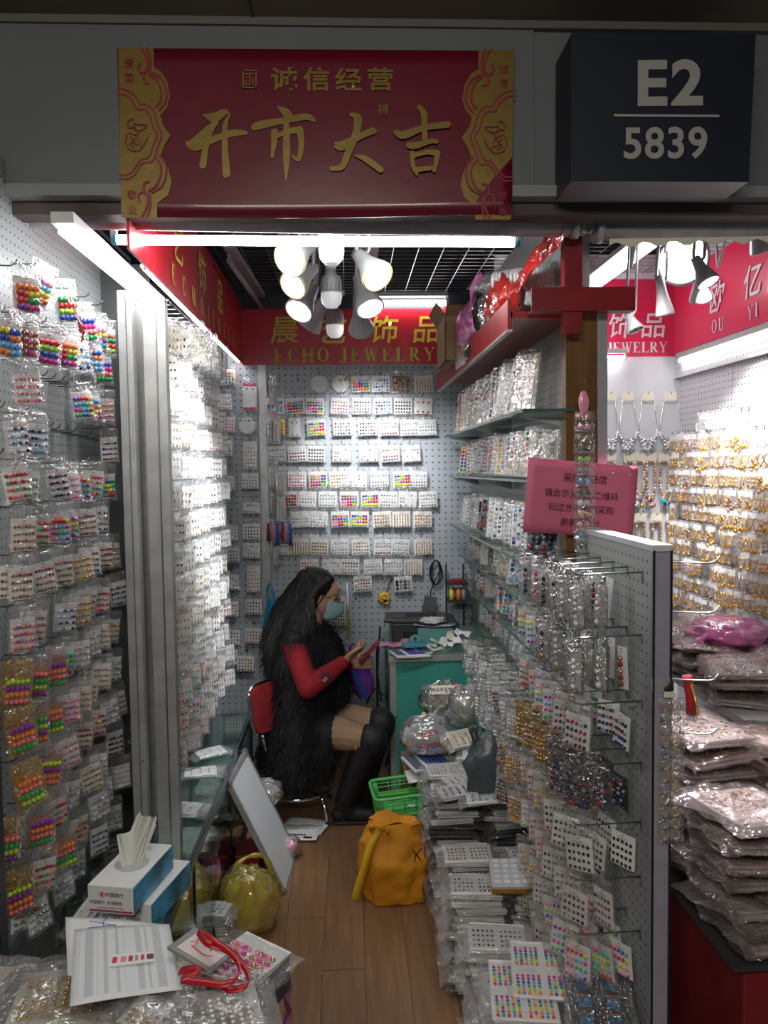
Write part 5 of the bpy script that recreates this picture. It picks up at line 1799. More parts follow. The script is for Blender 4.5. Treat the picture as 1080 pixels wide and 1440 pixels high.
# sheets of coloured beads on the front pile
for k, (x, y, rz) in enumerate(((.435, 1.93, -7), (.505, 1.99, -9))):
    bundle('wide white sheet of rainbow bead sets on the front floor pile, %s one' % ('nearer the aisle' if k == 0 else 'nearer the panel'), 'rainbow sheets on the front pile', (x, y, zC + .006 + .012 * k), R(rz), .165, .21, .010, 'rainbow', FILM, WHITE, 5, 6, .0052, 2, 2, k, (R(5), R(0)), n=2, rowwise=True)
# blue tags in dark sleeves leaning beside
t = thing('blue_card_bundle', 'thick bundle of black cards with bright blue tags leaning on the front pile', 'bundle', (.622, 1.90, .355), (R(-66), R(0), R(-8)))
b = MB()
for k in range(7):
    b.box((0, .006 * k, 0), (.15, .0015, .24), DCARD)
b.build('card_stack', t)
b = MB()
for i in range(2):
    for j in range(5):
        b.box((-.035 + i * .07, -.003, .09 - j * .046), (.032, .002, .028), mat('tag_blue', (.02, .30, .65), .35)); b.box((-.035 + i * .07, -.004, .106 - j * .046), (.03, .002, .005), BEAD['orange'])
b.build('tags', t)
for k in range(4):
    b = MB(); b.grid(lambda u, v: Vector(((u - .5) * .175 + .004 * nz((u, v, k), 8), -.010 + k * .016 + .004 * nz((u, v, k + 4), 10), (v - .5) * .27)), 8, 10, FILMD); b.build('clear_sleeve', t)
# dark grey bag on the rear pile
def ex(t):
    handle(t, [(-.05, 0, .08), (-.075, -.01, .15), (-.06, -.01, .165), (-.045, 0, .09)], .008, MATS['bag_slate'])
p = aY(690, 1115, 2.80)
mat('bag_slate', (.075, .095, .11), .32, bump=.5, bscale=26)
bagthing('plastic_bag', 'slate grey plastic bag slumped against the hanging pearl cards', 'bag', (p.x, 2.80, zA + .115), (.095, .055, .135), 17, MATS['bag_slate'], ex, amp=.2)

# ================================================================== floor items at the back
# baskets
def basket(lab, loc, rz, w=.27, l=.19, h=.085, m=None):
    t = thing('plastic_basket', lab, 'basket', loc, (R(4), R(-3), rz), 'green plastic baskets')
    m = m or mat('basket_green', (.13, .60, .16), .35)
    def rr(w_, l_, z, n=8, cr=.03):
        pts = []
        for sx, sy, a0 in ((1, 1, 0), (-1, 1, 90), (-1, -1, 180), (1, -1, 270)):
            for k in range(n):
                a = R(a0 + 90 * k / (n - 1))
                pts.append(Vector((sx * (w_ / 2 - cr) + cr * math.cos(a), sy * (l_ / 2 - cr) + cr * math.sin(a), z)))
        return pts
    b = MB()
    bot, top_ = rr(w * .86, l * .84, .002), rr(w * .97, l * .97, h)
    n = len(bot)
    b.poly(bot, m, (0, 0, .003)); b.build('base', t)
    b = MB()
    # slatted side: posts and rings with gaps
    N = 120
    for k in range(N):
        f = k / N * n
        i = int(f) % n; fr_ = f - int(f)
        A0 = bot[i].lerp(bot[(i + 1) % n], fr_); A1 = top_[i].lerp(top_[(i + 1) % n], fr_)
        b.tube([A0, A1], .0028, m, 4)
    for z_ in (.15, .6, .8):
        ring = [bot[i % n].lerp(top_[i % n], z_) for i in range(n + 1)]
        b.tube(ring, .003, m, 4, caps=False)
    for k in range(n):
        b.add([bot[k], bot[(k + 1) % n], bot[(k + 1) % n].lerp(top_[(k + 1) % n], .35), bot[k].lerp(top_[k], .35)], [(0, 1, 2, 3)], m)
    b.build('lattice_side', t)
    b = MB()
    b.tube([top_[i % n] for i in range(n + 1)], .0075, m, 6, caps=False)
    b.build('rim', t)
    return t
pb = aY(556, 1108, 3.25)
t = thing('storage_box', 'dull red box on the floor beneath the green baskets', 'box', (.235, 3.28, .006))
b = MB(); b.box((0, 0, .075), (.20, .15, .15), DULLRED); o = b.build('carton', t); bevel(o, .006)
b = MB(); b.box((0, 0, .152), (.205, .155, .006), MATS['dull_red']); b.build('lid', t)
basket('lower green plastic basket with a darker rim under the other basket', (.23, 3.26, .165), R(4), m=mat('basket_green_dark', (.10, .42, .06), .35))
basket('upper green plastic basket standing empty beside the calculator', (.215, 3.27, .235), R(7))
b = MB(); b.box((0, 0, 0), (.03, .02, .001), WHITE); b.build('price_tag', label='tiny white price label inside the upper green basket', cat='tag', loc=(.25, 3.24, .245))
t = thing('folded_goods', 'layers of folded pale cloth sandwiched between the two green baskets', 'cloth', (.235, 3.26, .182))
for k in range(3):
    b = MB(); b.box((0, 0, k * .015), (.18 - .01 * k, .12, .013), (CREAM, WHITE, PAPER)[k]); bevel(b.build('layer', t), .005)

# yellow tote bag
t = thing('tote_bag', 'orange-yellow cloth tote bag with strap slumped on the wooden floor', 'bag', (.165, 2.98, .006))
YEL = mat('tote_yellow', (.75, .31, .012), .7, bump=.5, bscale=18, var=.12, vscale=6)
mb = MB()
def tote(u, v):
    a = 2 * math.pi * u
    z = v * .30
    k = 1.0 + .16 * math.sin(v * 3.1) - .55 * max(0, v - .55)
    sq = lambda c: math.copysign(abs(c) ** .8, c)
    x, y = sq(math.cos(a)) * .135 * k, sq(math.sin(a)) * .09 * k * (1 - .45 * max(0, v - .5))
    f = .034 * nz((math.cos(a) * 1.5, math.sin(a) * 1.5, v * 2.2), 1.6, 4) - .040 * abs(nz((math.cos(a), math.sin(a), v * 1.3), 3.2, 9))
    return Vector((x * (1 + f * 6), y * (1 + f * 6), z + .02 * nz((x, y, v), 9, 2) * v))
mb.grid(tote, 48, 22, YEL, close=True)
mb.poly([tote(i / 24, 0) for i in range(24)][::-1], YEL)
def top_(u, v):
    p = tote(u, 1); c = Vector((0, 0, .285))
    q = p.lerp(c, v); q.z += -.02 * v + .02 * nz(q, 14, 1)
    return q
mb.grid(top_, 48, 6, YEL, close=True)
mb.build('cloth_body', t)
b = MB()
def ribbon(mb, pts, w, m, wd=(0, 0, 1)):
    pts = [Vector(q) for q in pts]
    out = []
    for i in range(len(pts) - 1):
        p0, p1, p2, p3 = pts[max(i - 1, 0)], pts[i], pts[i + 1], pts[min(i + 2, len(pts) - 1)]
        for s in range(6):
            s_ = s / 6
            out.append(.5 * ((2 * p1) + (p2 - p0) * s_ + (2 * p0 - 5 * p1 + 4 * p2 - p3) * s_ ** 2 + (3 * p1 - p0 - 3 * p2 + p3) * s_ ** 3))
    out.append(pts[-1])
    wd = Vector(wd).normalized()
    vs = [p - wd * w / 2 for p in out] + [p + wd * w / 2 for p in out]
    n = len(out)
    mb.add(vs, [(i, i + 1, n + i + 1, n + i) for i in range(n - 1)], m, True)
ribbon(b, [(-.05, -.03, .29), (-.09, -.08, .26), (-.125, -.11, .17), (-.155, -.12, .08), (-.16, -.115, .045)], .035, mat('strap_yellow', (.78, .45, .01), .6), (1, .25, 0))
o = b.build('strap', t); sm = o.modifiers.new('s', 'SOLIDIFY'); sm.thickness = .003
b = MB(); handle(t, [(-.09, -.02, .27), (-.10, -.05, .30), (-.07, -.07, .31), (-.03, -.06, .28)], .010, YEL, 'opening_fold')
b = MB(); ribbon(b, [(.05, -.04, .29), (.08, -.06, .315), (.105, -.05, .30), (.11, -.04, .27)], .02, YEL, (.3, 1, .2)); o = b.build('short_handle', t); o.modifiers.new('s', 'SOLIDIFY').thickness = .003
def onbag(px, py):
    p = aY(px, py, 2.98 - .108) - Vector((.165, 2.98, .006)); return p
strokes('pen_marks', t, INK, [[(581, 1195, .9), (591, 1208, .9)], [(592, 1192, .9), (584, 1203, .9), (583, 1211, .9)], [(597, 1190, .8), (598, 1204, .8)]], lambda x, y: onbag(x, y) + Vector((0, -.006, 0)))
# red shape behind
bagthing('plastic_bag', 'clear bag with red contents wedged left of the tote under the baskets', 'bag', (.085, 3.16, .075), (.05, .05, .075), 44, FILMR)
# calculator + papers + shopping bag on a low stack by the desk
t = thing('cardboard_box', 'closed brown carton on the floor in front of the teal desk', 'box', (.40, 3.50, .006))
b = MB(); b.box((0, 0, .17), (.34, .24, .34), CARDB); bevel(b.build('carton', t), .004)
b = MB(); b.box((0, -.0, .342), (.34, .05, .002), CREAM); b.build('tape', t)
t = thing('newspaper', 'folded newspaper lying under the calculator beside the baskets', 'newspaper', (.37, 3.34, .35), (R(3), R(-4), R(4)))
b = MB(); b.grid(lambda u, v: Vector(((u - .5) * .27, (v - .5) * .14, .012 * math.sin(u * 5) * (1 - v) - .05 * (1 - v) ** 3 * u)), 16, 8, PAPER); o = b.build('sheet', t); o.modifiers.new('s', 'SOLIDIFY').thickness = .004
b = MB()
for k in range(9):
    b.box((-.02 + k * .012, -.060, .002), (.008, .006, .004), INK)
b.build('printed_lines', t)
def calculator(lab, loc, rot, s=1.0):
    t = thing('calculator', lab, 'calculator', loc, rot, 'white desk calculators'); t.scale = (s, s, s)
    b = MB(); b.box((0, 0, .009), (.15, .20, .018), WHITE); bevel(b.build('body', t), .006, 3)
    b = MB(); b.box((0, .070, .0195), (.12, .035, .003), mat('lcd', (.15, .19, .17), .2)); b.build('display', t)
    b = MB(); b.box((0, .070, .0185), (.14, .05, .003), mat('keyblue', (.06, .09, .38), .4)); b.build('display_frame', t)
    b = MB()
    for i in range(5):
        for j in range(5):
            b.box(((i - 2) * .027, -.08 + j * .024, .021), (.020, .016, .006), MATS['keyblue'] if i < 4 else DARK)
    b.build('keys', t)['kind'] = 'stuff'
    return t
calculator('white calculator with blue keys lying under the printed shopping bag', (.335, 3.37, .372), (R(6), R(-6), R(112)))
p = aY(603, 1037, 3.42)
def ex(t):
    film_blob('contents', None, (.085, .07, .06), 5, mat('contents_grey', (.10, .10, .12), .5), parent=t)
    b = MB()
    for k in range(9):
        b.box((-.085, -.05 + k * .004, -.02 + .01 * (k % 3)), (.04, .03, .012), BEAD[['orange', 'magenta', 'blue', 'yellow', 'green', 'red', 'navy', 'pink', 'grey'][k]], Matrix.Rotation(.3 * k, 3, 'Y'))
    b.build('small_boxes', t)
    text('百合家', 'lettering', INKR, t, (-.005, -.098, .045), (1, 0, .16), (-.16, 0, 1), .030, bold=.01)
    text('Shopping Bag', 'lettering', INKR, t, (.015, -.100, -.005), (1, 0, .22), (-.2, 0, 1), .026, bold=.015)
    handle(t, [(.02, 0, .075), (.05, .02, .12), (.09, .03, .11), (.07, .02, .06)], .009, FILMW)
bagthing('shopping_bag', 'milky plastic shopping bag with red Shopping Bag print on the calculator', 'bag', (p.x, 3.42, p.z + .01), (.135, .088, .095), 6, FILMW, ex, amp=.15, fold=.08)
# clear bags at the desk's right foot
def ex(t):
    film_blob('contents', None, (.08, .06, .05), 7, mat('contents_tan', (.25, .2, .14), .4, var=.6, vscale=60), parent=t)
    b = MB(); b.box((.0, -.05, .065), (.13, .05, .003), CREAM, Matrix.Rotation(R(35), 3, 'X')); b.build('label_card', t)
    text('精品耳环专卖', 'lettering', INK, t, (-.01, -.056, .068), (1, 0, 0), (0, .6, .8), .019, bold=.01)
    b = MB(); b.box((.052, -.055, .066), (.02, .04, .004), INKR, Matrix.Rotation(R(35), 3, 'X')); b.build('red_corner', t)
bagthing('plastic_bag', 'clear bag with a printed white label in front of the teal desk', 'bag', aY(625, 985, 3.50), (.12, .08, .085), 10, FILM2, ex)
bagthing('plastic_bag', 'silvery bulging bag at the foot of the hanging cards beside the desk', 'bag', aY(655, 995, 3.34), (.085, .07, .10), 14, FILM2, lambda t: film_blob('contents', None, (.06, .05, .07), 3, mat('contents_silver', (.6, .58, .5), .25, metal=.7), parent=t))
t = thing('glue_bottle', 'small yellow tube with a black cap in front of the teal desk', 'bottle', aY(596, 1010, 3.46))
b = MB(); b.lathe([(0, -.035), (.010, -.035), (.011, 0), (.010, .025), (.005, .03)], mat('tube_yellow', (.8, .65, .03), .35), n=12); b.build('body', t)
b = MB(); b.lathe([(.007, .03), (.009, .033), (.009, .045), (0, .048)], BLACK, n=12, rot=Matrix.Rotation(R(20), 3, 'Y')); b.build('cap', t)
for k, (px, py, y, pal, lab) in enumerate(((652, 1035, 3.2, 'gold', 'yellow wrapped packet with red print beside the silvery bag'), (672, 1052, 3.15, 'crystal', 'white printed slip and bag next to the yellow packet'),
                                            (640, 1085, 3.12, 'rainbow', 'bright packet of coloured hair clips above the rear floor pile'))):
    p = aY(px, py, y)
    bundle(lab, 'loose packets beside the desk', (p.x, y, p.z - .02), R(15 - 20 * k), .13, .10, .016, pal, FILM2, (CREAM, WHITE, WHITE)[k], 4, 5, .006, 1, 1, k, (R(22), R(-4)), n=3)
    # something under them
t = thing('cardboard_box', 'carton hidden under the loose packets between desk and rear pile', 'box', (.56, 3.26, .006))
b = MB(); b.box((0, 0, .19), (.25, .26, .38), CARDB); bevel(b.build('carton', t), .004)
b = MB(); b.box((0, 0, .3815), (.25, .04, .002), CREAM); b.build('tape', t)

# ------------------------------------------------------------------ desk
pd = aY(548, 935, 3.80)
DX0 = pd.x
t = thing('desk', 'teal-fronted desk with aluminium edging under the paper clutter', 'desk', (.42, 3.80, 0))
b = MB(); b.b2((DX0 - .42 + .012, .002, .05), (.30, .012, .735), TEAL); b.build('front_panel', t)
b = MB(); b.b2((DX0 - .42, 0, .004), (DX0 - .42 + .03, .03, .74), ALU); b.b2((DX0 - .42, -.004, .45), (DX0 - .42 + .034, .0, .455), BLACK); b.build('frame_upright', t)
b = MB(); b.b2((DX0 - .42 - .005, -.012, .735), (.30, .0, .765), ALU)
for x in (.02, .10, .3, .45): b.sph((DX0 - .42 + x, -.013, .75), .003, DSTEEL, 6, 4)
b.build('edge_trim', t)
b = MB(); b.b2((DX0 - .42 - .005, .0, .74), (.30, .60, .765), mat('desk_top', (.22, .42, .36), .3)); b.build('desk_top', t)
b = MB(); b.b2((DX0 - .42 + .0, .03, .05), (DX0 - .42 + .012, .58, .735), TEAL); b.build('side_panel', t)
dz = .766
# laptop on a dark box
t = thing('printer', 'low dark box-like printer on the desk carrying the laptop', 'printer', (.40, 4.18, dz))
b = MB(); b.box((0, 0, .055), (.36, .26, .11), mat('printer_dark', (.05, .055, .06), .4)); bevel(b.build('body', t), .008)
b = MB(); b.box((-.06, -.132, .05), (.12, .004, .03), BLACK); b.build('slot', t)
t = thing('laptop', 'dark grey laptop lying half open on the printer', 'laptop', (.36, 4.16, dz + .112), (0, 0, R(-6)))
b = MB(); b.box((0, 0, .009), (.34, .24, .018), mat('laptop_grey', (.05, .052, .06), .35)); bevel(b.build('base', t), .004)
b = MB()
for i in range(12):
    for j in range(5):
        b.box((-.03 + i * .0145 - .02, -.02 + j * .018, .0195), (.012, .014, .003), BLACK)
b.build('keys', t)['kind'] = 'stuff'
b = MB(); b.box((-.09, -.075, .0187), (.07, .045, .001), DARK); b.build('touchpad', t)
# perforated grey plate leaning at back right
t = thing('perforated_plate', 'dark grey perforated plate leaning on the back wall above the desk', 'plate', aY(602, 860, 4.38), (0, R(12), 0))
b = MB(); b.box((0, 0, -.02), (.075, .008, .22), pegmat('plate_peg', (.12, .125, .14), .02, .0022, 'XZ', (.02, .02, .02))); b.build('plate', t)
t = thing('black_cable', 'coiled black cable hanging on the back wall above the desk', 'cable', aY(613, 800, 4.40))
b = MB()
pts = [Vector((.03 * math.cos(a) * (1 + .3 * math.sin(a * .37)), -.01 * math.sin(a * .5), .07 * math.sin(a) - .02)) for a in [k * .45 for k in range(44)]]
b.tube(pts + [Vector((-.03, 0, -.12)), Vector((-.04, 0, -.22))], .004, BLACK, 6); b.build('coil', t)
t = thing('shelf_box', 'small dark shelf unit with bottles at the back corner above the desk', 'rack', (.60, 4.30, .95))
b = MB(); b.b2((-.05, -.08, .10), (.06, .08, .11), DARK); b.b2((-.05, -.08, 0), (.06, .08, .01), DARK); b.b2((-.05, .07, -.16), (-.04, .08, .2), DARK); b.b2((.05, .07, -.16), (.06, .08, .2), DARK); b.build('frame', t)
for k, (x, c, lab) in enumerate(((-.03, 'yellow', 'yellow-black little bottle on the small dark shelf unit'), (.01, 'orange', 'orange little bottle on the small dark shelf unit'), (.04, 'grey', 'grey little bottle on the small dark shelf unit'))):
    b = MB(); b.lathe([(0, 0), (.013, 0), (.013, .055), (.006, .06), (.006, .075), (0, .076)], BEAD[c], n=10); b.build('small_bottle', label=lab, cat='bottle', loc=(.60 + x, 4.26, .961))
b = MB(); b.box((0, 0, .012), (.06, .05, .024), BEAD['garnet']); bevel(b.build('red_box', label='small dark red box on the shelf unit by the coiled cable', cat='box', loc=(.60, 4.24, 1.061)), .004)
# desk clutter
t = calculator('white calculator with blue keys at the front edge of the teal desk', (.295, 3.80, dz), (R(3), 0, R(105)), .9)
def sheet(name, lab, cat, c, w, l, rz, m, curl=.01, lift=0):
    b = MB(); b.grid(lambda u, v: Vector(((u - .5) * w, (v - .5) * l, curl * nz((u * 2, v * 2, rz), 1.5, 3) + curl * abs(u - .5) + .001)), 8, 6, m)
    o = b.build(name, label=lab, cat=cat, loc=(c[0], c[1], c[2] + lift), rot=(0, 0, R(rz))); o.modifiers.new('s', 'SOLIDIFY').thickness = .0012
    return o
sheet('pink_slip', 'pink paper sleeve hanging over the left front corner of the teal desk', 'paper', (.225, 3.93, dz + .02), .17, .08, 8, mat('paper_pink', (.68, .28, .50), .5), .03)
b = MB(); b.box((0, 0, .004), (.11, .02, .008), mat('orange_tool', (.8, .18, .03), .4)); b.build('paper_knife', label='flat orange cutter near the laptop on the desk', cat='cutter', loc=(.225, 4.0, dz + .012), rot=(0, 0, R(5)))
b = MB(); b.grid(lambda u, v: Vector(((u - .5) * .13, (v - .5) * .09, .012 * math.sin(u * 3.14) * math.sin(v * 3.14) + .002)), 10, 8, mat('wallet_blue', (.02, .25, .38), .4)); b.grid(lambda u, v: Vector(((.5 - u) * .13, (v - .5) * .09, 0)), 2, 2, DARK)
b.build('wallet', label='blue and black wallet lying on the front calculator', cat='wallet', loc=(.33, 3.87, dz + .035), rot=(R(4), 0, R(12)))
b = MB(); b.lathe([(.022, 0), (.024, .004), (.024, .05), (.022, .054), (.012, .054), (.012, 0), (.022, 0)], mat('tape_teal', (.2, .48, .5), .4), n=20); b.build('tape_roll', label='pale teal roll of tape in the middle of the desk', cat='tape', loc=(.33, 4.0, dz + .03), rot=(R(70), R(20), 0))
sheet('magazine', 'glossy magazine with crumpled tissue on top, at the desk rear', 'magazine', (.45, 4.07, dz + .10), .22, .15, -8, mat('magazine', (.38, .33, .42), .25, var=.5, vscale=20), .01)
t = thing('paper_box', 'low teal box under the magazine on the desk', 'box', (.45, 4.07, dz)); b = MB(); b.box((0, 0, .045), (.19, .12, .09), mat('box_teal', (.15, .38, .36), .4)); bevel(b.build('carton', t), .004)
film_blob('x', None, (.065, .045, .018), 3, mat('tissue', (.78, .78, .74), .7), part='crumpled_tissue', amp=.5).location = (.44, 4.05, dz + .125)
o = bpy.data.objects['crumpled_tissue']; o['label'] = 'crumpled white tissue lying on the glossy magazine'; o['category'] = 'tissue'
lb = ['fanned white tag card near the tape roll', 'white receipt curled at the desk front', 'cream receipt next to the fanned tags', 'long white slip by the hanging cards', 'pale green receipt at the front right of the desk', 'white slip between receipts', 'striped white voucher on the receipts', 'small white tag beside the wallet']
for k in range(8):
    sheet('paper_slip', lb[k], 'paper', (.37 + .03 * k, 3.80 + .045 * ((k * 3) % 6), dz + .004 + .009 * k), .10, .045, -50 + 27 * k, (WHITE, PAPER, CREAM)[k % 3], .025)
t = thing('tag_cards', 'little row of white tag cards standing on the desk behind the pink sleeve', 'tags', (.27, 4.02, dz))
for k in range(7):
    b = MB(); b.box((k * .012, 0, .018), (.008, .02, .034), WHITE if k % 2 else CREAM, Matrix.Rotation(.3, 3, 'Y')); b.build('tag', t)
# tape measure & brush on the back wall
t = thing('tape_measure', 'yellow tape measure hanging on the back pegboard', 'tape measure', aY(540, 840, YB - .035), (0, R(25), 0))
b = MB(); b.lathe([(0, -.014), (.030, -.014), (.034, -.008), (.034, .008), (.030, .014), (0, .014)], mat('tool_yellow', (.85, .5, .02), .35), n=22, rot=Matrix.Rotation(R(90), 3, 'X')); b.box((.022, 0, -.018), (.03, .028, .022), MATS['tool_yellow'])
b.build('case', t)
b = MB(); b.box((0, -.0155, .0), (.018, .002, .028), BLACK); b.box((0, -.0168, .0), (.012, .001, .018), CREAM); b.build('label_plate', t)
b = MB(); b.tube([(.0, .0, .035), (-.004, .0, .08), (0, .02, .12)], .003, BLACK, 5); b.build('strap', t)
t = thing('cleaning_brush', 'yellow bristle brush with white handle hanging on the back wall', 'brush', aY(489, 870, YB - .05))
b = MB(); b.tube([(0, 0, .21), (0, 0, .10), (0, 0, .04)], [.007, .010, .006], WHITE, 8); b.build('handle', t)
b = MB()
for k in range(260):
    a = rg.uniform(0, 6.28); z = rg.uniform(-.10, .03); r = .020 * math.sqrt(1 - ((z + .04) / .08) ** 2 + .05) if abs((z + .04) / .08) < 1 else .008
    b.tube([(0, 0, z), (math.cos(a) * r, math.sin(a) * r, z - .006)], .0009, mat('bristle', (.62, .62, .22), .6), 3, caps=False)
b.build('bristles', t)['kind'] = 'stuff'
o = pack('stud_strip', 'clear bag of dark and pink flower studs hanging beside the brush', 'earring strip', None, aY(476, 845, YB - .05) + Vector((0, 0, .06)), R(-20), .09, .17, WHITE, 'dark', 5, 7, .006, 'flat', 2, fm=FILM2, puff=.012)
# blue bag and navy cloth at the left
t = thing('cloth_bag', 'bright blue cloth bag hanging on the back wall behind the chair', 'bag', aY(385, 872, YB - .05))
b = MB(); b.grid(lambda u, v: Vector((math.cos(u * 6.283) * (.035 + .05 * min(1, v * 1.4)) + .02 * v, math.sin(u * 6.283) * .022, .12 - v * .26 + .02 * math.sin(u * 6.28) * (v > .9))), 20, 12, mat('bag_blue', (.015, .26, .52), .6, bump=.3), close=True); b.build('cloth_body', t)
handle(t, [(-.03, 0, .10), (-.035, 0, .17), (-.02, .01, .21), (0, 0, .17), (.01, 0, .11)], .006, MATS['bag_blue'])
t = thing('jacket', 'dark navy jacket hung on the back wall behind the seated person', 'jacket', aY(408, 905, YB - .06))
b = MB(); b.grid(lambda u, v: Vector((math.cos(u * 6.283) * (.09 + .02 * v) * (1 + .12 * math.sin(u * 31)), math.sin(u * 6.283) * .03, .18 - v * .55)), 40, 10, mat('jacket_navy', (.012, .025, .06), .8), close=True); b.build('cloth_body', t)
b = MB(); b.tube([(-.10, 0, .185), (.10, 0, .185)], .004, STEEL, 6); b.build('hanger_bar', t)
# cables below the desk
t = thing('black_cable', 'black power cables looping down beside the teal desk', 'cable', (.14, 4.1, .5))
b = MB()
b.tube([(.02, 0, .35), (.0, 0, .1), (.02, -.02, -.05), (.05, -.02, -.05), (.06, 0, .1), (.05, 0, .26), (.02, 0, .30), (0, 0, .22), (-.0, 0, -.1)], .006, BLACK, 6)
b.tube([(-.06, -.05, -.05), (-.02, -.05, .03), (.05, -.05, -.02), (.08, -.05, -.2), (.04, -.05, -.4)], .006, BLACK, 6)
b.build('cable', t)
b = MB(); b.tube([(.02, -.06, -.1), (.08, -.06, -.22), (.06, -.06, -.38), (.0, -.06, -.45), (-.03, -.06, -.40)], .004, mat('cable_grey', (.4, .4, .42), .4), 6); b.build('white_cable', t)
t = thing('gift_bag', 'violet and blue plastic bag behind the seated person\'s hands', 'bag', (.045, 4.0, .60))
film_blob('bag', None, (.06, .04, .13), 19, mat('bag_violet', (.22, .06, .42), .3, bump=.5, bscale=20), parent=t, rot=Matrix.Rotation(R(-22), 3, 'Y'))
b = MB(); b.box((.0, -.045, -.02), (.03, .004, .16), mat('bag_cobalt', (.04, .10, .5), .3), Matrix.Rotation(R(-22), 3, 'Y')); b.build('blue_panel', t)
handle(t, [(-.03, 0, .08), (-.05, 0, .16), (-.03, 0, .19)], .008, MATS['bag_violet'])

# ================================================================== left counter
cx0, cx1, cy0, cy1, cz = -.88, -.50, 1.62, 3.82, .50
t = thing('glass_counter', 'low glass display counter with black edge along the left wall', 'counter', (-.69, 2.7, 0))
g = lambda a, c, m, n: (lambda b: (b.b2([a[i] - (-.69, 2.7, 0)[i] for i in range(3)], [c[i] - (-.69, 2.7, 0)[i] for i in range(3)], m), b.build(n, t)))(MB())
g((cx0, cy0, cz - .008), (cx1, cy1, cz), GLASS, 'glass_top')
g((cx1 - .006, cy0, .08), (cx1, cy1, cz - .03), GLASS, 'glass_front')
g((cx1 - .012, cy0, cz - .03), (cx1 + .004, cy1, cz - .001), mat('counter_edge', (.03, .04, .06), .15, spec=.8), 'front_rail')
g((cx1 - .02, cy0, .006), (cx1 + .002, cy1, .08), BLACK, 'plinth')
g((cx0, cy0, .10), (cx1 - .02, cy1, .11), DARK, 'shelf_board')
g((cx0, cy0, .006), (cx0 + .01, cy1, cz - .01), DARK, 'back_panel')
for y in (1.62, 2.35, 3.08, 3.80):
    g((cx1 - .014, y, .02), (cx1 + .003, y + .016, cz - .02), BLACK, 'upright')
    g((cx0, y, cz - .02), (cx1, y + .012, cz - .009), DARK, 'cross_rail')
G8 = 'bags inside the glass counter'
tealm = mat('sheet_teal', (.12, .32, .28), .5)
k = 0
for yy in (1.85, 2.1, 2.35, 2.6, 2.85, 3.1, 3.35, 3.6):
    bundle('bag of cards inside the glass counter, %s from the near end, %s sheet' % (ORD[k], ('pale', 'teal')[k % 2]), G8, (-.64 + .02 * (k % 3), yy, .30 + .0 * k), R(20 * (k % 3) - 20), .17, .15, .02, 'silver', FILM2, tealm if k % 2 else PAPER, 3, 3, .005, 1, 1, k, (R(10), 0), n=3)
    b = MB(); b.box((0, 0, 0), (.22, .2, .18), mat('tray_dark', (.03, .05, .05), .4)); o = b.build('storage_tray', label='dark tray standing inside the glass counter, %s from the near end' % ORD[k], cat='tray', group='trays inside the glass counter', loc=(-.66, yy, .205)); bevel(o, .004)
    k += 1

# tissue boxes
def tissue_box(lab, loc, rz, tis):
    t = thing('tissue_box', lab, 'tissue box', loc, (0, 0, rz), 'tissue boxes on the counter')
    b = MB(); b.box((0, 0, .036), (.125, .23, .072), mat('box_white', (.88, .88, .88), .35)); bevel(b.build('carton', t), .002)
    b = MB(); b.b2((.0628, -.115, .004), (.0636, .115, .07), mat('box_blue', (.05, .32, .55), .3, var=.8, vscale=12)); b.b2((-.06, -.1158, .004), (.06, -.1150, .009), mat('box_magenta', (.5, .04, .2), .4))
    b.build('printed_side', t)
    text('中国银行', 'lettering', INK, t, (.012, -.1165, .050), (1, 0, 0), (0, 0, 1), .0125, bold=.01)
    text('中国银行  全球服务', 'lettering', INK, t, (-.012, -.1165, .029), (1, 0, 0), (0, 0, 1), .0105, bold=.008)
    text('ALWAYS WITH YOU', 'lettering', INK, t, (0, -.1165, .015), (1, 0, 0), (0, 0, 1), .008)
    b = MB(); b.lathe([(.0062, 0), (.0075, 0), (.0075, .0006), (.0062, .0006), (.0062, 0)], INKR, (-.022, -.1165, .050), 16, Matrix.Rotation(R(90), 3, 'X')); b.b2((-.025, -.1172, .0465), (-.019, -.1165, .0535), INKR); b.build('emblem', t)
    if tis:
        b = MB(); b.lathe([(.0, .0728), (.045, .0728)], mat('slot_film', (.55, .55, .55), .3), n=20); b.build('opening', t)
        b = MB()
        tm = mat('tissue', (.86, .86, .83), .7)
        for (bx, tx, ty, tz, w0, w1, ph_) in ((-.012, .020, .035, .135, .030, .020, 0), (.008, -.018, .015, .085, .032, .030, 1.4), (.012, .040, .055, .110, .026, .012, 2.6), (-.004, -.030, .05, .060, .028, .034, 4)):
            b.grid(lambda u, v: Vector((bx + (tx - bx) * v + (u - .5) * 2 * (w0 + (w1 - w0) * v) * math.cos(ph_ * .4), ty * v + .010 * math.sin(u * 9 + ph_) * (.4 + v) + (u - .5) * .05 * math.sin(ph_), .071 + tz * v * (1 - .35 * abs(u - .35)))), 12, 9, tm)
        b.build('tissue', t)
    return t
tissue_box('upper white tissue box with a tissue sticking out', (-.600, 2.05, cz + .074), R(-12), True)
tissue_box('lower white tissue box half covered by the other one', (-.565, 2.10, cz + .001), R(-14), False)
t = thing('tape_cutter', 'small bright yellow plastic case on the counter below the tissue boxes', 'case', aZ(178, 1262, cz + .02), (0, 0, R(-15)))
b = MB(); b.box((0, 0, .0), (.05, .04, .035), mat('case_yellow', (.85, .75, .02), .35)); bevel(b.build('case', t), .004)
b = MB(); b.box((.0255, 0, 0), (.002, .02, .02), BLACK); b.build('window', t)
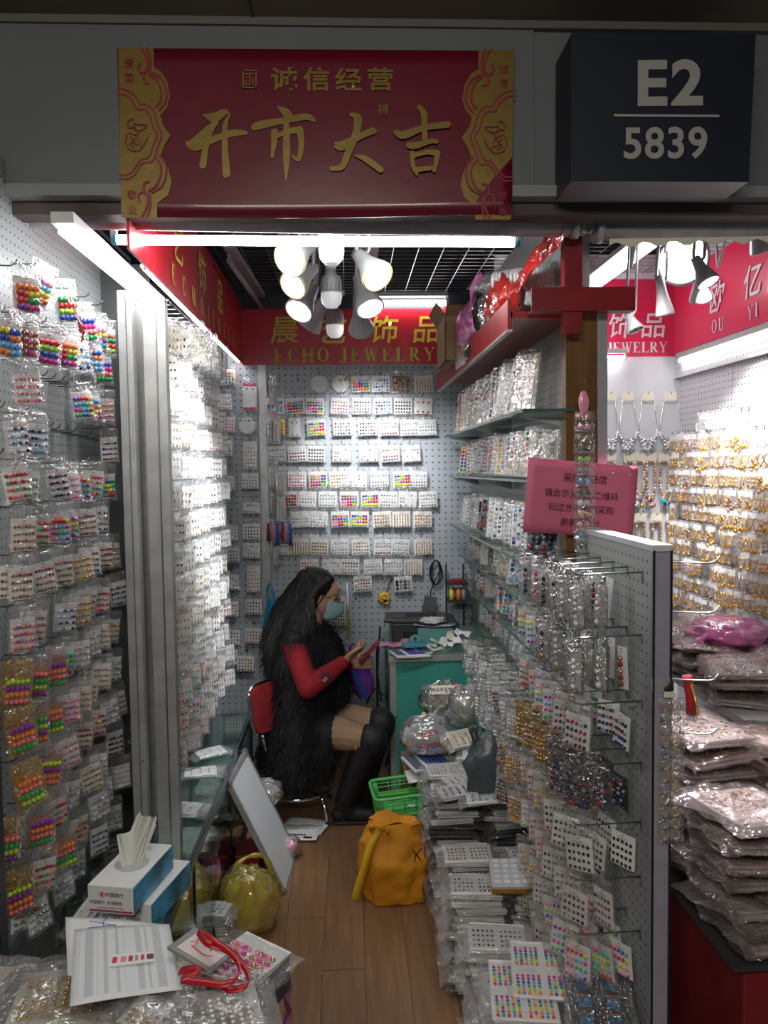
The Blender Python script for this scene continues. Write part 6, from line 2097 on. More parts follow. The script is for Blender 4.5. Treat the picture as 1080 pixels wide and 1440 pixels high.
for k, (px, py, rz) in enumerate(((142, 1262, -12), (158, 1272, -8), (175, 1280, -14), (124, 1272, -6))):
    p = aZ(px, py, cz + .02)
    bundle('long clear tray of tiny studs on the counter, %s from the wall' % ORD[[1, 2, 3, 0][k]], 'stud trays on the counter', (p.x, p.y - .03, cz + .002 + .002 * k), R(rz + 90), .16, .035, .014, 'pearl' if k % 2 else 'goldsil', FILM, WHITE, 8, 2, .004, 1, 1, k, n=1)

# ================================================================== near table with the papers
t = thing('stool_table', 'dark cloth-covered low table under the heap of bags at the front left', 'table', (-.68, 1.22, 0))
b = MB(); b.b2((-.50, -.52, .66), (.50, .28, .68), DARK); bevel(b.build('table_top', t), .006)
b = MB(); b.b2((.44, -.50, .0), (.49, .27, .66), DARK); b.b2((-.50, .24, .0), (.45, .27, .66), DARK); b.build('skirt', t)
G9 = 'bags of cards heaped on the near left table'
hp = [(-.95, 1.15, 0, 'rose', 'bag of iridescent gold sequins at far left of near table'), (-.95, 1.38, 10, 'neon', 'glittering bag of orange and gold beads beside the dark door edge'), (-.72, 1.15, 4, 'pearl', 'long clear bag of white rolls at the bottom left corner'),
      (-.78, 1.40, -12, 'pearl', 'crinkled clear bag of pearly cards left of the papers'), (-.52, 1.14, 6, 'gold', 'clear bag of small gold studs under the white papers'), (-.55, 1.38, 3, 'gold', 'clear bag of cards directly beneath the handwritten sheet'),
      (-.33, 1.14, -14, 'gold', 'clear bag of tiny gold rows below the red ribbon'), (-.34, 1.38, -10, 'pearl', 'clear bag of white pearl rows under the badge holder'), (-.80, 1.24, 22, 'silver', 'folded clear bag with pale gold dots left of the printed sheet')]
for k, (x, y, rz, pal, lab) in enumerate(hp):
    for q in range(2):
        o = soft_bag(lab if q else 'lower bag beneath ' + lab, G9, (x + .02 * q, y, .681 + .040 * q + (.02 if k == 8 else 0)), R(rz + 7 * q), .20, .18, .042, pal, FILMG if k == 0 else FILM2, KRAFT if pal == 'neon' or k == 0 else (CREAM if k % 2 else WHITE), k + q, (R(rg.uniform(-3, 3)), R(rg.uniform(-3, 3))), 20)
        if pal in ('neon', 'rose'):
            continue
        link('beads', lay_beads(.18, .16, .034, pal, 9, 8, .0046, k % 3, 'ball', 1, 1), o)
bundle('printed card sheet of purple, pink and blue stones at the right corner of the table', G9, (-.215, 1.42, .76), R(-30), .11, .15, .012, 'pink', FILM, WHITE, 5, 6, .0065, 2, 1, 2, (R(-4), R(6)), n=2)
b = MB(); b.box((0, 0, .0), (.13, .16, .075), mat('stack_dark', (.05, .045, .05), .4)); bevel(b.build('dark_pack', label='dark pack supporting the purple stone sheet at the table corner', cat='pack', loc=(-.215, 1.42, .7195), rot=(0, 0, R(-20))), .008)
for k, (x, y, rz, pal, lab) in enumerate(((-.33, 1.20, -24, 'gold', 'clear bag of tiny gold rows at the front right of the table'), (-.24, 1.24, 18, 'pearl', 'creased clear bag of pearl rows below the dark pack'), (-.50, 1.05, 8, 'goldsil', 'clear bag of small studs at the front middle of the table'))):
    o = soft_bag(lab, G9, (x, y, .764), R(rz), .18, .17, .04, pal, FILM2, (CREAM, WHITE, WHITE)[k], k, (R(3), R(4 - 3 * k)), 20)
    link('beads', lay_beads(.16, .15, .032, pal, 9, 9, .0045, k, 'ball', 1, 1), o)
# sheets of paper
def paper_at(name, lab, pxs, z, m, curl):
    P4 = [aZ(px, py, z) for px, py in pxs]
    c = sum(P4, Vector()) / 4
    t = thing(name, lab, 'paper', c)
    b = MB(); b.grid(lambda u, v: P4[0].lerp(P4[1], u).lerp(P4[3].lerp(P4[2], u), v) - c + Vector((0, 0, curl * math.sin(u * 3.0 + v) + curl * .8 * math.sin(v * 5))), 14, 14, m); o = b.build('sheet', t); o.modifiers.new('s', 'SOLIDIFY').thickness = .0008
    return t, P4, c
zt_ = .815
t, P4, c = paper_at('handwritten_sheet', 'white sheet with big handwritten pen letters beneath the printed form', [(92, 1290), (225, 1300), (250, 1395), (95, 1372)], zt_ - .012, PAPER, .003)
strokes('pen_marks', t, INKB, [[(126, 1295, .5), (165, 1302, .5)], [(155, 1286, .5), (145, 1297, .5), (150, 1306, .5), (160, 1308, .5)], [(162, 1300, .5), (140, 1303, .5), (122, 1306, .5), (128, 1313, .5), (150, 1312, .5), (160, 1306, .5)]],
        lambda x, y: aZ(x, y, zt_ - .002) - c)
t, P4, c = paper_at('printed_form', 'large white printed form with grey columns lying on top of the near heap', [(105, 1308), (238, 1300), (256, 1388), (98, 1416)], zt_, mat('form_paper', (.76, .79, .81), .6), .003)
b = MB()
cur = lambda u, v: .003 * math.sin(u * 3.0 + v) + .0024 * math.sin(v * 5)
S_ = lambda u, v, h=.0012: P4[0].lerp(P4[1], u).lerp(P4[3].lerp(P4[2], u), v) - c + Vector((0, 0, cur(u, v) + h))
for k, (u0, u1) in enumerate(((.06, .065), (.12, .20), (.24, .245), (.30, .34), (.42, .45), (.5, .505), (.62, .68), (.72, .74), (.80, .88), (.93, .935))):
    for q in range(10):
        v0, v1 = .05 + q * .088, .05 + (q + 1) * .088
        b.add([S_(u0, v0), S_(u1, v0), S_(u1, v1), S_(u0, v1)], [(0, 3, 2, 1)], mat('form_grey', (.55, .58, .61), .6))
b.build('printed_columns', t)
t2 = thing('ticket', 'small printed ticket slip lying in the middle of the printed form', 'ticket', S_(.5, .5) + c)
b = MB(); Pq = [aZ(x, y, zt_ + .006) - (S_(.5, .5) + c) for x, y in ((158, 1343), (217, 1338), (218, 1352), (154, 1360))]
b.poly(Pq, WHITE, (0, 0, .0008)); b.build('slip', t2)
b = MB()
for u0, u1, m in ((.03, .14, INKR), (.22, .35, PINKPR), (.4, .5, INKR), (.55, .62, PRINT), (.68, .76, INKR), (.82, .97, mat('ink_brown', (.15, .04, .06), .6))):
    f = lambda u, v: Pq[0].lerp(Pq[1], u).lerp(Pq[3].lerp(Pq[2], u), v) + Vector((0, 0, .0012))
    b.add([f(u0, .25), f(u1, .25), f(u1, .75), f(u0, .75)], [(0, 3, 2, 1)], m)
b.build('print', t2)
# badge holder and lanyard
pb_ = aZ(284, 1336, .83)
t = thing('badge_holder', 'grey plastic badge holder with a red lanyard on the heap of bags', 'badge', pb_, (R(4), R(3), R(-38)))
b = MB(); b.box((0, 0, 0), (.115, .068, .006), mat('holder_grey', (.22, .21, .20), .4)); bevel(b.build('holder', t), .003)
b = MB(); b.box((.004, 0, .0035), (.088, .048, .001), mat('badge_card', (.70, .62, .62), .4)); b.build('card', t)
strokes('scribble', t, INKR, [[(-.025, .01, .0012), (.0, .014, .0012), (.02, .004, .0012)], [(-.02, -.006, .0012), (.015, -.010, .0012), (.03, -.004, .0012)], [(-.03, .0, .001), (-.02, .008, .001), (-.015, -.004, .001)]], lambda x, y: Vector((x, y, .0046)))
b = MB()
RB = mat('ribbon_red', (.42, .004, .010), .35)
zz = .845
L = [aZ(x, y, z) - pb_ for x, y, z in ((278, 1310, .85), (290, 1325, .86), (322, 1337, .85), (345, 1362, .84), (348, 1385, .835), (325, 1392, .83), (313, 1385, .83))]
L2 = [aZ(x, y, z) - pb_ for x, y, z in ((278, 1310, .852), (300, 1322, .862), (330, 1345, .852), (336, 1370, .845), (318, 1384, .84), (285, 1381, .838), (256, 1378, .836))]
ir = t.rotation_euler.to_matrix().inverted()
for ll in (L, L2, [aZ(x, y, z) - pb_ for x, y, z in ((252, 1366, .835), (268, 1362, .84), (282, 1366, .842), (256, 1376, .838))]):
    ribbon(b, [ir @ q for q in ll], .014, RB, ir @ Vector((.2, .9, .35)))
o = b.build('lanyard', t); o.modifiers.new('s', 'SOLIDIFY').thickness = .001

# ------------------------------------------------------------------ floor: left side
def ex(t):
    film_blob('contents', None, (.085, .085, .05), 2, mat('contents_amber', (.38, .24, .03), .5, var=.7, vscale=50), parent=t)
    handle(t, [(-.07, -.02, .06), (-.04, -.03, .15), (.02, 0, .175), (.07, .02, .14), (.085, .02, .05)], .008, FILMY)
    handle(t, [(-.04, -.08, .05), (-.01, -.085, .11), (.02, -.08, .12), (.045, -.08, .04)], .006, FILMY)
bagthing('plastic_bag', 'translucent yellow plastic bag with loop handles on the wooden floor', 'bag', (-.395, 2.80, .10), (.12, .11, .125), 2, FILMY, ex, amp=.15)
bagthing('plastic_bag', 'magenta plastic bag on silvery packs beside the yellow bag', 'bag', aY(293, 1228, 2.78), (.045, .05, .075), 31, FILMP, amp=.3)
for k in range(5):
    bundle('silvery clear packet on the floor below the magenta bag, layer %s up' % NUM[k], 'packets below the magenta bag', (-.515 + .004 * k, 2.74 - .012 * k, .008 + .028 * k), R(10 - 6 * k), .10, .09, .022, 'grey' if False else 'silver', FILM2, PAPER, 4, 3, .005, 1, 1, k, n=3)
bagthing('plastic_bag', 'clear crumpled bag behind the yellow bag at the counter foot', 'bag', (-.45, 2.95, .08), (.06, .05, .08), 51, FILM2)
b = MB(); b.box((0, 0, .06), (.10, .14, .12), DULLRED); bevel(b.build('red_carton', label='dull red carton in the shade between the whiteboard and the counter', cat='box', loc=(-.44, 3.16, .006)), .004)
# whiteboard
A0, A1 = Vector((-.285, 3.00, .012)), Vector((-.262, 3.33, .012))
B0, B1_ = aY(322, 1097, 3.04), aY(345, 1064, 3.40)
cW = (A0 + A1 + B0 + B1_) / 4
t = thing('whiteboard', 'framed whiteboard leaning lengthwise against the glass counter', 'whiteboard', cW)
ux = (A1 - A0).normalized(); uz = (B0 - A0); uz = (uz - ux * uz.dot(ux)); hb = uz.length; uz = uz.normalized(); un = ux.cross(uz).normalized()
if un.y > 0 or un.x < 0: pass
wb = (A1 - A0).length
rot = Matrix((ux, un, uz)).transposed()
b = MB(); b.box((0, 0, 0), (wb, .010, hb), mat('board_white', (.72, .76, .78), .3), rot); b.build('panel', t)
for nm, c_, d_ in (('frame_side', Vector((wb / 2, 0, 0)), (.016, .018, hb + .016)), ('frame_side', Vector((-wb / 2, 0, 0)), (.016, .018, hb + .016)), ('frame_rail', Vector((0, 0, hb / 2)), (wb, .018, .016)), ('frame_rail', Vector((0, 0, -hb / 2)), (wb, .018, .016))):
    b = MB(); b.box(rot @ c_, d_, ALU, rot); b.build(nm, t)
for sx in (-1, 1):
    for sz in (-1, 1):
        b = MB(); b.box(rot @ Vector((sx * wb / 2, 0, sz * hb / 2)), (.030, .022, .030), mat('corner_grey', (.16, .16, .17), .5), rot); bevel(b.build('corner', t), .004)
# papers on the floor, clear bags
for k, (px, py, rz, lab) in enumerate(((418, 1172, -8, 'printed delivery slip lying flat on the floor by the chair'), (430, 1165, -20, 'second slip partly under the printed delivery slip'))):
    p = aZ(px, py, .008)
    o = sheet('floor_paper', lab, 'paper', (p.x, p.y + .03 * k, .009 + (.0 if k else .003)), .21, .15, rz, PAPER, .006)
    if k == 0:
        b = MB()
        for q in range(6):
            b.box((-.03 + q * .014, -.03, .006), (.010, .010, .001), INK)
        b.box((0, .03, .006), (.16, .002, .001), PRINT); b.box((0, .045, .006), (.16, .002, .001), PRINT); b.box((.06, -.055, .006), (.04, .016, .001), INK)
        b.build('print', o)
bagthing('plastic_bag', 'clear bag with something pink inside on the floor by the whiteboard foot', 'bag', aZ(410, 1190, .05), (.045, .045, .05), 61, FILM2, lambda t: film_blob('contents', None, (.03, .03, .03), 5, BEAD['pink'], parent=t))
bagthing('plastic_bag', 'clear bag sticking out behind the whiteboard by the chair leg', 'bag', aY(372, 1115, 3.42), (.085, .05, .065), 63, FILMW)
for k, (px, py, lab) in enumerate(((340, 1052, 'white printed slip on the far end of the glass counter'), (322, 1080, 'crumpled white packaging on the counter behind the whiteboard'), (318, 1130, 'white plastic bottle on its side at the counter edge'))):
    p = aZ(px, py, cz + .03)
    bundle(lab, 'odds and ends at the far end of the counter', (min(p.x, -.60), min(p.y, 3.7), cz + .004), R(30 - 20 * k), .12, .09, .016, 'silver', FILM2, PAPER, 3, 3, .004, 1, 1, k, n=2)
b = MB(); b.grid(lambda u, v: Vector((.03 * nz((u, v, 1), 3), .0 + .10 * (u - .5), .18 * (1 - v) + 0)), 6, 6, FILMPL)
b.build('plastic_bag', label='pink plastic bag corner at the lower right of the near table', cat='bag', loc=(-.14, 1.5, .50))

# ================================================================== neighbour's goods
t = thing('display_table', 'white shelf table in the neighbouring stall heaped with clear bags', 'table', (1.45, 3.1, 0))
b = MB(); b.b2((-.20, -.75, .86), (.31, .45, .885), WALLW); b.build('table_top', t)
b = MB(); b.b2((-.19, -.75, .50), (.31, .45, .515), WALLW); b.build('shelf_board', t)
b = MB(); b.b2((-.19, .38, .0), (-.17, .40, .86), WALLW); b.b2((-.19, -.1, .0), (-.15, -.08, .86), WALLW); b.build('side_panel', t)
G10 = 'pinkish clear bags heaped on the white table next door'
k = 0
for q in range(3):
    for (x, y) in ((1.35, 2.55), (1.36, 2.85), (1.38, 3.15), (1.6, 2.7), (1.62, 3.05), (1.6, 3.35)):
        soft_bag('soft bag of silver pieces on white table next door, layer %s, %s along' % (NUM[q], ORD[k % 6]), G10, (x + rg.uniform(-.02, .02), y, .888 + q * .048), R(rg.uniform(-30, 30)), .20, .22, .045, rg.choice(['silver', 'rose', 'goldsil']), FILMN, mat('pack_grey', (.60, .56, .55), .5), k, (R(rg.uniform(-5, 5)), R(rg.uniform(-5, 5))))
        k += 1
for q in range(2):
    for i, (x, y) in enumerate(((1.42, 2.62), (1.45, 2.95), (1.5, 2.4))):
        soft_bag('clear bag of silver pieces on the lower shelf next door, layer %s, %s along' % (NUM[q], ORD[i]), 'bags on the lower shelf next door', (x, y, .518 + q * .08), R(rg.uniform(-30, 30)), .2, .2, .05, 'silver', FILMN, MATS['pack_grey'], i)
def ex(t):
    handle(t, [(-.10, -.05, .0), (-.16, -.10, -.01), (-.19, -.12, -.04)], .015, FILMPL)
bagthing('plastic_bag', 'bright pink plastic bag spread over the heap next door', 'bag', aY(1025, 888, 2.9), (.15, .13, .055), 71, FILMPL, ex, fold=.2)
t = thing('green_sprig', 'dark green artificial leaves sticking out under the pink bag next door', 'plant', (1.27, 3.0, .93))
b = MB()
for a in range(7):
    an = a * .7
    b.grid(lambda u, v: Vector((math.cos(an) * .10 * v, -.10 * v * abs(math.sin(an)) + (u - .5) * .018 * math.sin(3.14 * v), -.03 * v + .03 * math.sin(an) * v)), 2, 6, BEAD['green'] if a % 2 else DARK)
b.build('leaves', t)
# red plinth and front heap
t = thing('red_plinth', 'dull red covered box at the lower right under the clear bags', 'box', (1.17, 2.05, 0))
b = MB(); b.b2((-.245, -.32, .006), (.5, .26, .50), DULLRED); bevel(b.build('carton', t), .006)
b = MB(); b.b2((-.28, -.34, .502), (.5, .27, .515), mat('plinth_top', (.05, .045, .045), .5)); b.build('top_board', t)
G11 = 'large clear bags heaped on the red box next door'
hgt = [(1.03, 1.86, 7), (1.29, 1.88, 7), (1.05, 2.18, 9), (1.31, 2.2, 8)]
for ci, (x, y, n) in enumerate(hgt):
    z = .517
    for q in range(n):
        th = .030
        soft_bag('large bag of %s pieces, layer %s, %s stack on the red box' % (('gold', 'silver', 'mixed')[q % 3], NUM[q], ('front left', 'front right', 'rear left', 'rear right')[ci]), G11, (x + rg.uniform(-.018, .018) - .004 * q, y + rg.uniform(-.02, .02), z), R(rg.uniform(-14, 14)),
               .23, .25, th + .012, ('goldsil', 'gold', 'mixed')[q % 3], FILMN, mat('pack_cream', (.62, .56, .48), .5) if q % 2 else MATS['pack_grey'], q + ci, (R(rg.uniform(-4, 1)), R(rg.uniform(-3, 3))))
        z += th + .018
for k, (x, y, z) in enumerate(((1.02, 2.62, .70), (1.04, 2.60, .735), (1.08, 2.66, .765))):
    soft_bag('clear bag of gold pieces on the small stack behind the heap next door, layer %s' % NUM[k], 'bags behind the heap next door', (x, y, z), R(10 * k), .2, .2, .03, 'gold', FILMN, MATS.get('pack_cream'), k, (R(-4), 0), 110)
b = MB(); b.box((0, 0, .345), (.3, .3, .69), mat('carton_grey', (.12, .11, .11), .6)); bevel(b.build('storage_box', label='tall dark carton behind the heap of bags next door', cat='box', loc=(1.06, 2.64, .006)), .004)
def ex(t):
    handle(t, [(-.05, 0, .03), (-.04, 0, .12), (.0, 0, .15), (.05, 0, .12), (.06, 0, .03)], .010, FILMW)
bagthing('plastic_bag', 'grey-white carrier bag with loop handles at the right edge next door', 'bag', aY(1062, 1110, 2.35), (.10, .08, .07), 81, FILMW, ex)
# packs hanging on the far side of the low panel
for k, (px, py, y, pal) in enumerate(((962, 815, 1.95, 'grey'), (962, 905, 2.0, 'gold'), (968, 1000, 2.0, 'rose'))):
    p = aY(px, py, y)
    pack('bead_pack', 'small pack hanging on the neighbour side of the low panel, %s from top' % ORD[k], 'bead pack', 'packs on the neighbour side of the low panel', (.80, y, p.z + .04), R(20), .05, .06, (MATS['pack_grey'], CREAM, WHITE)[k], ('silver', 'gold', 'rose')[k], 3, 3, .005, 'ball', k, fm=FILMD)
    link('hook', HOOK, wall_part, (XR + .046, y, p.z + .045), (0, 0, R(90)))
for py in (790, 860, 955, 1030):
    p = aY(962, py, 1.9); link('hook', LHOOK, wall_part, (XR + .046, 1.92, p.z), (0, R(10), R(80)))
b = MB(); b.tube([(0, 0, .10), (.012, 0, .03), (.014, 0, -.05), (0, 0, -.11), (-.012, 0, -.10)], .016, mat('scarf_red', (.35, .01, .02), .7), 8); b.tube([(.0, -.03, .08), (.02, -.035, 0), (0, -.03, -.08)], .004, BEAD['gold'], 5)
b.build('bracelet_roll', label='red velvet roll with gold bangles beside the low panel next door', cat='bangles', loc=aY(966, 995, 2.3))
# ================================================================== the seated person
def vox(mb, name, voxel, smooth, parent, mats=None, org=Vector()):
    me = mb.mesh('tmp')
    o = bpy.data.objects.new('tmp', me); COL.objects.link(o)
    m = o.modifiers.new('r', 'REMESH'); m.mode = 'VOXEL'; m.voxel_size = voxel; m.use_smooth_shade = True
    if smooth:
        s = o.modifiers.new('s', 'SMOOTH'); s.factor = .6; s.iterations = smooth
    out = bpy.data.meshes.new_from_object(o.evaluated_get(_dg()))
    bpy.data.objects.remove(o)
    out.materials.clear()
    for q in mats: out.materials.append(q)
    for v in out.vertices: v.co -= org
    out.name = name
    return link(name, out, parent)


def chain(mb, pts, rs, m=None, n=14):
    """closed tapered limb through pts"""
    m = m or WHITE
    pts = [Vector(p) for p in pts]
    for i in range(len(pts) - 1):
        a, b_ = pts[i], pts[i + 1]
        k = max(2, int((b_ - a).length / .02))
        mb.tube([a.lerp(b_, s / k) for s in range(k + 1)], [rs[i] + (rs[i + 1] - rs[i]) * s / k for s in range(k + 1)], m, n)
    for p, r in zip(pts, rs):
        mb.sph(p, r, m, n, 10)


SKIN = mat('skin', (.50, .27, .18), .5, spec=.4, var=.06, vscale=20)
TIGHTS = mat('tights_tan', (.40, .25, .15), .6)
SWEATER = mat('sweater_red', (.30, .006, .014), .8, bump=.5, bscale=220, var=.1, vscale=25)
HAIR = mat('hair_black', (.008, .007, .007), .5, spec=.35)
FURM = mat('fur_black', (.008, .008, .010), .65, spec=.3)
BOOT = mat('boot_black', (.010, .010, .012), .6, bump=.3, bscale=40)
MASKM = mat('mask_blue', (.30, .50, .52), .7, bump=.25, bscale=90)

PX = Vector((-.24, 3.74, .005))
root = thing('person', 'seated person in profile looking at a phone, red sweater, shaggy black vest, face mask', 'person', PX)
y0 = 3.74
HC = aY(450, 836, y0)
tl_ = R(14)
hf, hs, hu = Vector((math.cos(tl_), 0, -math.sin(tl_))), Vector((0, -1, 0)), Vector((math.sin(tl_), 0, math.cos(tl_)))
HR = Matrix((hf, hs * -1, hu)).transposed()
def hd(f, s, u): return HC + hf * f + hs * s + hu * u
pel = Vector((-.24, y0, .46)); chest = Vector((-.225, y0, .76)); neck0 = Vector((-.21, y0, .90))
shN, shF = aY(413, 908, 3.60), Vector((-.22, 3.90, .87))
elN = aY(433, 968, 3.50); wrN = aY(484, 930, 3.60)
elF = Vector((-.12, 3.95, .66)); wrF = aY(497, 930, 3.78)
knN = aY(524, 1040, 3.56); knF = aY(536, 1016, 3.74)
anN = aY(484, 1128, 3.62); anF = aY(508, 1128, 3.76)
b = MB()
# head
b.sph(hd(-.012, 0, .028), (.092, .074, .088), WHITE, 24, 16, HR)
b.sph(hd(.022, 0, -.03), (.066, .060, .075), WHITE, 22, 14, HR)
b.sph(hd(.050, 0, .030), (.040, .056, .045), WHITE, 18, 12, HR)
b.sph(hd(.058, 0, -.082), (.026, .028, .022), WHITE, 14, 10, HR)
b.sph(hd(.083, 0, .014), (.010, .030, .008), WHITE, 12, 8, HR)
chain(b, [hd(.082, 0, .008), hd(.099, 0, -.022)], [.007, .0115])
b.sph(hd(.088, .009, -.026), .008, WHITE, 10, 8); b.sph(hd(.088, -.009, -.026), .008, WHITE, 10, 8)
b.sph(hd(.080, 0, -.048), (.012, .024, .007), WHITE, 12, 8, HR); b.sph(hd(.078, 0, -.060), (.012, .021, .008), WHITE, 12, 8, HR)
for s in (-1, 1):
    b.sph(hd(.058, s * .034, -.022), (.024, .022, .022), WHITE, 12, 8, HR)
    b.sph(hd(-.004, s * .073, -.006), (.016, .008, .028), WHITE, 12, 8, HR)
    b.sph(hd(-.010, s * .078, .004), (.011, .005, .018), WHITE, 10, 8, HR)
chain(b, [hd(-.02, 0, -.05), neck0 + Vector((.02, 0, .02)), neck0 + Vector((0, 0, -.04))], [.050, .050, .062])
# trunk
b.sph(chest, (.105, .165, .15), WHITE, 22, 14); b.sph(chest + Vector((.045, 0, .0)), (.09, .14, .09), WHITE, 20, 12)
b.sph((-.23, y0, .60), (.11, .145, .14), WHITE, 20, 14); b.sph(pel, (.13, .175, .12), WHITE, 22, 14)
chain(b, [shN + Vector((.0, .02, 0)), Vector((-.215, y0, .89)), shF], [.055, .06, .055])
# arms, legs
chain(b, [shN, elN, wrN], [.046, .037, .024]); chain(b, [shF, elF, wrF], [.046, .037, .024])
for kn, an, s in ((knN, anN, -1), (knF, anF, 1)):
    hip = Vector((-.22, y0 + s * .095, .455))
    chain(b, [hip, hip.lerp(kn, .5) + Vector((0, 0, .006)), kn], [.092, .080, .056])
    chain(b, [kn, kn.lerp(an, .35) + Vector((-.012, 0, 0)), an], [.054, .052, .034])
    chain(b, [an, Vector((an.x + .03, an.y, .045)), Vector((an.x + .12, an.y + s * .01, .035))], [.034, .036, .028])
    b.sph((an.x - .02, an.y, .035), (.034, .032, .03), WHITE, 12, 8)


def hand(b, wr, d, ac, curl, sc=1.0, thumb=1, spread=.06, tcurl=.3):
    d = d.normalized(); ac = (ac - d * ac.dot(d)).normalized(); nn = d.cross(ac)
    kn = []
    for i in range(4):
        o = (i - 1.5)
        base = wr + ac * o * .010 * sc
        k = wr + d * (.078 - abs(o - .3) * .004) * sc + ac * o * .0195 * sc
        chain(b, [base, k], [.0125 * sc, .0098 * sc], n=10)
        kn.append(k)
    L = [.062, .072, .068, .052]
    for i in range(4):
        p = kn[i]; ang = 0
        dd = (d + ac * (i - 1.5) * spread).normalized()
        pts = [p]
        for q, fr in enumerate((.45, .30, .25)):
            ang += curl[i] * (.8, 1.0, .7)[q]
            v = dd * math.cos(ang) - nn * math.sin(ang)
            p = p + v * L[i] * fr * sc * 1.05
            pts.append(p)
        chain(b, pts, [.0086 * sc, .0080 * sc, .0074 * sc, .0064 * sc], n=9)
    t0 = wr + d * .018 * sc - ac * thumb * .018 * sc
    t1 = t0 + (d * .7 - ac * thumb * .75 - nn * tcurl).normalized() * .038 * sc
    t2 = t1 + (d * .9 - ac * thumb * .25 - nn * tcurl).normalized() * .030 * sc
    t3 = t2 + (d * 1.0 - nn * tcurl * 1.2).normalized() * .024 * sc
    chain(b, [t0, t1, t2, t3], [.014 * sc, .0105 * sc, .0092 * sc, .0076 * sc], n=9)


PH = aY(517, 916, 3.72)
pd_ = Vector((.62, .40, .52)).normalized()
hand(b, wrN, aY(519, 903, 3.66) - wrN, Vector((-.25, -.75, .35)), [.10, .14, .20, .30], .98, thumb=-1, tcurl=-.15)
hand(b, wrF + Vector((.0, -.0, -.012)), Vector((.9, -.55, .25)), Vector((-.3, .3, .9)), [.9, .95, 1.0, 1.0], .92, thumb=-1, tcurl=.5)
body = vox(b, 'body', .0036, 5, root, [SKIN, TIGHTS], PX)
for p in body.data.polygons:
    if p.center.z < .62: p.material_index = 1
# nails of the near hand fall below a pixel; eyes
for s in (-1, 1):
    b = MB(); c = hd(.066, s * .030, .004) - PX
    b.sph(c, (.0125, .0125, .0115), mat('eye_white', (.6, .58, .55), .25), 14, 10); b.sph(c + hf * .0105 + hu * -.003, .005, mat('eye_dark', (.02, .01, .008), .1), 10, 8)
    b.build('eye', root)
    b = MB(); b.grid(lambda u, v: hd(.067 + .0135 * math.cos(v * 1.25), s * .030 + (u - .5) * .028, .004 + .0135 * math.sin(v * 1.25) - .0) - PX, 8, 5, SKIN); b.build('eyelid', root)
    b = MB(); b.tube([hd(.078, s * .014, .022) - PX, hd(.080, s * .030, .027) - PX, hd(.068, s * .048, .022) - PX], [.0025, .003, .0015], HAIR, 6); b.build('eyebrow', root)
# mask
b = MB()
def mk(u, v):
    a = (u - .5) * 2.5
    z = .0 - v * .088
    bul = math.sin(v * 3.14) * .012
    rf = .062 + bul + (.034 if v < .45 else .034 - (v - .45) * .03) * max(0, math.cos(a)) ** 3
    return hd(.020 + rf * math.cos(a) * 1.05, (.066 - .010 * v) * math.sin(a) * 1.02, z - .012) - PX
b.grid(mk, 22, 14, MASKM); o = b.build('face_mask', root); o.modifiers.new('s', 'SOLIDIFY').thickness = .0015
b = MB()
for s in (-1, 1):
    e = (1.25 / 2.5)
    p0, p1 = mk(.5 + s * .44, 0), mk(.5 + s * .44, 1)
    if s == 1:
        pass
    sy = s
    b.tube([p0, hd(.0, sy * .078, .016) - PX, hd(-.012, sy * .084, .005) - PX, hd(-.008, sy * .080, -.02) - PX, p1], .0013, WHITE, 5)
b.build('mask_loop', root)
# glasses
b = MB()
for s in (-1, 1):
    c = hd(.096, s * .032, -.006) - PX
    b.tube([c + hs * math.cos(a) * .024 + hu * math.sin(a) * .018 + hf * (-.006 * abs(math.cos(a)) * (1 if s * math.cos(a) > 0 else 0)) for a in [k * math.pi / 10 for k in range(21)]], .0012, mat('glasses_frame', (.12, .07, .04), .2, metal=.6), 5, caps=False)
    b.tube([hd(.088, s * .056, .002) - PX, hd(.04, s * .074, .008) - PX, hd(-.008, s * .080, .012) - PX], .0012, MATS['glasses_frame'], 5)
b.tube([hd(.098, -.008, -.002) - PX, hd(.104, 0, .002) - PX, hd(.098, .008, -.002) - PX], .0012, MATS['glasses_frame'], 5)
g_ = b.build('glasses', root)
b = MB()
for s in (-1, 1):
    c = hd(.095, s * .032, -.006) - PX
    b.poly([c + hs * math.cos(a) * .023 + hu * math.sin(a) * .017 for a in [k * math.pi / 10 for k in range(20)]], GLASS)
b.build('lens', g_)

# red sweater: trunk and both sleeves in one cloth
b = MB()
b.sph(chest, (.118, .175, .158), WHITE, 22, 14); b.sph(chest + Vector((.045, 0, 0)), (.10, .15, .10), WHITE, 20, 12); b.sph((-.23, y0, .60), (.125, .16, .15), WHITE, 20, 14)
chain(b, [shN, Vector((-.215, y0, .885)), shF], [.062, .07, .062]); chain(b, [neck0, neck0 + Vector((.012, 0, .03))], [.066, .058])
cufN = elN.lerp(wrN, .93); cufF = elF.lerp(wrF, .93)
for sh_, el_, cf_ in ((shN, elN, cufN), (shF, elF, cufF)):
    m1 = sh_.lerp(el_, .5); m2 = el_.lerp(cf_, .5)
    chain(b, [sh_, m1 + Vector((0, 0, .004)), el_, m2, cf_], [.062, .054, .050, .046, .034])
sw = vox(b, 'sweater', .006, 4, root, [SWEATER], PX)
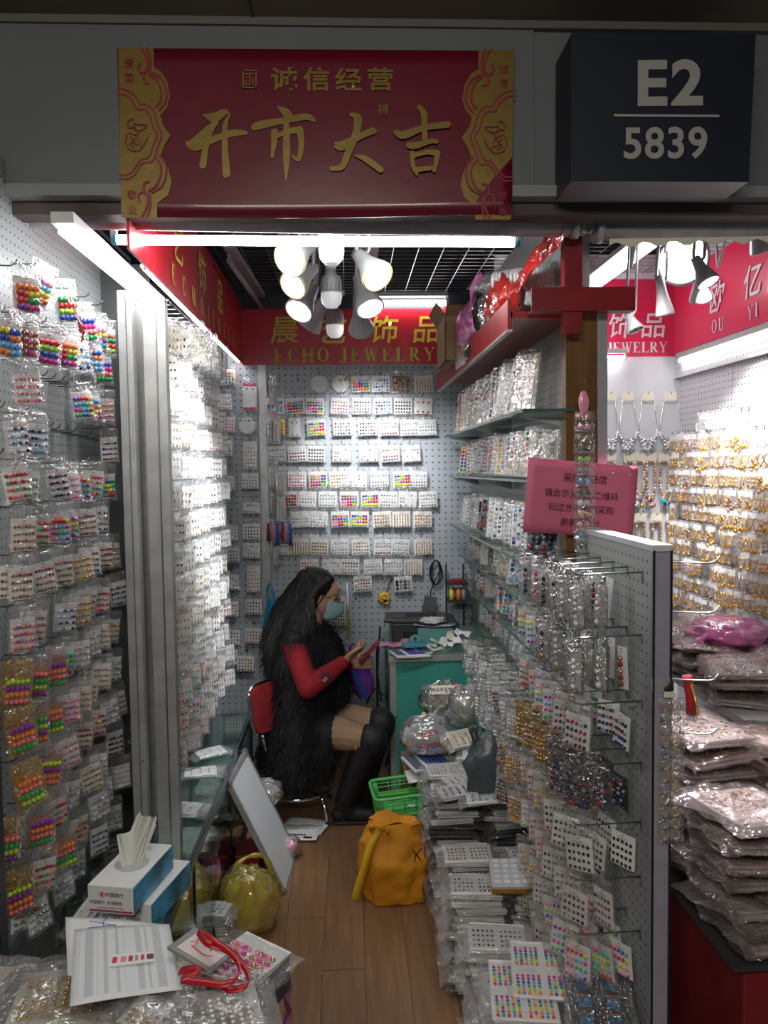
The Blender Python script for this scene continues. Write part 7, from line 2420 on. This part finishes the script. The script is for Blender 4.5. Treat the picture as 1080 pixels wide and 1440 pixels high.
# embroidered patch on the forearm
b = MB()
q0 = elN.lerp(cufN, .50) - PX + Vector((0, -.052, -.004))
ax_ = (cufN - elN).normalized()
for k in range(60):
    a = rg.uniform(0, 6.28); r_ = .034 * math.sqrt(rg.random())
    p = q0 + ax_ * math.cos(a) * r_ * 1.3 + Vector((-ax_.z, 0, ax_.x)) * math.sin(a) * r_
    p.y += .010 * (r_ / .034) ** 2 - .002
    b.sph(p, (.006, .003, .004), mat('patch_dark', (.05, .025, .06), .7), 6, 3)
for k, (du, dv) in enumerate(((-.008, .004), (.0, .0), (.008, .006), (-.002, -.008), (.012, -.002))):
    b.sph(q0 + ax_ * du + Vector((-ax_.z, 0, ax_.x)) * dv + Vector((0, -.006, 0)), (.006, .002, .003), mat('patch_gold', (.8, .5, .1), .4), 6, 4, Matrix.Rotation(k, 3, 'Y'))
b.build('embroidery', sw)
# boots over the knee
for kn, an, s in ((knN, anN, -1), (knF, anF, 1)):
    hip = Vector((-.22, y0 + s * .095, .455))
    b = MB()
    up = kn.lerp(hip, .03)
    chain(b, [up, kn + Vector((.004, 0, -.002)), kn.lerp(an, .35) + Vector((-.010, 0, 0)), an], [.073, .070, .066, .048])
    chain(b, [an, Vector((an.x + .035, an.y, .048)), Vector((an.x + .13, an.y + s * .01, .038))], [.046, .042, .033])
    b.sph((an.x - .025, an.y, .045), (.040, .038, .04), WHITE, 12, 8)
    bt = vox(b, 'boot', .006, 4, root, [BOOT], PX)
    for v in bt.data.vertices: v.co.z = max(v.co.z, .014)
    b = MB(); b.box((an.x - PX.x + .045, an.y - PX.y, .008), (.20, .072, .014), DARK); bevel(b.build('sole', bt), .005)
    if s < 0:
        b = MB(); q = aY(500, 1053, knN.y - .074) - PX
        b.tube([q + Vector((-.004, .01, .012)), q + Vector((0, 0, .004)), q + Vector((.004, .0, -.004)), q + Vector((-.003, 0, -.012))], [.002, .004, .003, .001], BEAD['gold'], 6); b.sph(q + Vector((.004, 0, .010)), .004, BEAD['gold'], 6, 4)
        b.build('gold_charm', bt)
# dark shorts / hem hidden by the vest
b = MB()
b.sph(pel + Vector((0, 0, 0)), (.14, .185, .125), WHITE, 20, 12)
for s, kn in ((-1, knN), (1, knF)):
    hip = Vector((-.22, y0 + s * .095, .455)); chain(b, [hip, hip.lerp(kn, .32)], [.104, .094])
vox(b, 'skirt', .007, 3, root, [mat('skirt_black', (.012, .012, .014), .8)], PX)
# shaggy vest
b = MB()
E_ = [((-.225, y0, .83), (.13, .185, .10)), ((-.24, y0 - .01, .74), (.145, .185, .16)), ((-.25, y0 - .01, .60), (.155, .20, .18)), ((-.265, y0 - .02, .44), (.165, .215, .18)),
      ((-.285, y0 - .05, .32), (.14, .19, .14)), ((-.36, y0 - .03, .33), (.09, .14, .09)), ((-.09, y0 + .06, .64), (.075, .11, .14)), ((-.11, y0 + .03, .80), (.06, .12, .10)), ((-.17, y0 - .03, .40), (.10, .16, .13)), ((-.18, y0 - .06, .30), (.08, .12, .10)), ((-.135, y0 - .10, .42), (.075, .115, .11)), ((-.13, y0 + .08, .46), (.08, .10, .10))]
b.sph(shN + Vector((.0, .000, .034)), (.066, .062, .040), WHITE, 18, 12)
for c, r_ in E_: b.sph(c, r_, WHITE, 24, 16)
chain(b, [(-.25, y0 - .10, .885), (-.20, y0 - .09, .93), (-.14, y0 - .07, .90), (-.10, y0 - .06, .80)], [.05, .05, .045, .05])
chain(b, [(-.25, y0 + .10, .885), (-.20, y0 + .09, .93), (-.14, y0 + .07, .90)], [.05, .05, .045])
vest = vox(b, 'fur_vest', .009, 4, root, [FURM], PX)


def fur(parent, src, n, L, m, name, wav=.006, wid=.0022, down=.8, seg=4, sel=None):
    rnd = random.Random(5)
    mb = MB()
    V = src.vertices
    polys = [p for p in src.polygons if sel is None or sel(p.center)]
    for k in range(n):
        p = rnd.choice(polys)
        c = p.center + Vector((rnd.uniform(-1, 1), rnd.uniform(-1, 1), rnd.uniform(-1, 1))) * .004
        d = (p.normal * .75 + Vector((rnd.uniform(-.35, .35), rnd.uniform(-.35, .35), -down + rnd.uniform(-.2, .2)))).normalized()
        l = L * rnd.uniform(.6, 1.3)
        sd = d.cross(Vector((0, 1, .2))).normalized()
        phs = rnd.uniform(0, 6)
        vs = []
        for q in range(seg + 1):
            t_ = q / seg
            pp = c + d * l * t_ + Vector((0, 0, -.35 * l * t_ * t_)) + sd * wav * math.sin(phs + t_ * 4)
            w_ = wid * (1 - t_ * .85)
            vs += [pp - sd * w_, pp + sd * w_]
        mb.add(vs, [(2 * q, 2 * q + 1, 2 * q + 3, 2 * q + 2) for q in range(seg)], m, True)
    o = mb.build(name, parent); o['kind'] = 'stuff'
    return o
arm_clear = lambda c: not ((Vector(c) + PX - shN).length < .055)
fur(vest, vest.data, 9000, .045, FURM, 'fur', sel=arm_clear)
# hair
b = MB()
b.sph(hd(-.028, 0, .036), (.098, .084, .094), WHITE, 26, 18, HR)
b.sph(hd(-.045, 0, -.01), (.082, .086, .085), WHITE, 22, 14, HR)
chain(b, [hd(-.06, 0, -.02), hd(-.10, 0, -.10), Vector((-.325, y0, .90)), Vector((-.335, y0 - .01, .80))], [.088, .090, .082, .060])
for s in (-1, 1):
    chain(b, [hd(.018, s * .058, .078), hd(-.020, s * .078, .035), hd(-.040, s * .082, -.03), hd(-.07, s * .095, -.12), Vector((-.285, y0 + s * .11, .86)), Vector((-.31, y0 + s * .12, .78))], [.020, .026, .036, .046, .050, .030])
chain(b, [hd(.035, .03, .090), hd(.035, -.03, .090)], [.016, .016])
hair = vox(b, 'hair', .006, 3, root, [HAIR], PX)
fur(hair, hair.data, 5200, .075, HAIR, 'wavy_locks', wav=.010, wid=.0026, down=1.3, seg=6, sel=lambda c: Vector(c).x + PX.x < hd(-.035, 0, 0).x)
mb = MB()
rnd = random.Random(3)
for k in range(620):
    a = rnd.uniform(-1.1, 1.1)            # around the head, from side to side across the back
    an = math.pi + a * 1.35
    st = hd(math.cos(an) * .085 - .025, math.sin(an) * .085, rnd.uniform(.0, .10)) - PX
    zb = rnd.uniform(.74, .90)
    endp = Vector((-.30 - .06 * math.cos(a), y0 - math.sin(a) * .135, zb)) - PX
    mid = (st + endp) / 2 + Vector((-.085 * math.cos(a), -.05 * math.sin(a), .03))
    ph_, am = rnd.uniform(0, 6.28), rnd.uniform(.007, .014)
    pts = []
    for q in range(13):
        t_ = q / 12
        p = st * (1 - t_) ** 2 + mid * 2 * t_ * (1 - t_) + endp * t_ * t_
        p = p + Vector((math.cos(ph_ + t_ * 22), math.sin(ph_ + t_ * 22), 0)) * am * (.3 + t_)
        pts.append(p)
    mb.tube(pts, [.0036] * 12 + [.0008], HAIR, 4)
o = mb.build('curls', hair); o['kind'] = 'stuff'
# phone, held
t = thing('mobile_phone', 'red-cased mobile phone tilted in the seated person\'s hands', 'phone', PH + Vector((.008, .012, -.004)))
q = Matrix((Vector((0, 1, 0)).cross(pd_).normalized(), Vector((0, 1, 0)), pd_)).transposed()
rotp = Matrix((pd_.cross(Vector((0, 1, 0))).normalized(), Vector((0, 1, 0)), pd_)).transposed()
b = MB(); b.box((0, 0, 0), (.009, .074, .150), mat('phone_red', (.30, .01, .02), .3), rotp); bevel(b.build('case', t), .003, 3)
b = MB(); b.box(rotp @ Vector((-.0052, 0, 0)), (.001, .068, .142), mat('phone_screen', (.02, .022, .028), .1), rotp); b.build('screen', t)
b = MB(); b.box(rotp @ Vector((-.004, -.020, .068)), (.012, .020, .016), WHITE, rotp); bevel(b.build('charm', t), .002)

# ------------------------------------------------------------------ chair
t = thing('office_chair', 'chrome swivel chair with red seat and back under the seated person', 'chair', (-.27, 3.74, 0))
b = MB(); b.lathe([(0, .325), (.15, .33), (.175, .345), (.175, .36), (.15, .37), (0, .372)], DULLRED, n=28); b.build('seat', t)
b = MB(); b.lathe([(.165, .318), (.180, .322), (.182, .335), (.165, .34)], CHROME, n=28); b.build('seat_rim', t)
b = MB(); b.tube([(0, 0, .33), (0, 0, .19)], [.016, .016], CHROME, 14); b.tube([(0, 0, .20), (0, 0, .125)], [.024, .030], BLACK, 14); b.build('pole', t)
b = MB(); b.tube([(math.cos(a) * .155, math.sin(a) * .155, .135) for a in [k * math.pi / 14 for k in range(29)]], .009, CHROME, 8, caps=False); b.build('ring', t)
for k in range(4):
    a = math.pi / 4 + k * math.pi / 2
    b = MB(); b.tube([(0, 0, .135), (math.cos(a) * .10, math.sin(a) * .10, .14), (math.cos(a) * .165, math.sin(a) * .165, .125), (math.cos(a) * .20, math.sin(a) * .20, .07), (math.cos(a) * .21, math.sin(a) * .21, .012)], .010, CHROME, 8)
    b.sph((math.cos(a) * .21, math.sin(a) * .21, .016), (.014, .014, .010), BLACK, 8, 6); b.build('leg', t)
# back: rounded red pad in a chrome hoop, standing behind the sitter
bk = thing('x', '', ''); bpy.data.objects.remove(bk)
rb = Matrix.Rotation(R(-38), 3, 'Z') @ Matrix.Rotation(R(-8), 3, 'Y')
def rrect(w, h, r, n=6):
    out = []
    for sx, sy, a0 in ((1, 1, 0), (-1, 1, 90), (-1, -1, 180), (1, -1, 270)):
        for k in range(n):
            a = R(a0 + 90 * k / (n - 1)); out.append((sx * (w / 2 - r) + r * math.cos(a), sy * (h / 2 - r) + r * math.sin(a)))
    return out
cb_ = aY(372, 990, 3.62) - Vector((-.27, 3.74, 0)) + Vector((.045, 0, 0))
pr_ = rrect(.30, .22, .05)
b = MB(); b.poly([cb_ + rb @ Vector((-.012, x, z)) for x, z in pr_], DULLRED, rb @ Vector((.024, 0, 0))); bevel(b.build('backrest', t), .006)
b = MB(); b.tube([cb_ + rb @ Vector((0, x * 1.03, z * 1.03)) for x, z in pr_ + pr_[:1]], .010, CHROME, 8, caps=False)
b.tube([cb_ + rb @ Vector((0, -.10, -.11)), cb_ + rb @ Vector((-.01, -.08, -.19)), Vector((-.12, -.08, .33))], .010, CHROME, 8)
b.tube([cb_ + rb @ Vector((0, .10, -.11)), cb_ + rb @ Vector((-.01, .08, -.19)), Vector((-.12, .08, .33))], .010, CHROME, 8)
b.build('back_frame', t)
